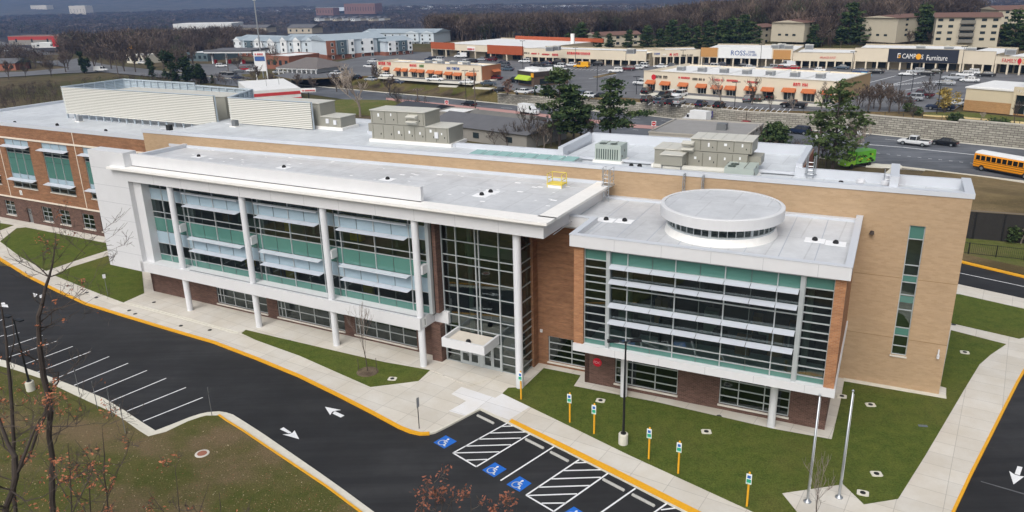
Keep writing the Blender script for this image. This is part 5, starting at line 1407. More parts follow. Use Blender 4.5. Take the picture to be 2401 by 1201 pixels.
def outparcel(label, a, b, side, ytop, awns, signs, brick_end=False):
    P0, P1 = at(*a, PZ), at(*b, PZ); F, L, an = frame_from(P0, P1); P2 = at(*side, PZ); D = (P2 - P1).length
    zt = on_plane(a[0], ytop[0], P0, P1)[1] - PZ
    t = thing('shop_building', label, 'shop', P0, an); WM[t] = F
    m = MB(F); ops = []
    aw = []
    for (xc, hw, y) in awns:
        s, zz = on_plane(xc, y, P0, P1); aw.append((s, hw, zz - PZ)); ops.append((s - hw * .85, s + hw * .85, .12, zz - PZ - .1))
    m.wall(0, L, 0, zt, 0, .35, ops); m.box(0, .3, .35, D, 0, zt); m.box(.3, L - .3, D - .3, D, 0, zt - .3); m.build('wall', MALLW, t)
    m = MB(F); m.box(L - .3, L, .35, D, 0, zt - .2); m.build('end_wall', M('tan_end_wall', '#a08763', .85, var=.08) if not brick_end else M('end_brick', '#a86f4c', .9, var=.15), t)
    m = MB(F); m.box(-.08, L + .08, -.08, .4, zt, zt + .14); m.box(L - .4, L + .08, .4, D, zt - .2, zt - .06); m.build('coping', MATS['mall_coping'], t)
    m = MB(F); m.box(.3, L - .3, .35, D - .3, zt - .8, zt - .65); m.build('roof', ROOFW, t)
    m = MB(F)
    for k in range(1, 5): m.box(L * k / 5 - .08, L * k / 5 + .08, .36, D - .4, zt - .65, zt - .3)
    m.build('roof_walls', ROOFW, t)
    for (s, hw, zz) in aw:
        m = MB(F); m.add([(s - hw, 0, zz + .75), (s + hw, 0, zz + .75), (s + hw, -1.1, zz), (s - hw, -1.1, zz), (s - hw, -1.1, zz - .22), (s + hw, -1.1, zz - .22), (s - hw, 0, zz - .1), (s + hw, 0, zz - .1)],
                             [(0, 3, 2, 1), (3, 4, 5, 2), (0, 6, 4, 3), (1, 2, 5, 7), (4, 6, 7, 5)]); m.build('awning', AWN, t)
        m = MB(F); m.box(s - hw * .85, s + hw * .85, .25, .3, .12, zz - .1); w = m.build('window', SHOPG, t)
        m = MB(F)
        for k in range(4): u = s - hw * .85 + hw * 1.7 * k / 3; m.box(u - .05, u + .05, .18, .3, .12, zz - .1)
        m.box(s - hw * .85, s + hw * .85, .18, .3, 2.1, 2.2); m.build('frame', ALU, w)
    for i, (xa, xb, y, h, mt) in enumerate(signs): glyphs(t, F, P0, P1, xa, xb, y, h, mt, int(a[0]) + i)
    return t, F, L, D, zt


t, F, L, D, zt = outparcel('long beige shop row with orange awnings and white roof, nearest the stone wall', (1508.5, 210.5), (1955, 244), (2000, 214), (166.5, 0),
                           [(1527, 1.35, 194.5), (1561, 1.4, 197.5), (1603, 1.35, 200.5), (1646, 1.4, 203.5), (1682, 1.45, 206.8), (1714, 1.45, 208.5), (1761, 1.45, 210), (1801, 1.5, 212), (1851, 1.6, 213.8), (1897, 1.6, 216.5), (1941, 1.3, 219)],
                           [(1538, 1563, 184, 1.0, SIGND), (1591, 1616, 185, .7, SIGNR), (1624, 1654, 189, .8, SIGND), (1669, 1695, 190.5, .8, SIGNR), (1704, 1729, 192, .7, SIGNR), (1752, 1775, 195, .6, SIGNR), (1860, 1896, 202.5, 1.0, SIGNR)])
mb = MB(F); s0, z0 = on_plane(1533, 181, at(1508.5, 210.5, PZ), at(1955, 244, PZ)); mb.add([(s0 + .75 * math.cos(R(a)), -.06, z0 - PZ + .75 * math.sin(R(a))) for a in range(0, 360, 45)], [tuple(range(8))]); mb.build('round_sign', SIGNR, t)
OUT1 = (F, L, D, zt)
t, F, L, D, zt = outparcel('beige shop row with orange awnings and a brick end wall, left part of the lot', (886, 177), (1129, 191.5), (1168, 183), (144, 0),
                           [(907, 1.3, 163), (934, 1.2, 164.5), (950, 1.2, 166), (971, 1.4, 167), (988, 1.4, 168.5), (1011, 1.4, 170), (1030, 1.4, 172), (1053, 1.5, 174), (1074, 1.5, 176), (1106, 1.8, 176)],
                           [(888, 918, 153, 1.4, SIGNR), (961, 977, 157, 1.1, SIGNR), (984, 994, 158, 1.1, SIGNG), (1048, 1080, 164.5, 1.2, SIGNB)], True)
OUT2 = (F, L, D, zt)
mb = MB(F); mb.add([(L + .02, 5, 3.0), (L + .02, 9, 3.0), (L + 1.0, 9, 2.3), (L + 1.0, 5, 2.3)], [(0, 3, 2, 1)]); mb.build('awning', AWN, t)
# small restaurant
P0, P1 = at(1215.6, 199.5, PZ), at(1252, 205, PZ); F, L, an = frame_from(P0, P1); P2 = at(1347, 199, PZ); D = (P2 - P1).length
t = thing('restaurant', 'small dark brown restaurant with lime green awning and white roof', 'restaurant', P0, an); WM[t] = F
mb = MB(F); mb.box(0, L, 0, D, 0, 2.9); mb.build('wall', M('brown_stucco', '#5c4c40', .85, var=.1), t)
mb = MB(F); mb.box(-.15, L + .15, -.15, D + .15, 2.9, 4.1); mb.build('band', M('dark_brown_band', '#3b332e', .8), t)
mb = MB(F); mb.box(.1, L - .1, .1, D - .1, 4.1, 4.25); mb.box(.5, L - .5, 2, 5, 4.25, 4.9); mb.build('roof', ROOFW, t)
mb = MB(F); mb.add([(.2, -.15, 3.0), (L - 1, -.15, 3.0), (L - 1, -1.5, 2.0), (.2, -1.5, 2.0), (.2, -1.5, 1.8), (L - 1, -1.5, 1.8), (.2, -.15, 1.9), (L - 1, -.15, 1.9)], [(0, 3, 2, 1), (3, 4, 5, 2), (0, 6, 4, 3), (1, 2, 5, 7), (4, 6, 7, 5)]); mb.build('awning', M('lime_awning', '#a5bf3a', .8), t)
mb = MB(F); mb.box(L - .9, L + .2, -.35, -.16, 2.7, 3.8); mb.box(L + .16, L + .35, D - 5, D - 2, 2.7, 3.8); mb.build('sign_board', SIGNY, t)
mb = MB(F); mb.box(.4, L - 1.2, -.03, -.01, .6, 1.9); mb.box(L + .01, L + .04, 2, D - 3, .6, 2.1); mb.build('window', SHOPG, t)
# bank
P0, P1 = at(2258, 258.5, PZ), at(2470, 279, PZ); F, L, an = frame_from(P0, P1)
t = thing('bank_building', 'small beige and tan bank with white roof and a half round vault', 'bank', P0, an); WM[t] = F
BST = M('bank_stone', '#c9bda2', .85, var=.06)
mb = MB(F); mb.wall(0, L, 2.2, 4.6, 0, .3, [(9.6, 13.4, .3, 4.0)]); mb.box(0, .3, .3, 14, 2.2, 4.6); mb.build('upper_wall', BST, t)
mb = MB(F); mb.wall(0, L, 0, 2.2, -.02, .3, [(9.6, 13.4, .3, 2.2)]); mb.box(-.02, .3, .28, 14, 0, 2.2); mb.build('brick_base', brick('bank_brick', '#b58a5c', '#a67c50', '#b8a078'), t)
mb = MB(F); mb.box(9.0, 14.2, -.25, -.03, 4.0, 5.6); mb.box(9.0, 9.6, -.25, -.03, 0, 4.0); mb.box(13.5, 14.2, -.25, -.03, 0, 4.0); mb.build('portal', BST, t)
mb = MB(F); mb.quad((9.6, .1, .3), (13.4, .1, .3), (13.4, .1, 4.0), (9.6, .1, 4.0)); w = mb.build('window', SHOPG, t)
mb = MB(F); mb.box(11.4, 11.55, .0, .1, .3, 4); mb.box(9.6, 13.4, .0, .1, 2.0, 2.15); mb.build('frame', ALU, w)
mb = MB(F); mb.box(-.2, L, -.2, 14, 4.6, 4.9); mb.box(.2, L, .3, 13.6, 4.9, 5.0); mb.build('roof', ROOFW, t)
mb = MB(F); mb.add([(x, y, 4.9 + z) for x in (9.0, 16) for y, z in [(8 - 3.0 * math.cos(R(a)), 3.0 * math.sin(R(a))) for a in range(0, 181, 15)]], [(i, i + 13, i + 14, i + 1) for i in range(12)] + [tuple(range(13)), tuple(range(25, 12, -1))]); mb.build('vault_roof', M('vault_metal', '#b9c0c4', .4, .2), t)
mb = MB(); text_into(mb, 'TRUIST', lambda x, y, z: (x, y, z), 1.0, depth=.05); w = max(q[0] for q in mb.v); mb.v = [(9.5 + q[0] * 3.2 / w, -.29, 4.55 + q[1] * .75) for q in mb.v]; mb.F = F; mb.build('lettering', SIGNW, t)
mb = MB(F); mb.box(13.0, 13.7, -.3, -.26, 4.5, 5.1); mb.build('square_emblem', SIGNW, t)
slab('bank_lawn', [(2170, 264), (2258, 262), (2401, 277), (2600, 298), (2600, 304), (2401, 285), (2250, 272), (2165, 268)], PZ + .12, MATS['far_lawn_grass'], .2)
slab('bank_kerb', [(2165, 268.5), (2250, 273), (2401, 286), (2600, 305), (2600, 308), (2401, 288.5), (2250, 275), (2165, 270)], PZ + .14, M('cream_kerb', '#d8c48e', .8), .2)
# kit on the flat roofs
ru = None
spots = []
for k, lab in enumerate(['first', 'second', 'third', 'fourth', 'fifth', 'sixth', 'seventh']):
    spots.append((OUT1, .10 + .125 * k, .45, f'grey box unit on the awning row nearest the wall, {lab} from the left'))
for k, lab in enumerate(['first', 'second', 'third', 'fourth']):
    spots.append((OUT2, .42 + .12 * k, .5, f'grey box unit on the row with the brick end, {lab} from the left'))
for (F, L, D, zt), fu, fv, lab in spots:
    p = F @ Vector((L * fu, D * fv, zt - .65)); a = F.to_euler().z
    if ru is None:
        ru = thing('rooftop_unit', lab, 'rooftop unit', p, a, 'box units on the shop roofs')
        mb = MB(WM[ru]); mb.box(-1, 1, -.8, .8, 0, 1.1); mb.build('cabinet', GREYP, ru)
        mb = MB(WM[ru]); mb.box(-1.02, 1.02, -.82, .82, 1.1, 1.18); mb.lathe([(.45, 1.18), (.45, 1.3), (0, 1.3)], (-.4, 0, 0), 12); mb.build('lid', HVACT, ru)
        mb = MB(WM[ru]); mb.box(-.8, .8, -.83, -.8, .2, .9); mb.build('grille', GREYM, ru)
    else: copy_tree(ru, p, a, None, lab)
for x, y, lab in [(1818, 112, 'grey box unit on the roof behind the brown panel of the white front'), (1832, 110, 'grey box unit on the roof right of the white front, second one'), (1849, 113, 'grey box unit on the roof above the small red outlet letters'), (1897, 112, 'grey box unit on the roof left of the plain beige wall'),
                  (2158, 115, 'grey box unit peeking over the navy sign, left one'), (2224, 117, 'grey box unit peeking over the navy sign, right one'), (2276, 120, 'grey box unit on the roof of the plain beige shop'), (2368, 124, 'grey box unit on the roof of the shop with big red letters'), (1290, 116, 'grey box unit on the roof above the small red signs, left one'), (1305, 114, 'grey box unit on the roof above the small red signs, right one'), (1480, 122, 'grey box unit on the roof near the jog of the strip mall')]:
    p = at(x, y + 4, PZ + 5.2); copy_tree(ru, p, R(-25), 1.3, lab)

# ---------------------------------------------------------------- other buildings
def gable(F, L, D, h, rise, over=.4, along=True, mb=None, m=0):
    b = mb or MB(F)
    if along:
        v = [(-over, -over, h), (L + over, -over, h), (L + over, D + over, h), (-over, D + over, h), (-over, D / 2, h + rise), (L + over, D / 2, h + rise)]
        b.add(v, [(0, 1, 5, 4), (2, 3, 4, 5), (0, 4, 3), (1, 2, 5), (0, 3, 2, 1)], m)
    else:
        v = [(-over, -over, h), (L + over, -over, h), (L + over, D + over, h), (-over, D + over, h), (L / 2, -over, h + rise), (L / 2, D + over, h + rise)]
        b.add(v, [(0, 4, 5, 3), (1, 2, 5, 4), (0, 1, 4), (2, 3, 5), (0, 3, 2, 1)], m)
    return b


WINM = M('window_dark', '#2a3438', .15, spec=.6, var=.2); TRIM = M('white_trim', '#e0e2e2', .6); BRICKR = M('muted_brick', '#8a5a48', .9, var=.15, scale=.5)


def facade_windows(t, F, L, z0, floors, fh, n, v=0.0, w=1.1, h=1.4, limit=60, name='window'):
    c = 0
    for f in range(floors):
        for k in range(n):
            if c >= limit: return
            u = L * (k + .5) / n; b = MB(F); b.box(u - w / 2 - .1, u + w / 2 + .1, v - .05, v - .01, z0 + f * fh - .1, z0 + f * fh + h + .1, 1); b.box(u - w / 2, u + w / 2, v - .08, v - .052, z0 + f * fh, z0 + f * fh + h, 0); b.build(name, [WINM, TRIM], t); c += 1


# grey and white apartment blocks at the upper left
APW = M('pale_grey_siding', '#c3ced6', .8, var=.06); APB = M('slate_siding', '#4d5f68', .8, var=.08); APR = M('pale_roof', '#98a5ae', .8, var=.07, scale=.3)
APWH = M('white_siding', '#dfe3e5', .7, var=.04)
def apartment(label, a, b, ytop, D, bays, gables, floors=3, zb=None, basebrick=True):
    z = ground_h(*at(*a, 2).xy) + .1 if zb is None else zb
    P0, P1 = at(*a, z), at(*b, z); F, L, an = frame_from(P0, P1)
    hT = on_plane(a[0], ytop, P0, P1)[1] - z; h = hT * .78
    t = thing('apartment_block', label, 'apartment block', P0, an); WM[t] = F
    fh = h / (floors + .15)
    m = MB(F); m.box(0, L, 0, D, 0, h); m.build('wall', APW, t)
    if basebrick: m = MB(F); m.box(-.06, L + .06, -.06, D, 0, fh * .9); m.build('brick_base', BRICKR, t)
    gable(F, L, D, h, hT - h, .6).build('roof', APR, t)
    for (u0, u1, mt, g) in bays:
        m = MB(F); m.box(L * u0, L * u1, -1.1, 0, fh * .9, h + .05); m.build('bay', mt, t)
        if g:
            c = MB(F); c.add([(L * u0 - .3, -1.4, h + .02), (L * u1 + .3, -1.4, h + .02), (L * (u0 + u1) / 2, -1.4, h + (hT - h) * .8), (L * (u0 + u1) / 2, D / 2, h + (hT - h) * .8), (L * u0 - .3, D / 2, h + .02), (L * u1 + .3, D / 2, h + .02)], [(0, 1, 2), (1, 5, 3, 2), (0, 2, 3, 4)]); c.build('gable_roof', APR, t)
            c = MB(F); c.add([(L * u0, -1.42, h + .03), (L * u1, -1.42, h + .03), (L * (u0 + u1) / 2, -1.42, h + (hT - h) * .72)], [(0, 1, 2)]); c.build('gable_wall', mt, t)
    facade_windows(t, F, L, fh * .3, floors, fh, max(4, int(L / 4.2)), -1.12, .9, fh * .5, 70)
    return t, F, L


apartment('grey and white apartment block with slate bays, nearest the tall pole sign', (552, 131), (660, 137), 84, 17, [(.05, .2, APWH, 1), (.28, .42, APB, 0), (.5, .66, APWH, 1), (.78, .92, APWH, 1)], 1)
apartment('grey apartment block with wide gables, behind the white pavilion', (662, 138), (772, 140), 83, 17, [(.02, .16, APWH, 1), (.3, .45, APWH, 1), (.58, .72, APW, 1), (.84, .98, APWH, 0)], 1)
apartment('apartment block with brick tower and slate and white bays, right of the white pavilion', (768, 143), (905, 133), 83, 17, [(.0, .14, BRICKR, 0), (.18, .32, APB, 0), (.36, .45, APWH, 0), (.6, .78, APWH, 0), (.86, 1.0, APB, 0)], 1)
apartment('white apartment block with slate corner bay, beside the strip mall end', (905, 132), (968, 127), 88, 17, [(.1, .34, APWH, 0), (.5, .75, APB, 0), (.8, .95, APWH, 0)], 1)
apartment('pale grey apartment block with two gables, rearmost beside the woods', (850, 105), (1020, 106), 70, 18, [(.02, .2, APW, 1), (.62, .8, APW, 1), (.84, 1, APW, 1)], 1, basebrick=False)

# beige apartment blocks on the hill at the right
BEIGE = M('beige_block', '#b8b09d', .85, var=.06); BROOF = M('brown_shingle', '#6e5248', .9, var=.12, scale=.4); BALC = M('balcony_grey', '#77746c', .8)
def hillblock(label, a, b, yeave, yridge, D, floors, wins, balc=None):
    z = max(ground_h(*at(*a, 6).xy), ground_h(*at(*b, 6).xy)) - .2; P0, P1 = at(*a, z), at(*b, z); F, L, an = frame_from(P0, P1)
    h = on_plane(a[0], yeave, P0, P1)[1] - z; r = max(.8, on_plane((a[0] + b[0]) / 2, yridge, P0, P1)[1] - z - h - 1.0); fh = h / floors
    t = thing('apartment_block', label, 'apartment block', P0, an); WM[t] = F
    m = MB(F); m.box(0, L, 0, D, -1.5, h); m.build('wall', BEIGE, t)
    gable(F, L, D, h, r, .7).build('roof', BROOF, t)
    m = MB(F); m.add([(-.72, 0, h), (-.72, D, h), (-.72, D / 2, h + r * .86)], [(0, 2, 1)]); m.build('gable_end', BEIGE, t)
    for f in range(floors):
        for u in wins:
            m = MB(F); m.box(L * u - .75, L * u + .75, -.06, -.01, f * fh + fh * .38, f * fh + fh * .8); m.build('window', WINM, t)
    if balc:
        for f in range(floors):
            m = MB(F); m.box(L * balc[0], L * balc[1], -1.3, 0, f * fh + .05, f * fh + .2); m.box(L * balc[0], L * balc[1], -1.3, -1.2, f * fh + .2, f * fh + 1.2); m.build('balcony', BALC, t)
            m = MB(F); m.box(L * balc[0] + .3, L * balc[1] - .3, -.06, -.01, f * fh + .2, f * fh + fh * .85); m.build('balcony_door', WINM, t)
    m = MB(F)
    for k in range(3): m.box(-.06, -.01, D * .25 + k * D * .22, D * .25 + k * D * .22 + 1.2, fh * .4, fh * .8)
    m.build('side_window', WINM, t)
    return t


hillblock('beige four storey apartment block with brown roof and grey balconies on the hill', (2188, 100), (2338, 101), 41, 24, 15, 4, (.07, .24, .75, .92), (.38, .62))
hillblock('beige apartment block end wall left of the balcony block, behind a pine', (2100, 91), (2172, 84), 43, 34, 14, 4, (.3, .7))
hillblock('beige apartment block with brown roof beyond the tall green oak, on the hill', (1884, 90), (1975, 76), 54, 36, 13, 3, (.15, .4, .65, .88))
hillblock('small beige gabled block behind the pines, right of the white fronted shop', (1768, 108), (1822, 102), 66, 52, 12, 3, (.2, .5, .8))
hillblock('beige apartment block at the upper right corner, partly behind a dark evergreen', (2336, 62), (2440, 60), 24, 8, 16, 3, (.2, .5, .8))
hillblock('long low beige block with pale gables between the pines', (1396, 112), (1500, 108), 84, 70, 12, 2, (.1, .3, .5, .7, .9))


def house(label, a, b, ytop, D, wall, roof, along=True, z=None, flat=False, name='house', band=None, wn=3, cat=None):
    z = (ground_h(*at(*a, 2).xy) + .05) if z is None else z
    P0, P1 = at(*a, z), at(*b, z); F, L, an = frame_from(P0, P1); hT = max(2.2, on_plane((a[0] + b[0]) / 2, ytop, P0, P1)[1] - z)
    t = thing(name, label, cat or name.split('_')[-1], P0, an); WM[t] = F
    h = hT if flat else hT * .62
    m = MB(F); m.box(0, L, 0, D, -.3, h); m.build('wall', wall, t)
    if flat:
        m = MB(F); m.box(.25, L - .25, .25, D - .25, h, h + .06); m.build('roof', roof, t)
        m = MB(F); m.box(-.1, L + .1, -.1, .25, h, h + .3); m.box(-.1, L + .1, D - .25, D + .1, h, h + .3); m.box(-.1, .25, .25, D - .25, h, h + .3); m.box(L - .25, L + .1, .25, D - .25, h, h + .3); m.build('parapet', wall, t)
    else: gable(F, L, D, h, hT - h, .5, along).build('roof', roof, t)
    if band:
        m = MB(F); m.box(-.05, L + .05, -.06, -.01, h * band[0], h * band[1]); m.build('band', band[2], t)
    for k in range(wn):
        u = L * (k + .5) / wn; m = MB(F); m.box(u - min(.8, L / wn * .3), u + min(.8, L / wn * .3), -.08, -.03, h * .3, h * .7); m.build('window', WINM, t)
    return t, F, L, h


DROOF = M('dark_grey_shingle', '#5f6064', .9, var=.15, scale=.5); DROOF2 = M('charcoal_shingle', '#3c3f45', .9, var=.12, scale=.5); GWALL = M('grey_siding', '#8d8a84', .85, var=.08); WWALL = M('pale_siding', '#d4d6d6', .8, var=.06)
house('long low house with a wide grey shingle roof behind the skylight', (1010, 318), (1235, 350), 283, 13, GWALL, DROOF, z=-.2)
house('house with charcoal roof and a tan gable end beside the road', (925, 268), (1002, 278), 246, 9, M('tan_siding', '#a8988a', .85), DROOF2, z=-.2)
house('shed with dark roof slats and brick wall between the grey roof and the road', (1095, 292), (1235, 310), 269, 7, BRICKR, M('slatted_roof', '#6d6c68', .9, var=.25, scale=.6), z=-.2, name='long_shed')
t, F, L, h = house('small flat building with a bright white roof by the road', (1020, 285), (1085, 290), 268, 7, GWALL, ROOFW, z=-.2, flat=True, name='flat_building', wn=1)
t, F, L, h = house('flat grey roofed building with pale parapet beyond the high school roof', (1520, 345), (1740, 362), 319, 17, M('pale_block_wall', '#a8a49c', .9, var=.1), M('grey_gravel_roof', '#8f8e8c', .9, var=.15, scale=.5), z=-.2, flat=True, name='flat_building', wn=0)
mb = MB(F); mb.box(L * .62, L * .72, 7, 9, h, h + 1.3); mb.build('roof_box', GREYM, t)
# shop with the white roof and the red stripe
P0, P1 = at(590, 239, -.1), at(707, 230, -.1); F, L, an = frame_from(P0, P1); hh = on_plane(648, 210, P0, P1)[1] + .1
t = thing('pharmacy_building', 'flat white roofed building with a red stripe on its wall, behind the louvred screens', 'shop', P0, an); WM[t] = F
mb = MB(F); mb.box(0, L, 0, 30, -.2, hh); mb.build('wall', TRIM, t)
mb = MB(F); mb.box(-.04, L + .04, -.05, -.01, hh * .42, hh * .72); mb.box(L * .55, L + .04, -.06, -.01, 0, hh * .12); mb.build('red_stripe', M('stripe_red', '#c23b3f', .6), t)
mb = MB(F); mb.box(.3, L - .3, .3, 29.7, hh, hh + .05); mb.build('roof', ROOFW, t)
mb = MB(F)
for k in range(5): mb.box(6 + k * 4, 6.1 + k * 4, 10 + k * 2, 10.1 + k * 2, hh, hh + 3)
mb.build('roof_mast', GREYM, t)
# white pavilion with hipped roof
P0, P1 = at(657, 180, 1.5), at(745, 184, 1.5); F, L, an = frame_from(P0, P1)
t = thing('pavilion', 'white colonnaded building with a dark grey hipped roof', 'pavilion', P0, an); WM[t] = F
mb = MB(F); mb.box(1.5, L - 1.5, 1.5, 14, -.5, 3.2); mb.build('wall', TRIM, t)
mb = MB(F); mb.add([(-1, -1, 3.2), (L + 1, -1, 3.2), (L + 1, 16, 3.2), (-1, 16, 3.2), (L * .35, 7.5, 6.2), (L * .65, 7.5, 6.2)], [(0, 1, 5, 4), (1, 2, 5), (2, 3, 4, 5), (3, 0, 4), (0, 3, 2, 1)]); mb.build('roof', M('grey_hip_roof', '#6b6664', .9, var=.12), t)
mb = MB(F); mb.box(-.8, L + .8, -.8, -.4, 2.8, 3.2); mb.build('fascia', TRIM, t)
for k in range(9):
    mb = MB(F); u = L * k / 8; mb.box(u - .15, u + .15, -.6, -.3, -.5, 2.8); mb.build('column', TRIM, t)
# fuel station canopy
P0, P1 = at(490, 152, .0), at(590, 152, 0); F, L, an = frame_from(P0, P1)
t = thing('fuel_station', 'fuel station canopy with dark sloped roof and white posts', 'fuel station', P0, an); WM[t] = F
mb = MB(F); mb.box(-1, L + 1, -1, 14, 5.0, 5.6); mb.build('canopy_edge', TRIM, t); mb = MB(F); mb.box(-1.2, L + 1.2, -1.2, 14.2, 5.61, 6.2); mb.build('canopy_roof', DROOF, t)
for k in range(4):
    mb = MB(F); mb.box(L * k / 3 - .3, L * k / 3 + .3, 3, 3.6, -.3, 5); mb.build('post', TRIM, t); mb = MB(F); mb.box(L * k / 3 - .6, L * k / 3 + .6, 5, 5.8, 0, 1.7); mb.build('pump', SIGNR, t)
# shops and sheds of the left distance
for lab, a, b, yt, D, w, r, flat, band in [
    ('low shop with red fascia and yellow arch at the far left', (22, 105), (170, 104), 85, 14, GWALL, M('rust_metal_roof', '#7c463e', .85), True, (.55, .98, M('red_fascia', '#a83a36', .7))),
    ('long white low shed behind the roadside sign, left', (75, 112), (200, 109), 101, 8, WWALL, ROOFW, True, None),
    ('red brick house with dark roof at the left edge', (-30, 166), (38, 165), 139, 10, M('orange_red_brick', '#96604c', .9), DROOF, False, None),
    ('small cream building beside the ivy covered trunk', (298, 148), (338, 150), 131, 10, M('cream_wall', '#d0cbbb', .85), ROOFW, True, None),
    ('long slate blue flat building right of the ivy covered trunk', (440, 143), (488, 144), 125, 20, M('slate_blue_wall', '#56666c', .85), ROOFW, True, None),
    ('white and blue warehouse among bare trees at the upper left', (408, 76), (545, 74), 56, 25, WWALL, ROOFW, True, (.1, .3, M('blue_band', '#3d5a80', .7))),
    ('cream apartment house in the woods above the grey apartments', (675, 78), (732, 78), 58, 15, M('cream_siding', '#b3ab9c', .85), DROOF, False, None),
    ('cream house beside the warehouse in the woods', (560, 76), (625, 76), 59, 14, M('cream_siding', '#b3ab9c', .85), DROOF, False, None),
    ('red brick shop with flat white roof behind the pole sign', (625, 160), (680, 163), 133, 16, BRICKR, ROOFW, True, None),
    ('white house at the edge of the woods above the rust panelled shop, left one', (1118, 92), (1162, 92), 77, 10, WWALL, DROOF, False, None),
    ('white house at the edge of the woods above the rust panelled shop, right one', (1205, 92), (1240, 92), 77, 9, WWALL, DROOF2, False, None)]:
    house(lab, a, b, yt, D, w, r, flat=flat, band=band, name='low_building' if flat else 'house', wn=4)
rr = random.Random(21)
names = ['small pale house far off in the woods at the left', 'brown roofed house far off in the woods at the left', 'white walled house far off behind the left shops', 'grey house far off near the warehouse', 'low pale house far off above the fuel station', 'white house far off left of the grey apartments', 'small cream house far off beyond the ivy covered trunk']
for i, (x, y) in enumerate([(240, 84), (262, 90), (312, 95), (345, 100), (390, 102), (430, 96), (283, 80)]):
    house(names[i], (x - 9, y), (x + 9, y + .6), y - rr.uniform(8, 10), 8, rr.choice((WWALL, MATS['cream_siding'], GWALL)), rr.choice((DROOF, DROOF2, BROOF)), wn=2)
for i, x in enumerate(range(738, 905, 14)):
    house('grey roofed house in the distant row below the brick towers, %s from the left' % ['first', 'second', 'third', 'fourth', 'fifth', 'sixth', 'seventh', 'eighth', 'ninth', 'tenth', 'eleventh', 'twelfth'][i], (x, 49 - (i % 3)), (x + 10, 49.3 - (i % 3)), 39 + (i % 2), 10, MATS['cream_siding'] if i % 2 else WWALL, DROOF, wn=2)
house('wide brick tower block on the horizon, the right one', (808, 33), (880, 33), 9, 25, M('far_brick', '#7f5f56', .9), GWALL, flat=True, name='tower_block', wn=12, cat='tower')
house('smaller brick tower block on the horizon, the left one', (742, 36), (782, 36), 19, 20, MATS['far_brick'], GWALL, flat=True, name='tower_block', wn=6, cat='tower')
for lab, a, b, yt in [('pale office block standing above the trees at the upper left corner', (75, 34), (112, 34), 13), ('larger pale office block standing above the trees at the upper left', (165, 38), (203, 38), 14), ('white flat roof far above the trees, upper left', (283, 27), (318, 27), 18)]:
    house(lab, a, b, yt, 25, M('far_pale_wall', '#c6c0b4', .9), ROOFW, flat=True, name='office_block', wn=5, cat='office')


# signs and poles
def pole(name, label, base, top_y, r, mat, head=None, x_top=None, cat=None):
    z = ground_h(base.x, base.y); a = thing(name, label, cat or name.split('_')[-1], (base.x, base.y, z)); F = WM[a]
    bx, _ = project(base); d = ray(bx if x_top is None else x_top, top_y); t = base.y / d.y; h = CAMH + d.z * t - z
    b = MB(F); b.lathe([(r, 0), (r * .7, h)], (0, 0, 0), 8); b.build('shaft', mat, a)
    return a, F, h


WOODP = M('utility_wood', '#5c5046', .9, var=.2)
a, F, h = pole('antenna_mast', 'tall thin grey mast rising above the picture beside the pole sign', at(617, 172, 2), -8, .28, GREYP)
mb = MB(F); mb.box(-.5, .5, -.3, .3, h - 1.2, h - .3); mb.build('equipment', TRIM, a)
def utility(label, x, y, yt):
    a, F, h = pole('utility_pole', label, at(x, y, 0), yt, .17, WOODP); b = MB(F); b.box(-1.2, 1.2, -.06, .06, h - .8, h - .65); b.build('crossarm', WOODP, a); b = MB(F)
    for u in (-1, -.4, .4, 1): b.lathe([(.05, 0), (.06, .15), (0, .2)], (u, 0, h - .65), 6)
    b.build('insulators', GREYP, a); return a, F, h
for lab, x, y, yt in [('wooden utility pole behind the stepped rooftop kit, near the red median', 981, 258, 205), ('tall wooden utility pole right of the long grey roof', 1115, 268, 160), ('wooden utility pole left of the ivy covered trunk', 277, 175, 118), ('wooden utility pole beside the white roofed house lot', 240, 160, 125), ('wooden utility pole by the fuel station', 536, 170, 130)]: utility(lab, x, y, yt)
a, F, h = utility('wooden utility pole with two pale transformers in front of the right pine', 1915, 395, 300)
mb = MB(F)
for u in (-.55, .55): mb.lathe([(.28, 0), (.28, 1.0), (.1, 1.1), (0, 1.1)], (u, 0, h - 2.2), 10)
mb.build('transformer', POLEW, a)
for lab, x, y, yt in [('dark lot light pole in front of the orange awning row, right half', 1722, 256, 193), ('dark lot light pole at the left end of the awning row', 1492, 222, 180), ('dark lot light pole by the brick end wall', 1092, 211, 166), ('dark lot light pole beyond the restaurant', 1400, 215, 152), ('tall lot light pole before the rust panelled shop', 1226, 160, 96), ('lot light pole before the small shops', 1349, 155, 112), ('lot light pole before the jog of the strip mall', 1467, 160, 120), ('lot light pole before the white fronted shop, left', 1600, 160, 118), ('lot light pole before the white fronted shop, right', 1781, 170, 105),
                      ('lot light pole before the outlet shop', 1995, 180, 122), ('dark lot light pole before the bare thicket, left', 2109, 218, 177), ('dark lot light pole before the bare thicket, right', 2137, 215, 172), ('lot light pole in front of the navy sign', 2252, 172, 110), ('dark lot light pole beside the yellow tree', 2196, 268, 196), ('dark lot light pole behind the yellow tree', 2200, 212, 162), ('dark lot light pole right of the thicket', 2177, 212, 178)]:
    a, F, h = pole('lot_light', lab, at(x, y, PZ), yt, .09, BLACKM, cat='light pole'); b = MB(F); b.box(-.9, -.1, -.18, .18, h - .05, h + .1); b.box(.1, .9, -.18, .18, h - .05, h + .1); b.build('lamp_head', BLACKM, a)
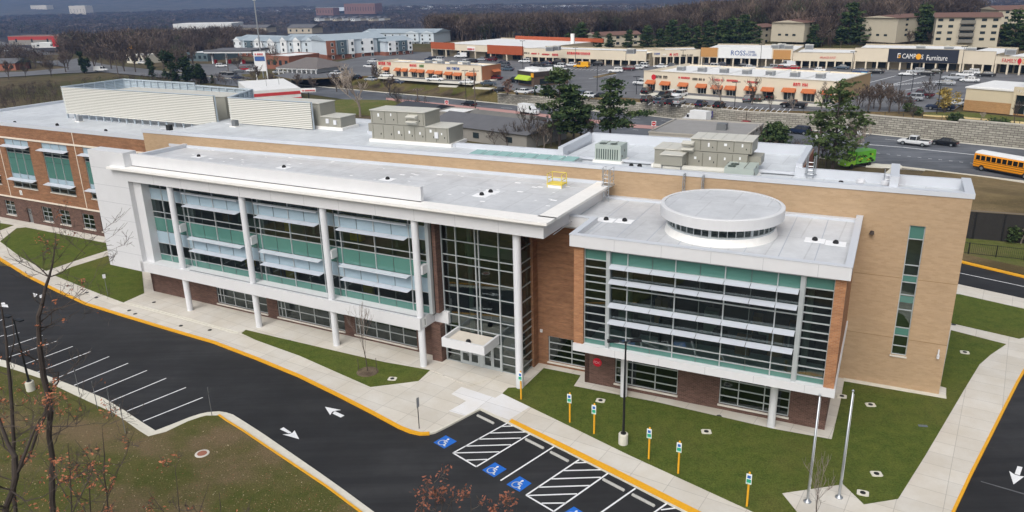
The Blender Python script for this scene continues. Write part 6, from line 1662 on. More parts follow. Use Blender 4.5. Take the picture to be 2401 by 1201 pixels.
# pole signs
P0 = at(615, 182, 1.2); a = thing('pylon_sign', 'tall white two post pylon sign with stacked panels', 'sign', (P0.x, P0.y, ground_h(P0.x, P0.y)), R(-10)); F = WM[a]
hh = CAMH + ray(614, 121).z * P0.y / ray(614, 121).y - F.translation.z
mb = MB(F); mb.box(-2.2, -1.9, -.2, .2, 0, hh); mb.box(1.9, 2.2, -.2, .2, 0, hh); mb.build('posts', TRIM, a)
mb = MB(F); mb.box(-1.9, 1.9, -.25, .25, hh - 1.6, hh); mb.box(-1.9, 1.9, -.25, .25, hh * .35, hh - 3.3); mb.build('panel', TRIM, a)
mb = MB(F); mb.box(-1.9, 1.9, -.22, .22, hh - 3.2, hh - 1.7); mb.build('blue_panel', M('sign_mid_blue', '#3a5d96', .5), a)
mb = MB(F); glyph_row(mb, F, -1.6, 1.7, -.26, hh - 1.25, .9, 3); mb.build('lettering', SIGNR, a)
def pole_sign(label, x, y, w, hb, ht, mat, pm, gl=None, z=None, rz=0, ytop=None):
    P0 = at(x, y, 0 if z is None else z); a = thing('pole_sign', label, 'sign', (P0.x, P0.y, ground_h(P0.x, P0.y)), rz); F = WM[a]
    mb = MB(F); mb.box(-.14, .14, -.14, .14, -.2, hb); mb.build('pole', pm, a); mb = MB(F); mb.box(-w / 2, w / 2, -.2, .2, hb, ht); mb.build('panel', mat, a)
    if gl: mb = MB(F); glyph_row(mb, F, -w / 2 + .3, w / 2 - .2, -.22, hb + (ht - hb) * .25, (ht - hb) * .5, int(x)); mb.build('lettering', gl, a)
pole_sign('small white sign with red letters on a black pole by the road', 725, 236, 4.4, 2.6, 3.7, SIGNW, BLACKM, SIGNR)
pole_sign('red roadside sign on a pole at the far left', 137, 112, 6, 3.5, 8.5, SIGNR, GREYM, None)
pole_sign('white roadside billboard with dark marks at the far left', 163, 108, 8.5, 4, 8, SIGNW, GREYM, SIGND)
pole_sign('small yellow sign board above the cream building', 301, 132, 5.5, 4, 6, SIGNY, GREYM, None)
pole_sign('purple and white sign on posts at the lot edge before the awning row', 1661, 264, 1.9, 1.5, 2.9, M('purple_panel', '#3d3a78', .5), TRIM, SIGNW, z=2.4)
for lab, x, y in [('small red and white no entry sign on the median', 1048, 258), ('small red and white no entry sign by the flat grey roof', 1532, 312)]:
    P0 = at(x, y, -.1); a = thing('road_sign', lab, 'road sign', (P0.x, P0.y, -.1)); F = WM[a]; mb = MB(F); mb.box(-.04, .04, -.03, .03, 0, 2.2); mb.build('post', GREYM, a)
    mb = MB(F); mb.box(-.5, .5, -.06, -.03, 1.5, 2.5, 0); mb.add([(.45 * math.cos(R(k)), -.065, 2.0 + .45 * math.sin(R(k))) for k in range(0, 360, 30)], [tuple(range(12))], 1); mb.box(-.3, .3, -.075, -.066, 1.93, 2.07, 0); mb.build('panel', [SIGNW, SIGNR], a)
# roads of the left distance
sheet('far_road', [at(a, b, .1) for a, b in [(-120, 92), (0, 97), (60, 112), (140, 128), (250, 152), (380, 166), (380, 182), (230, 168), (120, 152), (0, 135), (-120, 120)]], .1, ASPHG, raw=True)
sheet('far_road', [at(a, b, .06) for a, b in [(-80, 172), (60, 168), (170, 158), (250, 160), (250, 168), (150, 172), (60, 178), (-80, 186)]], .06, ASPHG, raw=True)
sheet('fuel_lot', [at(a, b, .06) for a, b in [(420, 150), (640, 150), (700, 180), (560, 186), (400, 166)]], .06, ASPHG, raw=True)
slab('meadow', [(745, 245), (800, 233), (960, 236), (1000, 262), (870, 270), (760, 262)], .0, MATS['far_lawn_grass'], .3)
slab('meadow', [(1060, 214), (1120, 210), (1240, 226), (1120, 236), (1046, 228)], 1.2, DRYG, .3) if False else None

# ---------------------------------------------------------------- vehicles
CARMATS = {}
def paint(name):
    cols = dict(white='#dfe2e4', black='#17191c', silver='#a9aeb3', grey='#5d6268', blue='#24406e', red='#a3161f', maroon='#5e1a22', yellow='#e6a81a', cyan='#5cb6d8', olive='#3c3d33', navy='#1d2a44', slate='#4b5a68')
    return M('paint_' + name, cols[name], .25, .1, .6, var=.03)
CARG = M('car_glass', '#10161a', .08, spec=.8, var=.1); TYRE = M('tyre', '#121314', .85); RIM = M('wheel_rim', '#9aa0a4', .35, .6); LAMPR = M('tail_lamp', '#8e1116', .3); LAMPW = M('head_lamp', '#d9dde0', .15, spec=.8)


def loft(mb, secs, m=0):
    """closed body from cross sections: list of (x, [(y,z) half profile from bottom centre to top centre])"""
    n = None; base = len(mb.v); vs = []
    for x, prof in secs:
        ring = [(x, y, z) for y, z in prof] + [(x, -y, z) for y, z in prof[::-1]]
        n = len(ring); vs += ring
    fs = []
    for i in range(len(secs) - 1):
        for k in range(n): fs.append((i * n + k, (i + 1) * n + k, (i + 1) * n + (k + 1) % n, i * n + (k + 1) % n))
    fs += [tuple(range(n)), tuple(range(len(vs) - 1, len(vs) - n - 1, -1))]
    return mb.add(vs, fs, m)


def car_proto(kind):
    """a car standing at the origin, nose to +x"""
    t = thing('parked_car', 'car', 'car'); F = WM[t]
    if kind == 'sedan': L, W, h0, h1, R_ = 4.7, 1.8, .98, 1.45, .33; st = [(-2.35, .55, .82), (-2.2, .35, .95), (-1.5, .25, .98), (1.0, .25, .95), (2.0, .3, .78), (2.35, .42, .62)]; cab = [(-1.75, .0), (-1.05, 1), (.35, 1), (1.15, 0)]
    elif kind == 'suv': L, W, h0, h1, R_ = 4.7, 1.9, 1.12, 1.75, .37; st = [(-2.35, .55, 1.05), (-2.3, .4, 1.12), (-1.5, .32, 1.12), (1.0, .32, 1.08), (2.1, .36, .95), (2.35, .5, .75)]; cab = [(-2.28, .0), (-1.95, 1), (.25, 1), (1.1, 0)]
    elif kind == 'pickup': L, W, h0, h1, R_ = 5.6, 1.95, 1.1, 1.82, .4; st = [(-2.8, .55, 1.1), (-2.75, .45, 1.12), (-.3, .4, 1.12), (1.3, .4, 1.12), (2.5, .42, 1.02), (2.8, .55, .8)]; cab = [(-.75, .0), (-.5, 1), (.7, 1), (1.4, 0)]
    else: L, W, h0, h1, R_ = 5.4, 2.0, 1.25, 2.15, .36; st = [(-2.7, .5, 1.25), (-2.65, .4, 1.25), (0, .35, 1.25), (1.6, .35, 1.2), (2.4, .4, 1.0), (2.7, .5, .8)]; cab = [(-2.62, .0), (-2.55, 1), (1.0, 1), (1.75, 0)]
    w = W / 2
    b = MB(F); loft(b, [(x, [(w * .55, z0), (w * .94, z0 + .08), (w, (z0 + z1) / 2), (w * .96, z1 - .05), (w * .8, z1)]) for x, z0, z1 in st])
    body = b.build('body', paint('white'), t, smooth=False)
    b = MB(F); h = h0 - .03
    xs = [c[0] for c in cab]
    loft(b, [(xs[0], [(w * .86, h), (w * .86, h + .01), (w * .6, h + .012)]), (xs[1], [(w * .9, h), (w * .72, h1 - .05), (w * .6, h1 - .02)]), (xs[2], [(w * .9, h), (w * .72, h1 - .05), (w * .6, h1 - .02)]), (xs[3], [(w * .86, h), (w * .86, h + .01), (w * .6, h + .012)])])
    b.build('cabin_glass', CARG, t)
    b = MB(F); loft(b, [(xs[1] - .05, [(w * .73, h1 - .07), (w * .72, h1 - .02), (w * .55, h1 + .02)]), (xs[2] + .08, [(w * .73, h1 - .07), (w * .72, h1 - .02), (w * .55, h1 + .02)])])
    if kind == 'van': b.box(-2.6, .1, -w * .95, w * .95, h, h1 - .1)
    for x in ([xs[1], (xs[1] + xs[2]) / 2, xs[2]] if kind != 'pickup' else [xs[1], xs[2]]):
        for s in (-1, 1): b.add([(x - .05, s * w * .92, h), (x + .05, s * w * .92, h), (x + .05, s * w * .735, h1 - .04), (x - .05, s * w * .735, h1 - .04)], [(0, 1, 2, 3), (0, 3, 2, 1)])
    b.build('roof', paint('white'), t)
    if kind == 'pickup':
        b = MB(F); b.box(-2.65, -.85, -w * .8, w * .8, 1.121, 1.135); b.build('cargo_bed', RUBBER, t)
    for x in (-L * .31, L * .31):
        for s in (-1, 1):
            b = MB(F); b.tube([(x, s * (w - .2), R_), (x, s * (w + .01), R_)], R_, 14); wh = b.build('wheel', TYRE, t)
            b = MB(F); b.tube([(x, s * (w - .1), R_), (x, s * (w + .025), R_)], R_ * .6, 10); b.build('rim', RIM, wh)
    for s in (-1, 1):
        b = MB(F); b.box(st[0][0] - .02, st[0][0] + .1, s * w * .6 - .18, s * w * .6 + .18, st[0][2] - .25, st[0][2] - .05); b.build('tail_light', LAMPR, t)
        b = MB(F); b.box(st[-1][0] - .12, st[-1][0] + .02, s * w * .6 - .18, s * w * .6 + .18, st[-1][2] - .12, st[-1][2] - .01); b.build('headlight', LAMPW, t)
    return t


PROTO = {}
def put_car(kind, col, x, y, z, rz, label, group, world=None):
    p = world if world is not None else at(x, y, z)
    if kind not in PROTO: o = PROTO[kind] = car_proto(kind); o.location = p; o.rotation_euler = (0, 0, rz); tag(o, label, None, group)
    else: o = copy_tree(PROTO[kind], p, rz, 1.0, label, group)
    for c in KIDS[o]:
        if c.name.split('.')[0] in ('body', 'roof'): c.material_slots[0].link = 'OBJECT'; c.material_slots[0].material = paint(col)
    o.name = {'sedan': 'parked_car', 'suv': 'parked_car', 'pickup': 'pickup_truck', 'van': 'van'}[kind]
    o['category'] = {'sedan': 'car', 'suv': 'car', 'pickup': 'pickup', 'van': 'van'}[kind]
    return o


ORD = ['first', 'second', 'third', 'fourth', 'fifth', 'sixth', 'seventh', 'eighth', 'ninth', 'tenth', 'eleventh', 'twelfth', 'thirteenth', 'fourteenth', 'fifteenth', 'sixteenth', 'seventeenth', 'eighteenth', 'nineteenth', 'twentieth']
def row(where, group, cars, z=PZ + .06, rz0=0.0):
    cars = sorted(cars, key=lambda c: c[2]); seen = {}
    tot = {}
    for c in cars: tot[(c[0], c[1])] = tot.get((c[0], c[1]), 0) + 1
    for kind, col, x, y, r in cars:
        k = (kind, col); seen[k] = seen.get(k, 0) + 1
        nm = {'sedan': 'sedan', 'suv': 'SUV', 'pickup': 'pickup truck', 'van': 'van'}[kind]
        lab = f'{col} {nm} {where}' if tot[k] == 1 else f'{col} {nm} {where}, {ORD[seen[k] - 1]} from the left'
        put_car(kind, col, x, y, z, rz0 + r, lab, group)


G = 'cars parked at the shopping centre'
S, U, K, V = 'sedan', 'suv', 'pickup', 'van'
row('in front of the small shops with red letters', G, [(U, 'white', 1231, 148, 2.7), (K, 'black', 1261, 157, 2.7), (S, 'navy', 1280, 152, 2.7), (U, 'black', 1305, 151, 2.7), (U, 'grey', 1283, 164, 2.6), (U, 'white', 1311, 160, 2.6), (S, 'white', 1339, 156, 2.7), (V, 'yellow', 1364, 160, 2.7), (U, 'black', 1400, 155, 2.7)], rz0=0)
row('in the lot before the strip mall jog', G, [(U, 'white', 1443, 171, 2.9), (U, 'maroon', 1472, 166, 2.8), (S, 'white', 1493, 163, 2.6), (U, 'white', 1505, 159, 2.6), (S, 'white', 1549, 160, 2.6), (S, 'grey', 1572, 158, 2.6)])
row('behind the awning row, before the white fronted shop', G, [(S, 'grey', 1654, 159, 2.6), (U, 'white', 1669, 161, 2.6), (U, 'navy', 1687, 159, 2.6), (S, 'silver', 1690, 167, 2.6), (S, 'black', 1740, 159, 2.6), (S, 'white', 1754, 163, 2.6), (U, 'silver', 1808, 164, 2.6), (K, 'red', 1831, 167, 2.6), (V, 'white', 1846, 158, 2.6), (S, 'red', 1858, 164, 2.6), (S, 'maroon', 1897, 174, 2.6), (S, 'white', 1917, 169, 2.6)])
row('before the outlet shop and the navy sign', G, [(S, 'slate', 1973, 162.5, 2.6), (S, 'blue', 2017, 173, 2.6), (S, 'black', 2053, 173, 2.6), (S, 'cyan', 2022, 182, 2.6), (S, 'white', 2009, 189, 2.8), (S, 'white', 2128, 178, 2.6), (U, 'silver', 2148, 173, 2.6), (S, 'black', 2170, 177, 2.6), (S, 'olive', 2190, 173, 2.6)])
row('in the right lot before the bank', G, [(K, 'silver', 2234, 188, 2.6), (U, 'white', 2260, 181, 2.6), (U, 'white', 2275, 176, 2.6), (S, 'white', 2273, 193, 2.6), (S, 'silver', 2216, 200, 2.6), (S, 'black', 2312, 180, 2.6), (K, 'maroon', 2158, 229, 2.4), (S, 'grey', 2119, 241, 2.4), (U, 'silver', 2139, 236, 2.4), (K, 'navy', 2204, 258, 2.5), (S, 'white', 2243, 247, 2.4)])
row('parked before the awning row by the wall', G, [(U, 'black', 1518, 220, 1.0), (U, 'black', 1518, 240, 1.0), (S, 'slate', 1547, 243, 1.0), (U, 'olive', 1554, 231, -2.3), (U, 'white', 1577, 226, 1.0), (U, 'white', 1594, 228, -2.3), (S, 'black', 1573, 246, 1.0), (U, 'silver', 1592, 245, 1.0), (S, 'navy', 1644, 249, 1.0), (S, 'black', 1686, 252, 1.0), (U, 'grey', 1756, 239, 1.0), (U, 'olive', 1781, 238, 1.0), (S, 'black', 1809, 231, 1.0), (K, 'black', 1860, 253, 2.5)])
row('by the small brown restaurant', G, [(S, 'white', 1226, 220, 2.5), (V, 'silver', 1265, 220, 2.5), (S, 'slate', 1361, 226, 2.5), (S, 'white', 1377, 229, 2.5), (S, 'black', 1408, 231, 2.5), (U, 'white', 1432, 244, 2.4), (U, 'black', 1206, 194, 2.4), (U, 'white', 1503, 200, 2.4), (S, 'black', 1178, 217, .1), (S, 'slate', 1145, 200, .1)], rz0=0)
row('beside the shop row with the brick end', G, [(K, 'white', 1020, 191, -.2), (S, 'white', 1094, 197, 2.9), (S, 'maroon', 1162, 187, 2.4), (S, 'navy', 930, 197, -.2), (S, 'white', 908, 181, -.4), (U, 'grey', 1181, 157, 2.5), (S, 'slate', 1190, 166, 2.5), (S, 'navy', 1178, 152, 2.5)])
row('before the rust panelled shop', G, [(U, 'maroon', 1152, 144, 2.5), (S, 'silver', 1131, 143, 2.5), (V, 'white', 1081, 136, 2.9), (U, 'black', 1105, 149, 2.6), (S, 'white', 1089, 149, 2.6), (U, 'white', 1028, 144, 2.6), (U, 'navy', 1010, 143, 2.6)])
row('in the left lot between pavilion and shop row', G, [(K, 'white', 868, 160, 2.5), (S, 'white', 874, 147, 2.5), (S, 'black', 835, 186, 2.5), (S, 'silver', 870, 190, 2.5), (S, 'white', 788, 176, 2.5), (S, 'silver', 778, 158, 2.5)], z=2.6)
row('by the white pavilion', 'cars at the pavilion and fuel station', [(S, 'white', 703, 181, 0), (S, 'white', 655, 173, .5)], z=1.6)
row('by the fuel station', 'cars at the pavilion and fuel station', [(S, 'black', 530, 175, .1), (S, 'black', 543, 176, .1), (S, 'grey', 560, 170, .1), (U, 'red', 575, 166, .1), (S, 'white', 592, 169, .1), (S, 'navy', 558, 186, .3), (U, 'white', 520, 158, .2)], z=.1)
row('on the far left road', 'cars on the far left road', [(S, 'white', 15, 121, -.7), (S, 'slate', 34, 128, -.7), (V, 'white', 237, 168, .2), (S, 'white', 335, 150, .2)], z=.15)
RA = math.atan2(.714, -.7)
for kind, col, x, y, r, lab in [(K, 'white', 2143, 341, RA, 'white pickup truck driving on the road beside the stone wall'), (S, 'black', 2213, 341, RA, 'black car driving just behind the white pickup on the road'), (U, 'white', 1996, 319, RA + math.pi, 'white car on the road right of the tall pine'), (U, 'navy', 1873, 314, RA, 'dark blue car on the road left of the tall pine, by the wall'),
                                (S, 'red', 1745, 299, RA, 'red car on the road by the stone wall'), (S, 'black', 1100, 249, RA, 'black car on the road beside the pink median')]:
    put_car(kind, col, x, y, ROADZ, r, lab, 'vehicles driving on the back road')


def box_truck(label, p, rz, cab, box_, L=6.2, h=2.9, W=2.1, graphic=None):
    t = thing('box_truck', label, 'truck', p, rz, 'vehicles driving on the back road'); F = WM[t]; w = W / 2
    b = MB(F); b.box(-L / 2, L * .18, -w, w, .7, h); b.build('cargo_box', box_, t)
    b = MB(F); loft(b, [(L * .19, [(w * .7, .45), (w * .92, .6), (w * .92, 2.1), (w * .6, 2.3)]), (L * .30, [(w * .7, .4), (w * .92, .55), (w * .88, 1.95), (w * .6, 2.15)]), (L * .40, [(w * .7, .4), (w * .92, .55), (w * .9, 1.3), (w * .6, 1.35)]), (L * .5, [(w * .6, .45), (w * .85, .55), (w * .8, 1.0), (w * .5, 1.05)])]); b.build('cab', cab, t)
    b = MB(F); b.add([(L * .305, -w * .8, 2.0), (L * .305, w * .8, 2.0), (L * .402, w * .82, 1.36), (L * .402, -w * .82, 1.36)], [(0, 3, 2, 1), (0, 1, 2, 3)])
    for s in (-1, 1): b.box(L * .21, L * .31, s * w * .925 - .02, s * w * .925 + .02, 1.35, 1.95)
    b.build('cab_glass', CARG, t)
    for x in (-L * .3, L * .33):
        for s in (-1, 1):
            b = MB(F); b.tube([(x, s * (w - .3), .4), (x, s * (w + .01), .4)], .4, 14); b.build('wheel', TYRE, t)
    b = MB(F); b.box(-L / 2 + .1, L * .45, -.5, .5, .45, .7); b.build('chassis', RUBBER, t)
    for s in (-1, 1): b = MB(F); b.box(L * .5 - .05, L * .5 + .02, s * .65 - .15, s * .65 + .15, .7, .95); b.build('headlight', LAMPW, t)
    if graphic:
        for s in (-1, 1):
            b = MB(F); rr = random.Random(5)
            for _ in range(16):
                x = rr.uniform(-L * .47, L * .1); z = rr.uniform(.9, h - .6); q = rr.uniform(.2, .6); b.add([(x - q, s * (w + .012), z), (x, s * (w + .012), z - q * .4), (x + q, s * (w + .012), z + q * .2), (x, s * (w + .012), z + q * .5)], [(0, 1, 2, 3), (0, 3, 2, 1)], rr.randint(0, 1))
            b.build('painted_graphic', graphic, t)
    return t


box_truck('white delivery truck driving along the stone wall', at(1632, 289, ROADZ), RA, paint('white'), TRIM)
box_truck('white van truck on the road behind the left pine, by the bare tree', at(1240, 269, ROADZ), RA + math.pi, paint('white'), TRIM, 5.6, 2.6)
box_truck('lime green truck with painted graphics parked behind the bare tree', at(2006, 390, -.1), R(205), M('lime_paint', '#8cc43a', .35, var=.15, scale=.7), M('green_paint', '#5aa32e', .4, var=.25, scale=.8), 6.4, 2.7, 2.2, [M('graphic_dark', '#20301a', .5), M('graphic_yellow', '#cfd83a', .5)])
# school bus
bp = at(2352, 417, ROADZ); bdir = at(2277, 396, ROADZ) - at(2401, 420, ROADZ); ba = math.atan2(bdir.y, bdir.x)
t = thing('school_bus', 'yellow school bus with white roof entering at the right edge', 'bus', at(2277, 397, ROADZ) - Vector((math.cos(ba), math.sin(ba), 0)) * 5.6 + Vector((-math.sin(ba), math.cos(ba), 0)) * -1.2, ba, 'vehicles driving on the back road'); F = WM[t]
BUSY = M('bus_yellow', '#e8961a', .35, var=.04)
L, w = 11.0, 1.2
mb = MB(F); loft(mb, [(-L / 2, [(w * .9, .55), (w, .7), (w, 2.5), (w * .92, 2.75)]), (L / 2 - .05, [(w * .9, .55), (w, .7), (w, 2.5), (w * .92, 2.75)])]); mb.build('body', BUSY, t)
mb = MB(F); loft(mb, [(-L / 2 + .05, [(w * .96, 2.74), (w * .9, 2.95), (w * .5, 3.08)]), (L / 2 - .1, [(w * .96, 2.74), (w * .9, 2.95), (w * .5, 3.08)])]); mb.build('roof', TRIM, t)
for s in (-1, 1):
    for k in range(12):
        mb = MB(F); x = -L / 2 + .5 + k * .86; mb.box(x, x + .68, s * w - .02, s * w + .02, 1.75, 2.5); mb.build('window', CARG, t)
    mb = MB(F)
    for z in (.95, 1.3, 1.6): mb.box(-L / 2 + .1, L / 2 - .1, s * (w + .005) - .012, s * (w + .005) + .012, z, z + .06)
    mb.build('black_stripes', BLACKM, t)
    for x in (-L * .27, L * .36):
        mb = MB(F); mb.tube([(x, s * (w - .3), .48), (x, s * (w + .03), .48)], .48, 16); wh = mb.build('wheel', TYRE, t)
        mb = MB(F); mb.tube([(x, s * (w - .1), .48), (x, s * (w + .04), .48)], .25, 12); mb.build('rim', RIM, wh)
mb = MB(F); mb.box(L / 2 - .04, L / 2 + .01, -w * .85, w * .85, 1.6, 2.55); mb.build('rear_window', CARG, t)
mb = MB(F); mb.box(-L / 2 - .01, -L / 2 + .04, -w * .9, w * .9, 1.5, 2.6); mb.build('windscreen', CARG, t)
for s in (-1, 1): mb = MB(F); mb.box(L / 2 - .05, L / 2 + .02, s * .85 - .14, s * .85 + .14, .95, 1.25); mb.build('tail_light', LAMPR, t)
mb = MB(F); mb.box(-L / 2 + .2, L / 2 - .1, -w * .9, w * .9, .38, .56); mb.build('chassis', RUBBER, t)

# ---------------------------------------------------------------- trees and woods
import numpy as np
LEAFD = M('pine_needles', '#33442a', .9, spec=.15, var=.35, scale=.5); LEAFD2 = M('pine_needles_light', '#4b5a36', .9, spec=.15, var=.3, scale=.5)
LEAFK = M('conifer_dark', '#26321f', .9, spec=.1, var=.3, scale=.6); LEAFO = M('orange_leaves', '#a8694a', .85, var=.35, scale=3.0); LEAFY = M('yellow_leaves', '#a8924a', .85, var=.25, scale=1.0)
LEAFB = M('evergreen_broad', '#3a4a2b', .9, spec=.15, var=.35, scale=.5)
WOODM = [M('far_twigs_a', '#51463f', .95, var=.15), M('far_twigs_b', '#403631', .95, var=.15), M('far_twigs_c', '#6b5d52', .95, var=.15), M('far_twigs_green', '#41472f', .95, var=.2)]


def branches(rr, h, levels=4, spread=.5, n0=5, trunk_r=.16, lean=(0, 0), first=.3, up=.55, kink=.12):
    """list of (polyline, radii, level)"""
    out = []
    def grow(p, d, L, r, lev):
        k = 4 if lev == 0 else 3; pts = [p]; q = p.copy(); dd = d.copy()
        for i in range(k):
            dd = (dd + Vector((rr.gauss(0, kink), rr.gauss(0, kink), rr.gauss(0, kink * .6) + (.05 if lev else .02)))).normalized(); q = q + dd * (L / k); pts.append(q.copy())
        rs = [r * (1 - .62 * i / k) for i in range(k + 1)]; out.append((pts, rs, lev))
        if lev >= levels: return
        n = n0 if lev == 0 else rr.randint(3, 4)
        for j in range(n):
            t = (first if lev == 0 else .3) + (1 - (first if lev == 0 else .3)) * (j + rr.random() * .8) / n; i = min(k - 1, int(t * k)); f = t * k - i; b = pts[i].lerp(pts[i + 1], min(1, f))
            a = rr.uniform(0, 6.283); side = Vector((math.cos(a), math.sin(a), 0)); nd = (dd * (1 - spread) + side * spread * rr.uniform(.8, 1.4) + Vector((0, 0, up * rr.uniform(.3, .9)))).normalized()
            grow(b, nd, L * rr.uniform(.45, .68) * (1.1 - .45 * t if lev == 0 else 1), max(.006, rs[i] * rr.uniform(.45, .62)), lev + 1)
    grow(Vector((0, 0, 0)), Vector((lean[0], lean[1], 1)).normalized(), h * .62, trunk_r, 0)
    return out


PH_ = {}


def bare_parts(t, F, br, mt, mt2, cut=2, twigw=1.0, minr=.012):
    a = MB(F); b = MB(F)
    for pts, rs, lev in br:
        rs = [max(minr, r) for r in rs]
        if lev < cut: a.tube(pts, rs, 6 if lev == 0 else 5, cap=False)
        else: b.tube(pts, [r * twigw for r in rs], 3, cap=False)
    a.build('trunk', mt, t)
    if b.f: b.build('crown', mt2, t)
    PH_[t] = max(q[2] for q in b.v or a.v)


def leaf_tufts(mb, rr, c, n, size, spread, squash=.7, m=0):
    for _ in range(n):
        d = Vector((rr.gauss(0, 1), rr.gauss(0, 1), rr.gauss(0, 1) * squash)) * spread * .5; p = Vector(c) + d
        u = Vector((rr.gauss(0, 1), rr.gauss(0, 1), rr.gauss(0, .6))).normalized(); v = u.cross(Vector((rr.gauss(0, 1), rr.gauss(0, 1), rr.gauss(0, 1)))).normalized(); s = size * rr.uniform(.6, 1.3)
        mb.add([p - u * s, p + v * s * .45, p + u * s, p - v * s * .45], [(0, 1, 2, 3)], m)


def pine_proto(label, h, w, seed, gap=.25, asym=0.0, dense=1.0, name='pine_tree', size=.42):
    rr = random.Random(seed); t = thing(name, label, 'pine'); F = WM[t]
    a = MB(F); lx, ly = rr.uniform(-.5, .5), rr.uniform(-.5, .5)
    axis = lambda z: Vector((lx * (z / h) ** 2, ly * (z / h) ** 2, z))
    a.tube([axis(h * k / 8) for k in range(9)], [h * .018 * (1 - .85 * k / 8) + .03 for k in range(9)], 7, cap=False)
    c = MB(F); z = h * gap
    while z < h * .98:
        f = max(0.0, (z / h - gap) / (1 - gap)); Lb = w * (1 - f ** 1.6 * .82) * (.55 + .45 * min(1, f * 4)); n = rr.randint(3, 5)
        a0 = rr.uniform(0, 6.28)
        for j in range(n):
            an = a0 + 6.283 * j / n + rr.uniform(-.5, .5); L = Lb * rr.uniform(.4, 1.25) * (1 + asym * math.cos(an)); d = Vector((math.cos(an), math.sin(an), rr.uniform(-.05, .32)))
            p0 = axis(z); p1 = p0 + d * L; a.tube([p0, p0.lerp(p1, .5) + Vector((0, 0, .12)), p1], [.08, .055, .02], 4, cap=False)
            m = max(2, int(L / .8))
            for k in range(m):
                q = p0.lerp(p1, .45 + .6 * (k + .5) / m) + Vector((rr.gauss(0, .3), rr.gauss(0, .3), rr.gauss(.12, .1)))
                leaf_tufts(c, rr, q, int(15 * dense), size, 1.15, .34, 0 if rr.random() < .6 else 1)
        z += h * rr.uniform(.055, .095)
    leaf_tufts(c, rr, axis(h), 14, .35, .8, .8, 1)
    a.build('trunk', BARKD, t); c.build('crown', [LEAFD, LEAFD2], t)
    return t, h


def blob_tree(label, cat, h, w, seed, mats, trunk=.12, name='evergreen_tree', cone=False, n=900, size=.35):
    rr = random.Random(seed); t = thing(name, label, cat); F = WM[t]
    a = MB(F); a.tube([(0, 0, 0), (0, 0, h * .8)], [h * .025 + .05, .04], 7, cap=False); a.build('trunk', BARKD, t)
    c = MB(F); lobes = [(Vector((rr.gauss(0, w * .28), rr.gauss(0, w * .28), h * rr.uniform(trunk + .1, .9))), rr.uniform(.25, .5) * w) for _ in range(14)]
    for i in range(n):
        if cone:
            z = rr.random() ** 1.3; r = w * (1 - z) * (.55 + .45 * rr.random()) * rr.uniform(.75, 1.1); an = rr.uniform(0, 6.283); p = (r * math.cos(an), r * math.sin(an), h * (trunk + (1 - trunk) * z))
        else:
            cc, R0 = lobes[i % 14]; d = Vector((rr.gauss(0, 1), rr.gauss(0, 1), rr.gauss(0, 1))).normalized() * R0 * (.5 + .5 * rr.random()); p = cc + d; k = abs(p.z / h - .55); p.x *= 1.1 - k * .7; p.y *= 1.1 - k * .7
        leaf_tufts(c, rr, p, 2, size, size * 1.2, .8, 0 if rr.random() < .6 else len(mats) - 1)
    c.build('crown', mats, t); return t, h


def place_first(t, p, rz=0, s=1.0):
    t.location = p; t.rotation_euler = (0, 0, rz); t.scale = (s,) * 3
def height_at(base, ytop):
    bx, _ = project(base); d = ray(bx, ytop); return CAMH + d.z * base.y / d.y - base.z


# big pines beside the road
PG = 'tall pines between the school and the road'
for i, (x, y, yt, w, seed, gap, asym, lab) in enumerate([(1312, 345, 166, 5.0, 5, .3, .0, 'tall dark pine between school and road, the left of the pair'), (1345, 345, 205, 3.6, 8, .25, .2, 'shorter thin pine leaning against the left tall pine'), (1430, 345, 184, 4.4, 12, .3, .5, 'tall pine with a lopsided layered crown, the right of the pair'),
                                              (1952, 400, 192, 5.4, 3, .14, .1, 'tall open pine in front of the white car, right of the school roof'), (1815, 352, 293, 2.9, 17, .1, .0, 'short pine peeking over the roof right of the air handler')]):
    p = at(x, y, -.2); t, h = pine_proto(lab, height_at(p, yt), w, seed, gap, asym, 1.7 if i != 3 else 1.05); place_first(t, p)
    if i == 3:
        cr = [c for c in KIDS[t] if c.name.startswith('crown')][0]; cr.data.materials.clear(); cr.data.materials.append(LEAFD2); cr.data.materials.append(M('olive_needles', '#5c6236', .9, spec=.15, var=.3, scale=.5)); t['group'] = PG
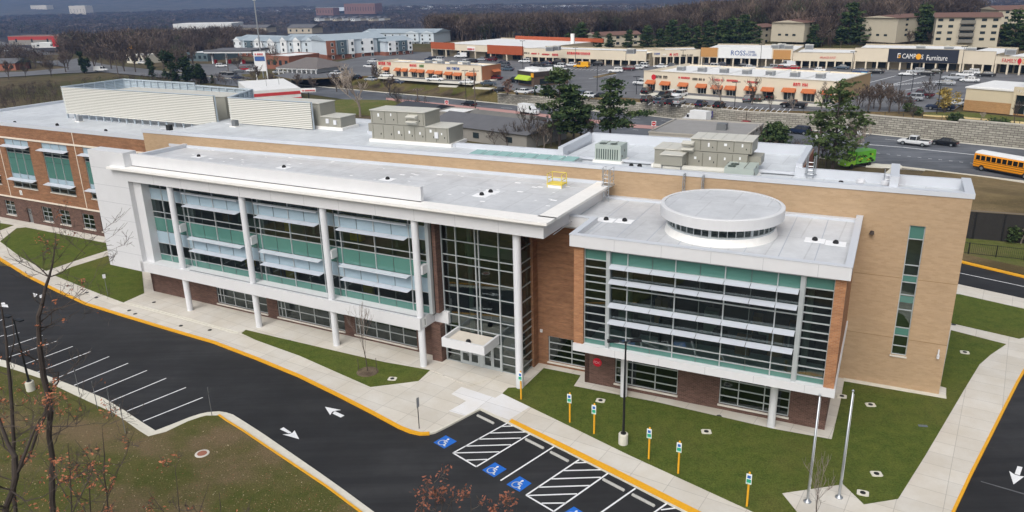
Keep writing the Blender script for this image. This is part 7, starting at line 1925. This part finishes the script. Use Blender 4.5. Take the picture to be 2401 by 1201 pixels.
# pines behind the strip mall
pr = [pine_proto('pine', 15, 5.6, 31, .06, 0, 1.9, size=.55), pine_proto('pine', 15, 5.0, 32, .1, .2, 1.9, size=.55), pine_proto('pine', 15, 6.2, 33, .05, 0, 1.9, size=.55)]
used = set(); lst = [(1332, 116, 78), (1362, 116, 54), (1398, 116, 74), (1430, 117, 78), (1474, 118, 71), (1518, 116, 60), (1548, 114, 66), (1574, 112, 48), (1602, 114, 56), (1634, 114, 60), (1660, 114, 50), (1690, 112, 46), (1716, 112, 40), (1742, 114, 36), (1762, 112, 52), (1905, 112, 56), (1990, 104, 8), (2018, 104, 40), (2158, 98, 8), (2176, 90, 30), (1968, 104, 60), (2374, 112, 20), (2355, 116, 60), (2398, 116, 50), (2236, 40, 2), (2300, 36, 4), (1850, 102, 62), (2030, 60, 6)]
for i, (x, y, yt) in enumerate(lst):
    k = i % 3; p = atg(x, y); p.z -= .2; H = max(5, height_at(p, yt)); lab = f'dark pine behind the strip mall, {i + 1 if i > 19 else ORD[i]} from the left' if i < 15 else None
    lab = lab or ['dark pine between the small gabled block and the oak', 'tall green pine left of the beige end wall, rising to the horizon', 'lower pine just right of the tall green pine', 'layered pine in front of the beige end wall', 'pine filling the gap beside the balcony block', 'bushy pine left of the tall green pine', 'dark evergreen right of the balcony block', 'lower dark evergreen at the foot of the balcony block', 'dark evergreen at the right edge above the big red letters', 'pine on the skyline above the balcony block, left one', 'pine on the skyline above the balcony block, right one', 'dark round pine beside the beige block behind the outlet shop', 'pine on the skyline left of the beige end wall'][i - 15]
    if k not in used: used.add(k); t, h = pr[k]; place_first(t, p, rr.uniform(0, 6), H / 15); tag(t, lab, None, 'pines behind the strip mall')
    else: copy_tree(pr[k][0], p, rr.uniform(0, 6), H / 15, lab, 'pines behind the strip mall')
# small conifers of the lot edges and dark evergreens at the left
cp_, ch = blob_tree('conifer', 'conifer', 4, 1.0, 41, [LEAFK, LEAFB], .05, 'small_conifer', True, 260, .28)
for i, (x, y, yt, lab) in enumerate([(972, 206, 188, 'small dark conifer before the awnings, left one'), (1110, 216, 200, 'small dark conifer at the lot edge, beside the light pole'), (1140, 219, 202, 'small dark conifer at the lot edge, right of the beside pole one'), (1212, 222, 207, 'small dark conifer beside the brown shrub and the restaurant'), (1254, 224, 210, 'small dark conifer below the restaurant'), (752, 186, 150, 'dark conifer beside the white pavilion'), (483, 195, 172, 'small dark conifer behind the screen, left one'), (499, 196, 176, 'small dark conifer behind the screen, right one')]):
    p = at(x, y, ground_h(*at(x, y, 2).xy)); s = height_at(p, yt) / 4
    if i == 0: place_first(cp_, p, 0, s); tag(cp_, lab, None, 'small conifers')
    else: copy_tree(cp_, p, i, s, lab, 'small conifers')
for x, y, yt, w, sd, lab in [(405, 196, 122, 4.2, 51, 'wide dark evergreen behind the louvred screens, left of the fuel station'), (440, 196, 128, 3.6, 52, 'dark evergreen just right of the wide one behind the screens'), (468, 196, 150, 3.0, 53, 'low dark evergreen right of the group behind the screens'), (198, 172, 118, 2.0, 54, 'narrow dark evergreen beside the road at the left')]:
    p = at(x, y, 0); H = height_at(p, yt); t, h = blob_tree(lab, 'evergreen', H, w, sd, [LEAFK, LEAFD], .05, 'evergreen_tree', False, 700, .5); place_first(t, p)
p = at(358, 186, 0); H = height_at(p, 122); t, h = blob_tree('ivy covered forked trunk at the left, standing before the cream building', 'ivy tree', H, 2.2, 61, [LEAFK, LEAFB], .0, 'ivy_tree', False, 500, .4); place_first(t, p)
for x, y, lab in [(2128, 263, 'low green shrub at the foot of the bare thicket, left one'), (2150, 270, 'low green shrub by the bank drive, left one'), (2228, 288, 'low green shrub below the bank, left one'), (2244, 288, 'low green shrub below the bank, middle one'), (2330, 298, 'low green shrub at the top of the wall, right one'), (2352, 300, 'low green shrub at the top of the wall, rightmost')]:
    p = at(x, y, 2.95); t, h = blob_tree(lab, 'shrub', 1.6, 1.5, int(x), [LEAFB, LEAFD2], .0, 'shrub', False, 160, .3); place_first(t, p)
p = at(2214, 266, 2.95); t, h = blob_tree('small tree with thin yellow leaves beside the bank lot', 'tree', height_at(p, 203), 2.3, 71, [LEAFY, M('ochre_leaves', '#8e7d4a', .9, var=.2)], .25, 'yellow_tree', False, 420, .28); place_first(t, p)
p = at(1190, 222, 2.95); t, h = blob_tree('small rusty brown shrub tree left of the restaurant', 'tree', height_at(p, 184), 1.7, 72, [M('rust_leaves', '#7a5646', .9, var=.25), TWIG], .1, 'brown_shrub', False, 260, .25); place_first(t, p)
# bare trees with a place of their own
bpr = []
for k, (n0, sp, lv) in enumerate([(7, .5, 4), (8, .6, 4), (6, .45, 4)]):
    r2 = random.Random(80 + k); t = thing('bare_tree', 'bare', 'bare tree'); bare_parts(t, WM[t], branches(r2, 10, lv, sp, n0, .2, first=.22), TWIG if k == 0 else BARK, M('bleached_twig', '#a3988c', .9, var=.15) if k == 0 else BARK, 2, 1.3, .024); bpr.append(t)
ub = set(); fpr = []
for k in range(2):
    t = thing('bare_tree', 'bare', 'bare tree'); bare_parts(t, WM[t], branches(random.Random(180 + k), 10, 4, .55, 8, .24, first=.2), BARK, M('brown_twig', '#5f534a', .95, var=.2), 2, 1.6, .045); fpr.append(t)
uf = set()
bl = [(845, 275, 150, 'pale bare tree rising behind the rooftop air handler'), (935, 250, 190, 'many stemmed bare tree right of the pale one by the road'), (1240, 345, 245, 'bare tree beside the white van truck'), (1275, 350, 292, 'low bare tree right of the skylight'), (1190, 345, 290, 'low bare tree above the skylight, left one'), (1000, 205, 165, 'thin bare street tree before the left awnings'), (880, 205, 150, 'bare tree at the left end of the awning shop row'), (915, 225, 175, 'bare tree on the verge below the shop row'),
      (83, 153, 117, 'round crowned bare tree at the left edge'), (160, 165, 108, 'bare tree clump right of the round crowned one'), (330, 150, 78, 'tall bare tree above the cream building'), (305, 135, 90, 'bare tree left of the tall bare one at the left'), (2000, 392, 275, 'wide bare tree in front of the green truck'), (1935, 392, 305, 'bare shrub tree at the foot of the right pine'), (1762, 248, 180, 'thin bare tree before the orange awnings, middle'), (1690, 240, 176, 'thin bare tree before the orange awnings, left'), (1925, 258, 190, 'bare tree before the right end of the awning row'), (1805, 262, 220, 'low bare tree on the lot edge, left of the pickup'), (1858, 262, 225, 'low bare tree on the lot edge, by the black pickup'),
      (2140, 285, 240, 'thin bare tree by the bank drive'), (2378, 292, 232, 'bare tree before the bank wall at the right'), (2300, 286, 262, 'small bare shrub before the bank lawn'), (2180, 235, 180, 'small bare tree in the right lot'), (1790, 352, 292, 'bare tree left of the short pine'), (2392, 575, 500, 'bare leaning tree against the dark timber wall'), (2405, 572, 520, 'second bare stem against the dark timber wall')]
for i, (x, y, yt, lab) in enumerate(bl):
    z0 = ground_h(*at(x, y, 2).xy) if y < 300 else -.2; p = at(x, y, z0); k = 0 if i == 0 else i % 3
    kf = i % 2; s = height_at(p, yt) / PH_[fpr[kf] if (y < 230 and i != 0) else bpr[k]]
    if y < 230 and i != 0:
        if kf not in uf: uf.add(kf); place_first(fpr[kf], p, i, s); tag(fpr[kf], lab, None, 'bare trees round the road and lots')
        else: copy_tree(fpr[kf], p, i * 1.7, s, lab, 'bare trees round the road and lots')
    elif k not in ub: ub.add(k); place_first(bpr[k], p, i, s); tag(bpr[k], lab, None, 'bare trees round the road and lots')
    else: copy_tree(bpr[k], p, i * 1.7, s, lab, 'bare trees round the road and lots')
p = at(2376, 570, 0); t, h = blob_tree('small green bush at the foot of the dark timber wall', 'bush', 2.0, 1.0, 91, [LEAFB, LEAFD2], 0, 'bush', False, 200, .18); place_first(t, p)
for i, (x, y, yt) in enumerate([(20, 185, 140), (60, 180, 150), (120, 178, 132), (155, 170, 118), (225, 165, 105), (262, 162, 100), (292, 168, 112), (318, 170, 108), (345, 160, 92), (385, 168, 105), (425, 166, 112), (455, 160, 104), (500, 150, 98), (560, 168, 128), (600, 200, 150), (640, 205, 168), (700, 212, 172), (735, 215, 178), (790, 215, 168), (815, 222, 180)]):
    p = at(x, y, 0); p.z = ground_h(p.x, p.y); copy_tree(fpr[i % 2], p, i * 2.3, height_at(p, yt) / PH_[fpr[i % 2]], f'bare tree along the left roads beyond the louvred screens, {ORD[i]} from the left', 'bare trees along the left roads')
for i, (x, y, yt) in enumerate([(1160, 345, 300), (1215, 345, 282), (1258, 348, 270), (1292, 345, 260), (1365, 345, 240), (1385, 345, 262)]):
    p = at(x, y, -.2); copy_tree(bpr[1 + i % 2], p, i * 1.3, height_at(p, yt) / PH_[bpr[1 + i % 2]], f'bare tree in the scrub behind the skylight and pines, {ORD[i]} from the left', 'bare trees in the scrub behind the school')
for i, (x, y, yt) in enumerate([(1842, 112, 62), (1868, 110, 58), (1925, 112, 66), (1948, 110, 70), (2045, 106, 58), (2075, 106, 50), (2092, 108, 62), (2130, 106, 66), (2185, 108, 72), (2205, 110, 76), (2300, 112, 78), (2330, 110, 66)]):
    p = atg(x, y); p.z -= .1; copy_tree(fpr[i % 2], p, i * 1.9, max(4, height_at(p, yt)) / PH_[fpr[i % 2]], f'bare tree screening the hill apartments, {ORD[i]} from the left', 'bare trees before the hill apartments')
# bare thicket on the lot corner
for i, (x, y, yt) in enumerate([(2012, 258, 205), (2035, 262, 195), (2060, 262, 190), (2085, 264, 196), (2108, 266, 210), (2048, 256, 200), (2125, 262, 222)]):
    p = at(x, y, 2.95); copy_tree(fpr[i % 2], p, i * 2.1, height_at(p, yt) / PH_[fpr[i % 2]], f'bare tree of the dense thicket on the lot corner, {ORD[i]} from the left' if i not in (5,) else 'bare tree at the back of the dense thicket on the lot corner', 'bare thicket on the lot corner')
# sapling by the front door, with stakes and mulch ring
def sapling(label, p, h, seed, stakes=True, trunk_r=.05, spread=.38):
    r2 = random.Random(seed); t = thing('sapling', label, 'sapling', p); F = WM[t]
    bare_parts(t, F, branches(r2, h, 3, spread, 7, trunk_r, first=.35, up=.9, kink=.07), BARK, TWIG, 1, 1.0, .008)
    if stakes:
        b = MB(F); b.lathe([(.95, -.02), (.85, .05), (.3, .09), (0, .1)], (0, 0, 0), 18); b.build('mulch_ring', MULCH, t)
        for s in (-1, 1): b = MB(F); b.tube([(s * .75, .1, 0), (s * .75, .1, 1.2)], .025, 5); b.build('stake', BARK, t)
sapling('young bare sapling with two stakes in a mulch ring on the triangular lawn', at(862, 872, .03), height_at(at(862, 872, .03), 690), 101)
p = at(1905, 1260, .03); sapling('thin bare sapling in front of the flagpoles at the bottom edge', p, height_at(p, 1055) * .95, 103, False, .04, .45)


# foreground trees at the left: trunk lines followed at their own distance
def traced_tree(label, D, stems, seed, leaves=None, lv=3, group=None, twig=(.9, 1.6), dens=1.0, name='bare_tree', cat='bare tree', leafmat=None):
    rr = random.Random(seed); base = stems[0][0]; p0 = atd(base[0], base[1], D + base[3]); t = thing(name, label, cat, (p0.x, p0.y, 0)); a = MB(); b = MB(); lf = MB()
    def shoot(p, d, L, r, lev):
        pts = [p]; q = p.copy(); dd = d.copy()
        for i in range(3): dd = (dd + Vector((rr.gauss(0, .22), rr.gauss(0, .22), rr.gauss(.05, .16)))).normalized(); q = q + dd * L / 3; pts.append(q.copy())
        b.tube(pts, [max(.008, r * (1 - .6 * i / 3)) for i in range(4)], 3, cap=False)
        if leaves and lev >= 2 and rr.random() < leaves: leaf_tufts(lf, rr, q, rr.randint(3, 8), .085, .22, .8)
        if lev < lv:
            for _ in range(rr.randint(2, 4)):
                i = rr.randint(1, 3); nd = (dd + Vector((rr.gauss(0, .7), rr.gauss(0, .7), rr.gauss(.1, .5)))).normalized(); shoot(pts[i], nd, L * rr.uniform(.4, .75), max(.008, r * .55), lev + 1)
    for st in stems:
        P_ = [atd(x, y, D + dz) for x, y, r, dz in st]; Rs = [r * .78 for x, y, r, dz in st]
        if st is stems[0] and P_[0].z > .2: P_ = [Vector((P_[0].x, P_[0].y, -.2))] + P_; Rs = [Rs[0] * 1.15] + Rs
        fine = []; fr = []
        for i in range(len(P_) - 1):
            m = max(1, int((P_[i + 1] - P_[i]).length / .8))
            for k in range(m): q = P_[i].lerp(P_[i + 1], k / m); fine.append(q + (Vector((rr.gauss(0, .04), rr.gauss(0, .04), 0)) if k else Vector())); fr.append(Rs[i] + (Rs[i + 1] - Rs[i]) * k / m)
        fine.append(P_[-1]); fr.append(Rs[-1]); a.tube(fine, fr, 8, cap=True)
        for i in range(1, len(fine)):
            if rr.random() < .62 * dens and fine[i].z > 2.5:
                an = rr.uniform(0, 6.283); shoot(fine[i], Vector((math.cos(an), math.sin(an) * .8, rr.uniform(.1, .8))).normalized(), rr.uniform(*twig), max(.018, fr[i] * .35), 0)
    a.build('trunk', BARKD, t)
    if b.f: b.build('crown', BARK, t)
    if lf.f: lf.build('leaves', leafmat or LEAFO, t)
    return t


traced_tree('tall dark bare tree with a forked trunk in the left foreground', 38, [
    [(130, 1290, .24, 0), (123, 1141, .20, 0), (124, 1078, .19, 0), (115, 1025, .18, 0), (119, 962, .2, 0), (110, 913, .21, 0), (98, 850, .19, 0), (91, 782, .16, 0), (90, 740, .15, 0), (98, 717, .13, .2), (107, 673, .11, .3), (115, 650, .09, .3), (123, 620, .06, .3), (128, 585, .03, .4), (132, 545, .012, .5)],
    [(115, 927, .12, 0), (105, 976, .12, -.3), (88, 1011, .11, -.5), (70, 1067, .10, -.7), (42, 1106, .09, -.8)],
    [(112, 930, .08, 0), (130, 905, .07, .3), (137, 895, .06, .6), (136, 872, .04, .8)],
    [(115, 650, .05, .3), (95, 630, .04, .5), (70, 610, .03, .9), (52, 585, .02, 1.2)], [(115, 650, .05, .3), (145, 640, .03, 0), (172, 612, .02, -.2), (200, 595, .012, -.4)],
    [(90, 760, .05, 0), (125, 730, .035, .4), (160, 712, .025, .8), (200, 680, .012, 1.0)], [(93, 770, .05, 0), (120, 762, .03, .4), (155, 745, .02, .8)],
    [(119, 1000, .05, 0), (150, 1000, .035, -.5), (178, 1000, .02, -.8), (226, 992, .012, -1)], [(112, 1005, .05, 0), (80, 1000, .035, .3), (45, 1020, .02, .6)]], 201, .03, 3, twig=(1.0, 2.3), dens=1.3)
traced_tree('leaning dark bare tree at the lower left corner', 33, [
    [(-10, 1330, .24, 0), (14, 1190, .19, 0), (38, 1116, .18, 0), (35, 1071, .16, 0), (18, 1040, .12, .2), (4, 1000, .1, .4), (-10, 960, .06, .6)], [(42, 1106, .12, 0), (60, 1060, .1, .2), (80, 1010, .07, .4), (95, 980, .04, .6)],
    [(25, 1150, .06, 0), (60, 1175, .05, -.4), (100, 1165, .03, -.8), (140, 1140, .015, -1)]], 205, .25, 3, twig=(1.1, 2.2), dens=1.2)
traced_tree('slender pale bare tree at the left edge behind the lamp post', 36, [[(35, 1260, .14, 0), (30, 1000, .12, 0), (22, 880, .11, 0), (15, 800, .08, 0), (5, 730, .05, 0), (-5, 690, .03, 0)], [(22, 850, .05, 0), (34, 800, .035, .4), (28, 740, .02, .8)]], 207, .08, 2, twig=(.9, 1.8), dens=1.0)
for i, (x, y, D, sp, lab) in enumerate([(165, 1080, 31, 1.5, 'young tree with orange leaf clusters in front of the leaning trunk'), (245, 1040, 31, 1.3, 'young tree with scattered orange leaves right of the forked trunk'), (120, 1175, 28, 1.4, 'young tree with orange leaf clusters at the bottom left'), (420, 1165, 28, 1.2, 'low tree top with red and orange leaves at the bottom, left of the kerb'), (210, 1120, 30, 1.3, 'young tree with orange leaf clusters between the other young trees'), (520, 1195, 28, 1.0, 'sprig of orange leaves at the bottom edge beside the kerb')]):
    st = [[(x + 20, y + 420, .06, 0), (x + 8, y + 160, .045, 0), (x, y + 30, .03, 0), (x - 6, y - 40, .012, 0)], [(x + 6, y + 120, .03, 0), (x + 50, y + 30, .02, -.4), (x + 70, y - 30, .01, -.6)], [(x + 6, y + 110, .03, 0), (x - 40, y + 30, .02, .4), (x - 70, y - 10, .01, .6)]]
    traced_tree(lab, D, st, 300 + i, .085, 3, 'young trees with orange leaves', (.5, sp), .8, 'young_tree', 'young tree')
LEAFR = M('rusty_leaves', '#8a5642', .85, var=.35, scale=3.0)
for i, (x, y, D, wd, lab) in enumerate([(1020, 1140, 27, 34, 'rusty leafed young oak top at the bottom edge, the tallest of the row'), (1105, 1175, 27, 38, 'rusty leafed young oak top at the bottom edge, middle of the row'), (1190, 1180, 27, 34, 'rusty leafed young oak top at the bottom edge, right of the row'), (1060, 1185, 27.5, 30, 'rusty leafed young oak top at the bottom edge, behind the tallest one')]):
    st = [[(x, y + 480, .06, 0), (x + 4, y + 120, .04, 0), (x, y + 20, .02, 0), (x - 2, y - 8, .01, 0)]] + [[(x + 2, y + 110, .025, 0), (x + wd * q, y + 45, .018, q * .4), (x + wd * q * 1.3, y + 5 + abs(q) * 12, .008, q * .6)] for q in (-1, -.5, .5, 1)]
    traced_tree(lab, D, st, 400 + i, .15, 3, 'rusty young oaks', (.25, .6), 1.1, 'young_oak', 'young oak', LEAFR)
# fallen leaves on the rough grass
rr = random.Random(77); mb = MB()
for _ in range(4200):
    x = rr.uniform(-40, 860); y = rr.uniform(880, 1215)
    ye = 857 + (x / 349) * 165 if x < 349 else (1022 - (x - 349) * .36 if x < 484 else 973 + (x - 484) * .63)
    if y < ye + 8: continue
    p = at(x, y, .015); s = rr.uniform(.02, .055); a = rr.uniform(0, 6.28); u = Vector((math.cos(a), math.sin(a), rr.uniform(-.3, .3))) * s; v = Vector((-u.y, u.x, rr.uniform(0, .02))) * .6
    mb.add([p - u + Vector((0, 0, .01)), p + v, p + u + Vector((0, 0, .01)), p - v], [(0, 1, 2, 3)], rr.choice((0, 0, 0, 2, 2, 1)))
o = mb.build('fallen_leaves', [M('leaf_tan', '#a08a68', .9), M('leaf_pale', '#c2b294', .9), M('leaf_rust', '#8a5a40', .9)]); tag(o, 'dry fallen leaves scattered over the foreground grass', 'leaves', None, 'stuff')


# ---------------------------------------------------------------- far woods, river, hills
def poly_in(x, y, P):
    c = False; n = len(P)
    for i in range(n):
        x1, y1 = P[i]; x2, y2 = P[(i + 1) % n]
        if (y1 > y) != (y2 > y) and x < (x2 - x1) * (y - y1) / (y2 - y1) + x1: c = not c
    return c


AREAS = [[(-60, 30), (560, 22), (1020, 20), (1020, 62), (700, 80), (555, 100), (300, 90), (60, 82), (-60, 78)], [(180, 82), (560, 84), (560, 120), (440, 122), (340, 128), (250, 122), (180, 104)], [(140, 112), (300, 132), (290, 146), (150, 122)], [(-60, 60), (30, 70), (20, 90), (-60, 92)], [(1010, 18), (1830, 18), (1830, 80), (1790, 84), (1300, 98), (1010, 96)], [(1790, 20), (2460, -20), (2460, 40), (2110, 62), (2100, 78), (1985, 84), (1830, 86)], [(1830, 96), (2000, 92), (2110, 92), (2110, 104), (1900, 108), (1830, 108)], ]
BRUSH = [[(-60, 196), (140, 186), (150, 245), (-60, 262)], [(0, 172), (150, 172), (540, 186), (560, 200), (150, 200), (-40, 205)], [(1060, 300), (1300, 320), (1320, 350), (1150, 338)], [(900, 236), (1000, 240), (1010, 262), (930, 256)], [(1990, 252), (2130, 256), (2120, 264), (1990, 262)], [(1700, 330), (1960, 352), (1990, 400), (1880, 385)], [(560, 190), (700, 205), (720, 212), (560, 202)], [(1840, 98), (2110, 92), (2340, 105), (2400, 110), (2400, 118), (1840, 114)], [(1300, 100), (1640, 100), (1640, 112), (1300, 108)]]
KEEP_OUT = [[(400, 50), (550, 50), (550, 78), (400, 80)], [(670, 56), (735, 56), (735, 80), (670, 80)], [(1112, 76), (1245, 76), (1245, 92), (1112, 92)], [(735, 38), (910, 38), (910, 50), (735, 50)], [(740, 18), (885, 14), (885, 38), (740, 38)], [(15, 84), (205, 84), (205, 114), (15, 114)], [(70, 20), (210, 20), (210, 40), (70, 40)], [(280, 18), (320, 18), (320, 30), (280, 30)], [(1395, 88), (1505, 88), (1505, 116), (1395, 116)], [(1765, 85), (1825, 80), (1825, 110), (1765, 110)], [(1880, 74), (1985, 68), (1985, 96), (1880, 96)], [(2095, 70), (2345, 70), (2345, 104), (2095, 104)]]
rg_ = np.random.default_rng(5)


def wood_template(rr, n, h, thick=1.0):
    """thin upward slivers in an uneven crown; returns (k,3,3)"""
    T = []
    lobes = [(rr.uniform(-2.2, 2.2), rr.uniform(-2.2, 2.2), rr.uniform(.45, .8) * h, rr.uniform(1.2, 2.4)) for _ in range(6)]
    for i in range(n):
        lx, ly, lz, lr = lobes[rr.randrange(6)]; d = Vector((rr.gauss(0, 1), rr.gauss(0, 1), rr.gauss(0, .9))); p = Vector((lx, ly, lz)) + d * lr * .6
        if p.z > h: p.z = h - rr.random()
        L = rr.uniform(1.0, 2.6); dr = Vector((rr.gauss(0, .45) + p.x * .12, rr.gauss(0, .45) + p.y * .12, 1)).normalized(); w = Vector((rr.gauss(0, 1), rr.gauss(0, 1), 0)).normalized() * rr.uniform(.06, .17) * thick
        T.append((p - w, p + w, p + dr * L))
    for k in range(5):
        a = rr.uniform(0, 6.28); e = Vector((math.cos(a), math.sin(a), 0)); w = Vector((-e.y, e.x, 0)) * .16; T.append((Vector((0, 0, -.5)) - w, Vector((0, 0, -.5)) + w, Vector((e.x * 1.6, e.y * 1.6, h * rr.uniform(.6, .85)))))
    return np.array([[tuple(q) for q in t] for t in T], dtype=np.float32)


def make_wood(name, label, sel, ntri, hmin, hmax, seed, thick=1.0, wide=1.0):
    r2 = random.Random(seed); tm = [wood_template(r2, ntri, 13, thick) for _ in range(6)]
    V = []; MI = []
    for (x, y, z) in sel:
        t = tm[r2.randrange(6)]; a = r2.uniform(0, 6.283); s = r2.uniform(hmin, hmax) / 14; sw = s * r2.uniform(.9, 1.5) * wide; c, sn = math.cos(a), math.sin(a)
        q = t.reshape(-1, 3); X = (q[:, 0] * c - q[:, 1] * sn) * sw + x; Y = (q[:, 0] * sn + q[:, 1] * c) * sw + y; Z = q[:, 2] * s + z
        V.append(np.stack([X, Y, Z], 1)); k = r2.choices((0, 1, 2, 3), (5, 4, 2, .7))[0]; MI.append(np.full(len(t), k, dtype=np.int32))
    V = np.concatenate(V); MI = np.concatenate(MI); nf = len(MI)
    me = bpy.data.meshes.new(name); me.vertices.add(len(V)); me.vertices.foreach_set('co', V.ravel()); me.loops.add(nf * 3); me.loops.foreach_set('vertex_index', np.arange(nf * 3, dtype=np.int32))
    me.polygons.add(nf); me.polygons.foreach_set('loop_start', np.arange(0, nf * 3, 3, dtype=np.int32)); me.polygons.foreach_set('loop_total', np.full(nf, 3, dtype=np.int32))
    for m in WOODM: me.materials.append(m)
    me.polygons.foreach_set('material_index', MI); me.update(calc_edges=True)
    o = bpy.data.objects.new(name, me); COL.objects.link(o); tag(o, label, 'woods', None, 'stuff'); return o


nearw, farw, horw, brushw = [], [], [], []
def scatter(n, d0, d1, out, AREAS=AREAS):
    k = 0
    for _ in range(n):
        d = math.sqrt(rg_.uniform(d0 * d0, d1 * d1)); a = rg_.uniform(-.62, .60); x, y = d * math.sin(a), d * math.cos(a); z = ground_h(x, y); X = project((x, y, z))
        if not (-60 < X[0] < 2460): continue
        if not any(poly_in(X[0], X[1], A) for A in AREAS): continue
        if any(poly_in(X[0], X[1], A) for A in KEEP_OUT): continue
        out.append((x, y, z))
LEFTW = [[(-60, 76), (560, 78), (655, 82), (560, 128), (430, 126), (430, 140), (345, 150), (345, 128), (290, 128), (285, 152), (250, 148), (140, 125), (60, 108), (-60, 90)], [(-60, 126), (0, 138), (120, 154), (200, 162), (160, 154), (60, 164), (-60, 166)], [(385, 150), (436, 146), (436, 156), (400, 160)], [(640, 150), (655, 150), (655, 170), (630, 172)]]
leftw = []
scatter(13000, 120, 460, nearw)
scatter(16000, 230, 720, leftw, LEFTW)
make_wood('neighbourhood_trees', 'bare brown trees among the houses and shops at the left', leftw, 130, 6, 11.5, 15)
scatter(15000, 460, 1150, farw)
scatter(9000, 400, 760, farw)
scatter(16000, 1150, 3000, horw)
make_wood('horizon_woods', 'hazy bare woods on the horizon before the river', horw, 46, 9, 14, 12, 2.6, 2.6)
scatter(12000, 100, 330, brushw, BRUSH)
make_wood('brush', 'low brown winter brush between the school and the roads', brushw, 60, 1.6, 3.6, 9)
make_wood('near_woods', 'grey brown bare woods behind the strip mall and apartments', nearw, 210, 9, 15.5, 5)
make_wood('far_woods', 'distant bare woods fading towards the river', farw, 66, 9, 14, 6, 1.25, 1.3)
# low brush beside the louvred screens
RN = [(560, 31), (750, 27), (950, 23), (1130, 19), (1400, 20), (1800, 20), (2100, 12), (2500, 2)]; RF = [(560, 25), (750, 18), (950, 15), (1130, 11), (1400, 13), (1800, 13), (2100, 5), (2500, -5)]
sheet('river', [at(a, b, -25.5) for a, b in RN] + [at(a, b, -25.5) for a, b in RF[::-1]], -25.5, M('river_sky_reflection', '#dfe6ea', .3, spec=.8, var=.05, scale=.01), raw=True)  # whitish base colour paints the sky's reflection on the water
xs = np.linspace(-4200, 4200, 90)
mb = MB(); rows = [(2750, 0), (3300, .2), (3700, .45), (4300, .85), (5000, 1.0), (5800, .8)]
vs = [(x, y, -27 + k * (95 + 45 * mnoise.noise(Vector((x * .0011, y * .0004, 7))) + 14 * mnoise.noise(Vector((x * .006, y * .002, 3))) - x * .008)) for y, k in rows for x in xs]
mb.add(vs, [(j * 90 + i, j * 90 + i + 1, (j + 1) * 90 + i + 1, (j + 1) * 90 + i) for j in range(5) for i in range(89)])
m, nt, p_ = node_mat('wooded_hills'); v = coords(nt); c = mixc(nt, ramp(nt, nz(nt, v, .02, 6, .7), .35, .65), lin('#3b3a34'), lin('#55504a')); nt.links.new(c, p_.inputs['Base Color']); p_.inputs['Roughness'].default_value = 1
struct(mb.build('hills', m))

# ---------------------------------------------------------------- haze over the whole valley
mb = MB(); mb.box(-5600, 5600, -350, 6100, -45, 260)
m = bpy.data.materials.new('haze_volume'); m.use_nodes = True; nt = m.node_tree
for n_ in list(nt.nodes):
    if n_.type != 'OUTPUT_MATERIAL': nt.nodes.remove(n_)
pv = nt.nodes.new('ShaderNodeVolumePrincipled'); pv.inputs['Color'].default_value = (.22, .42, .85, 1); pv.inputs['Density'].default_value = .00015; pv.inputs['Anisotropy'].default_value = 0.0
nt.links.new(pv.outputs[0], [n_ for n_ in nt.nodes if n_.type == 'OUTPUT_MATERIAL'][0].inputs['Volume'])
hz = mb.build('haze', m); tag(hz, 'pale blue haze filling the valley air', 'haze', None, 'stuff')
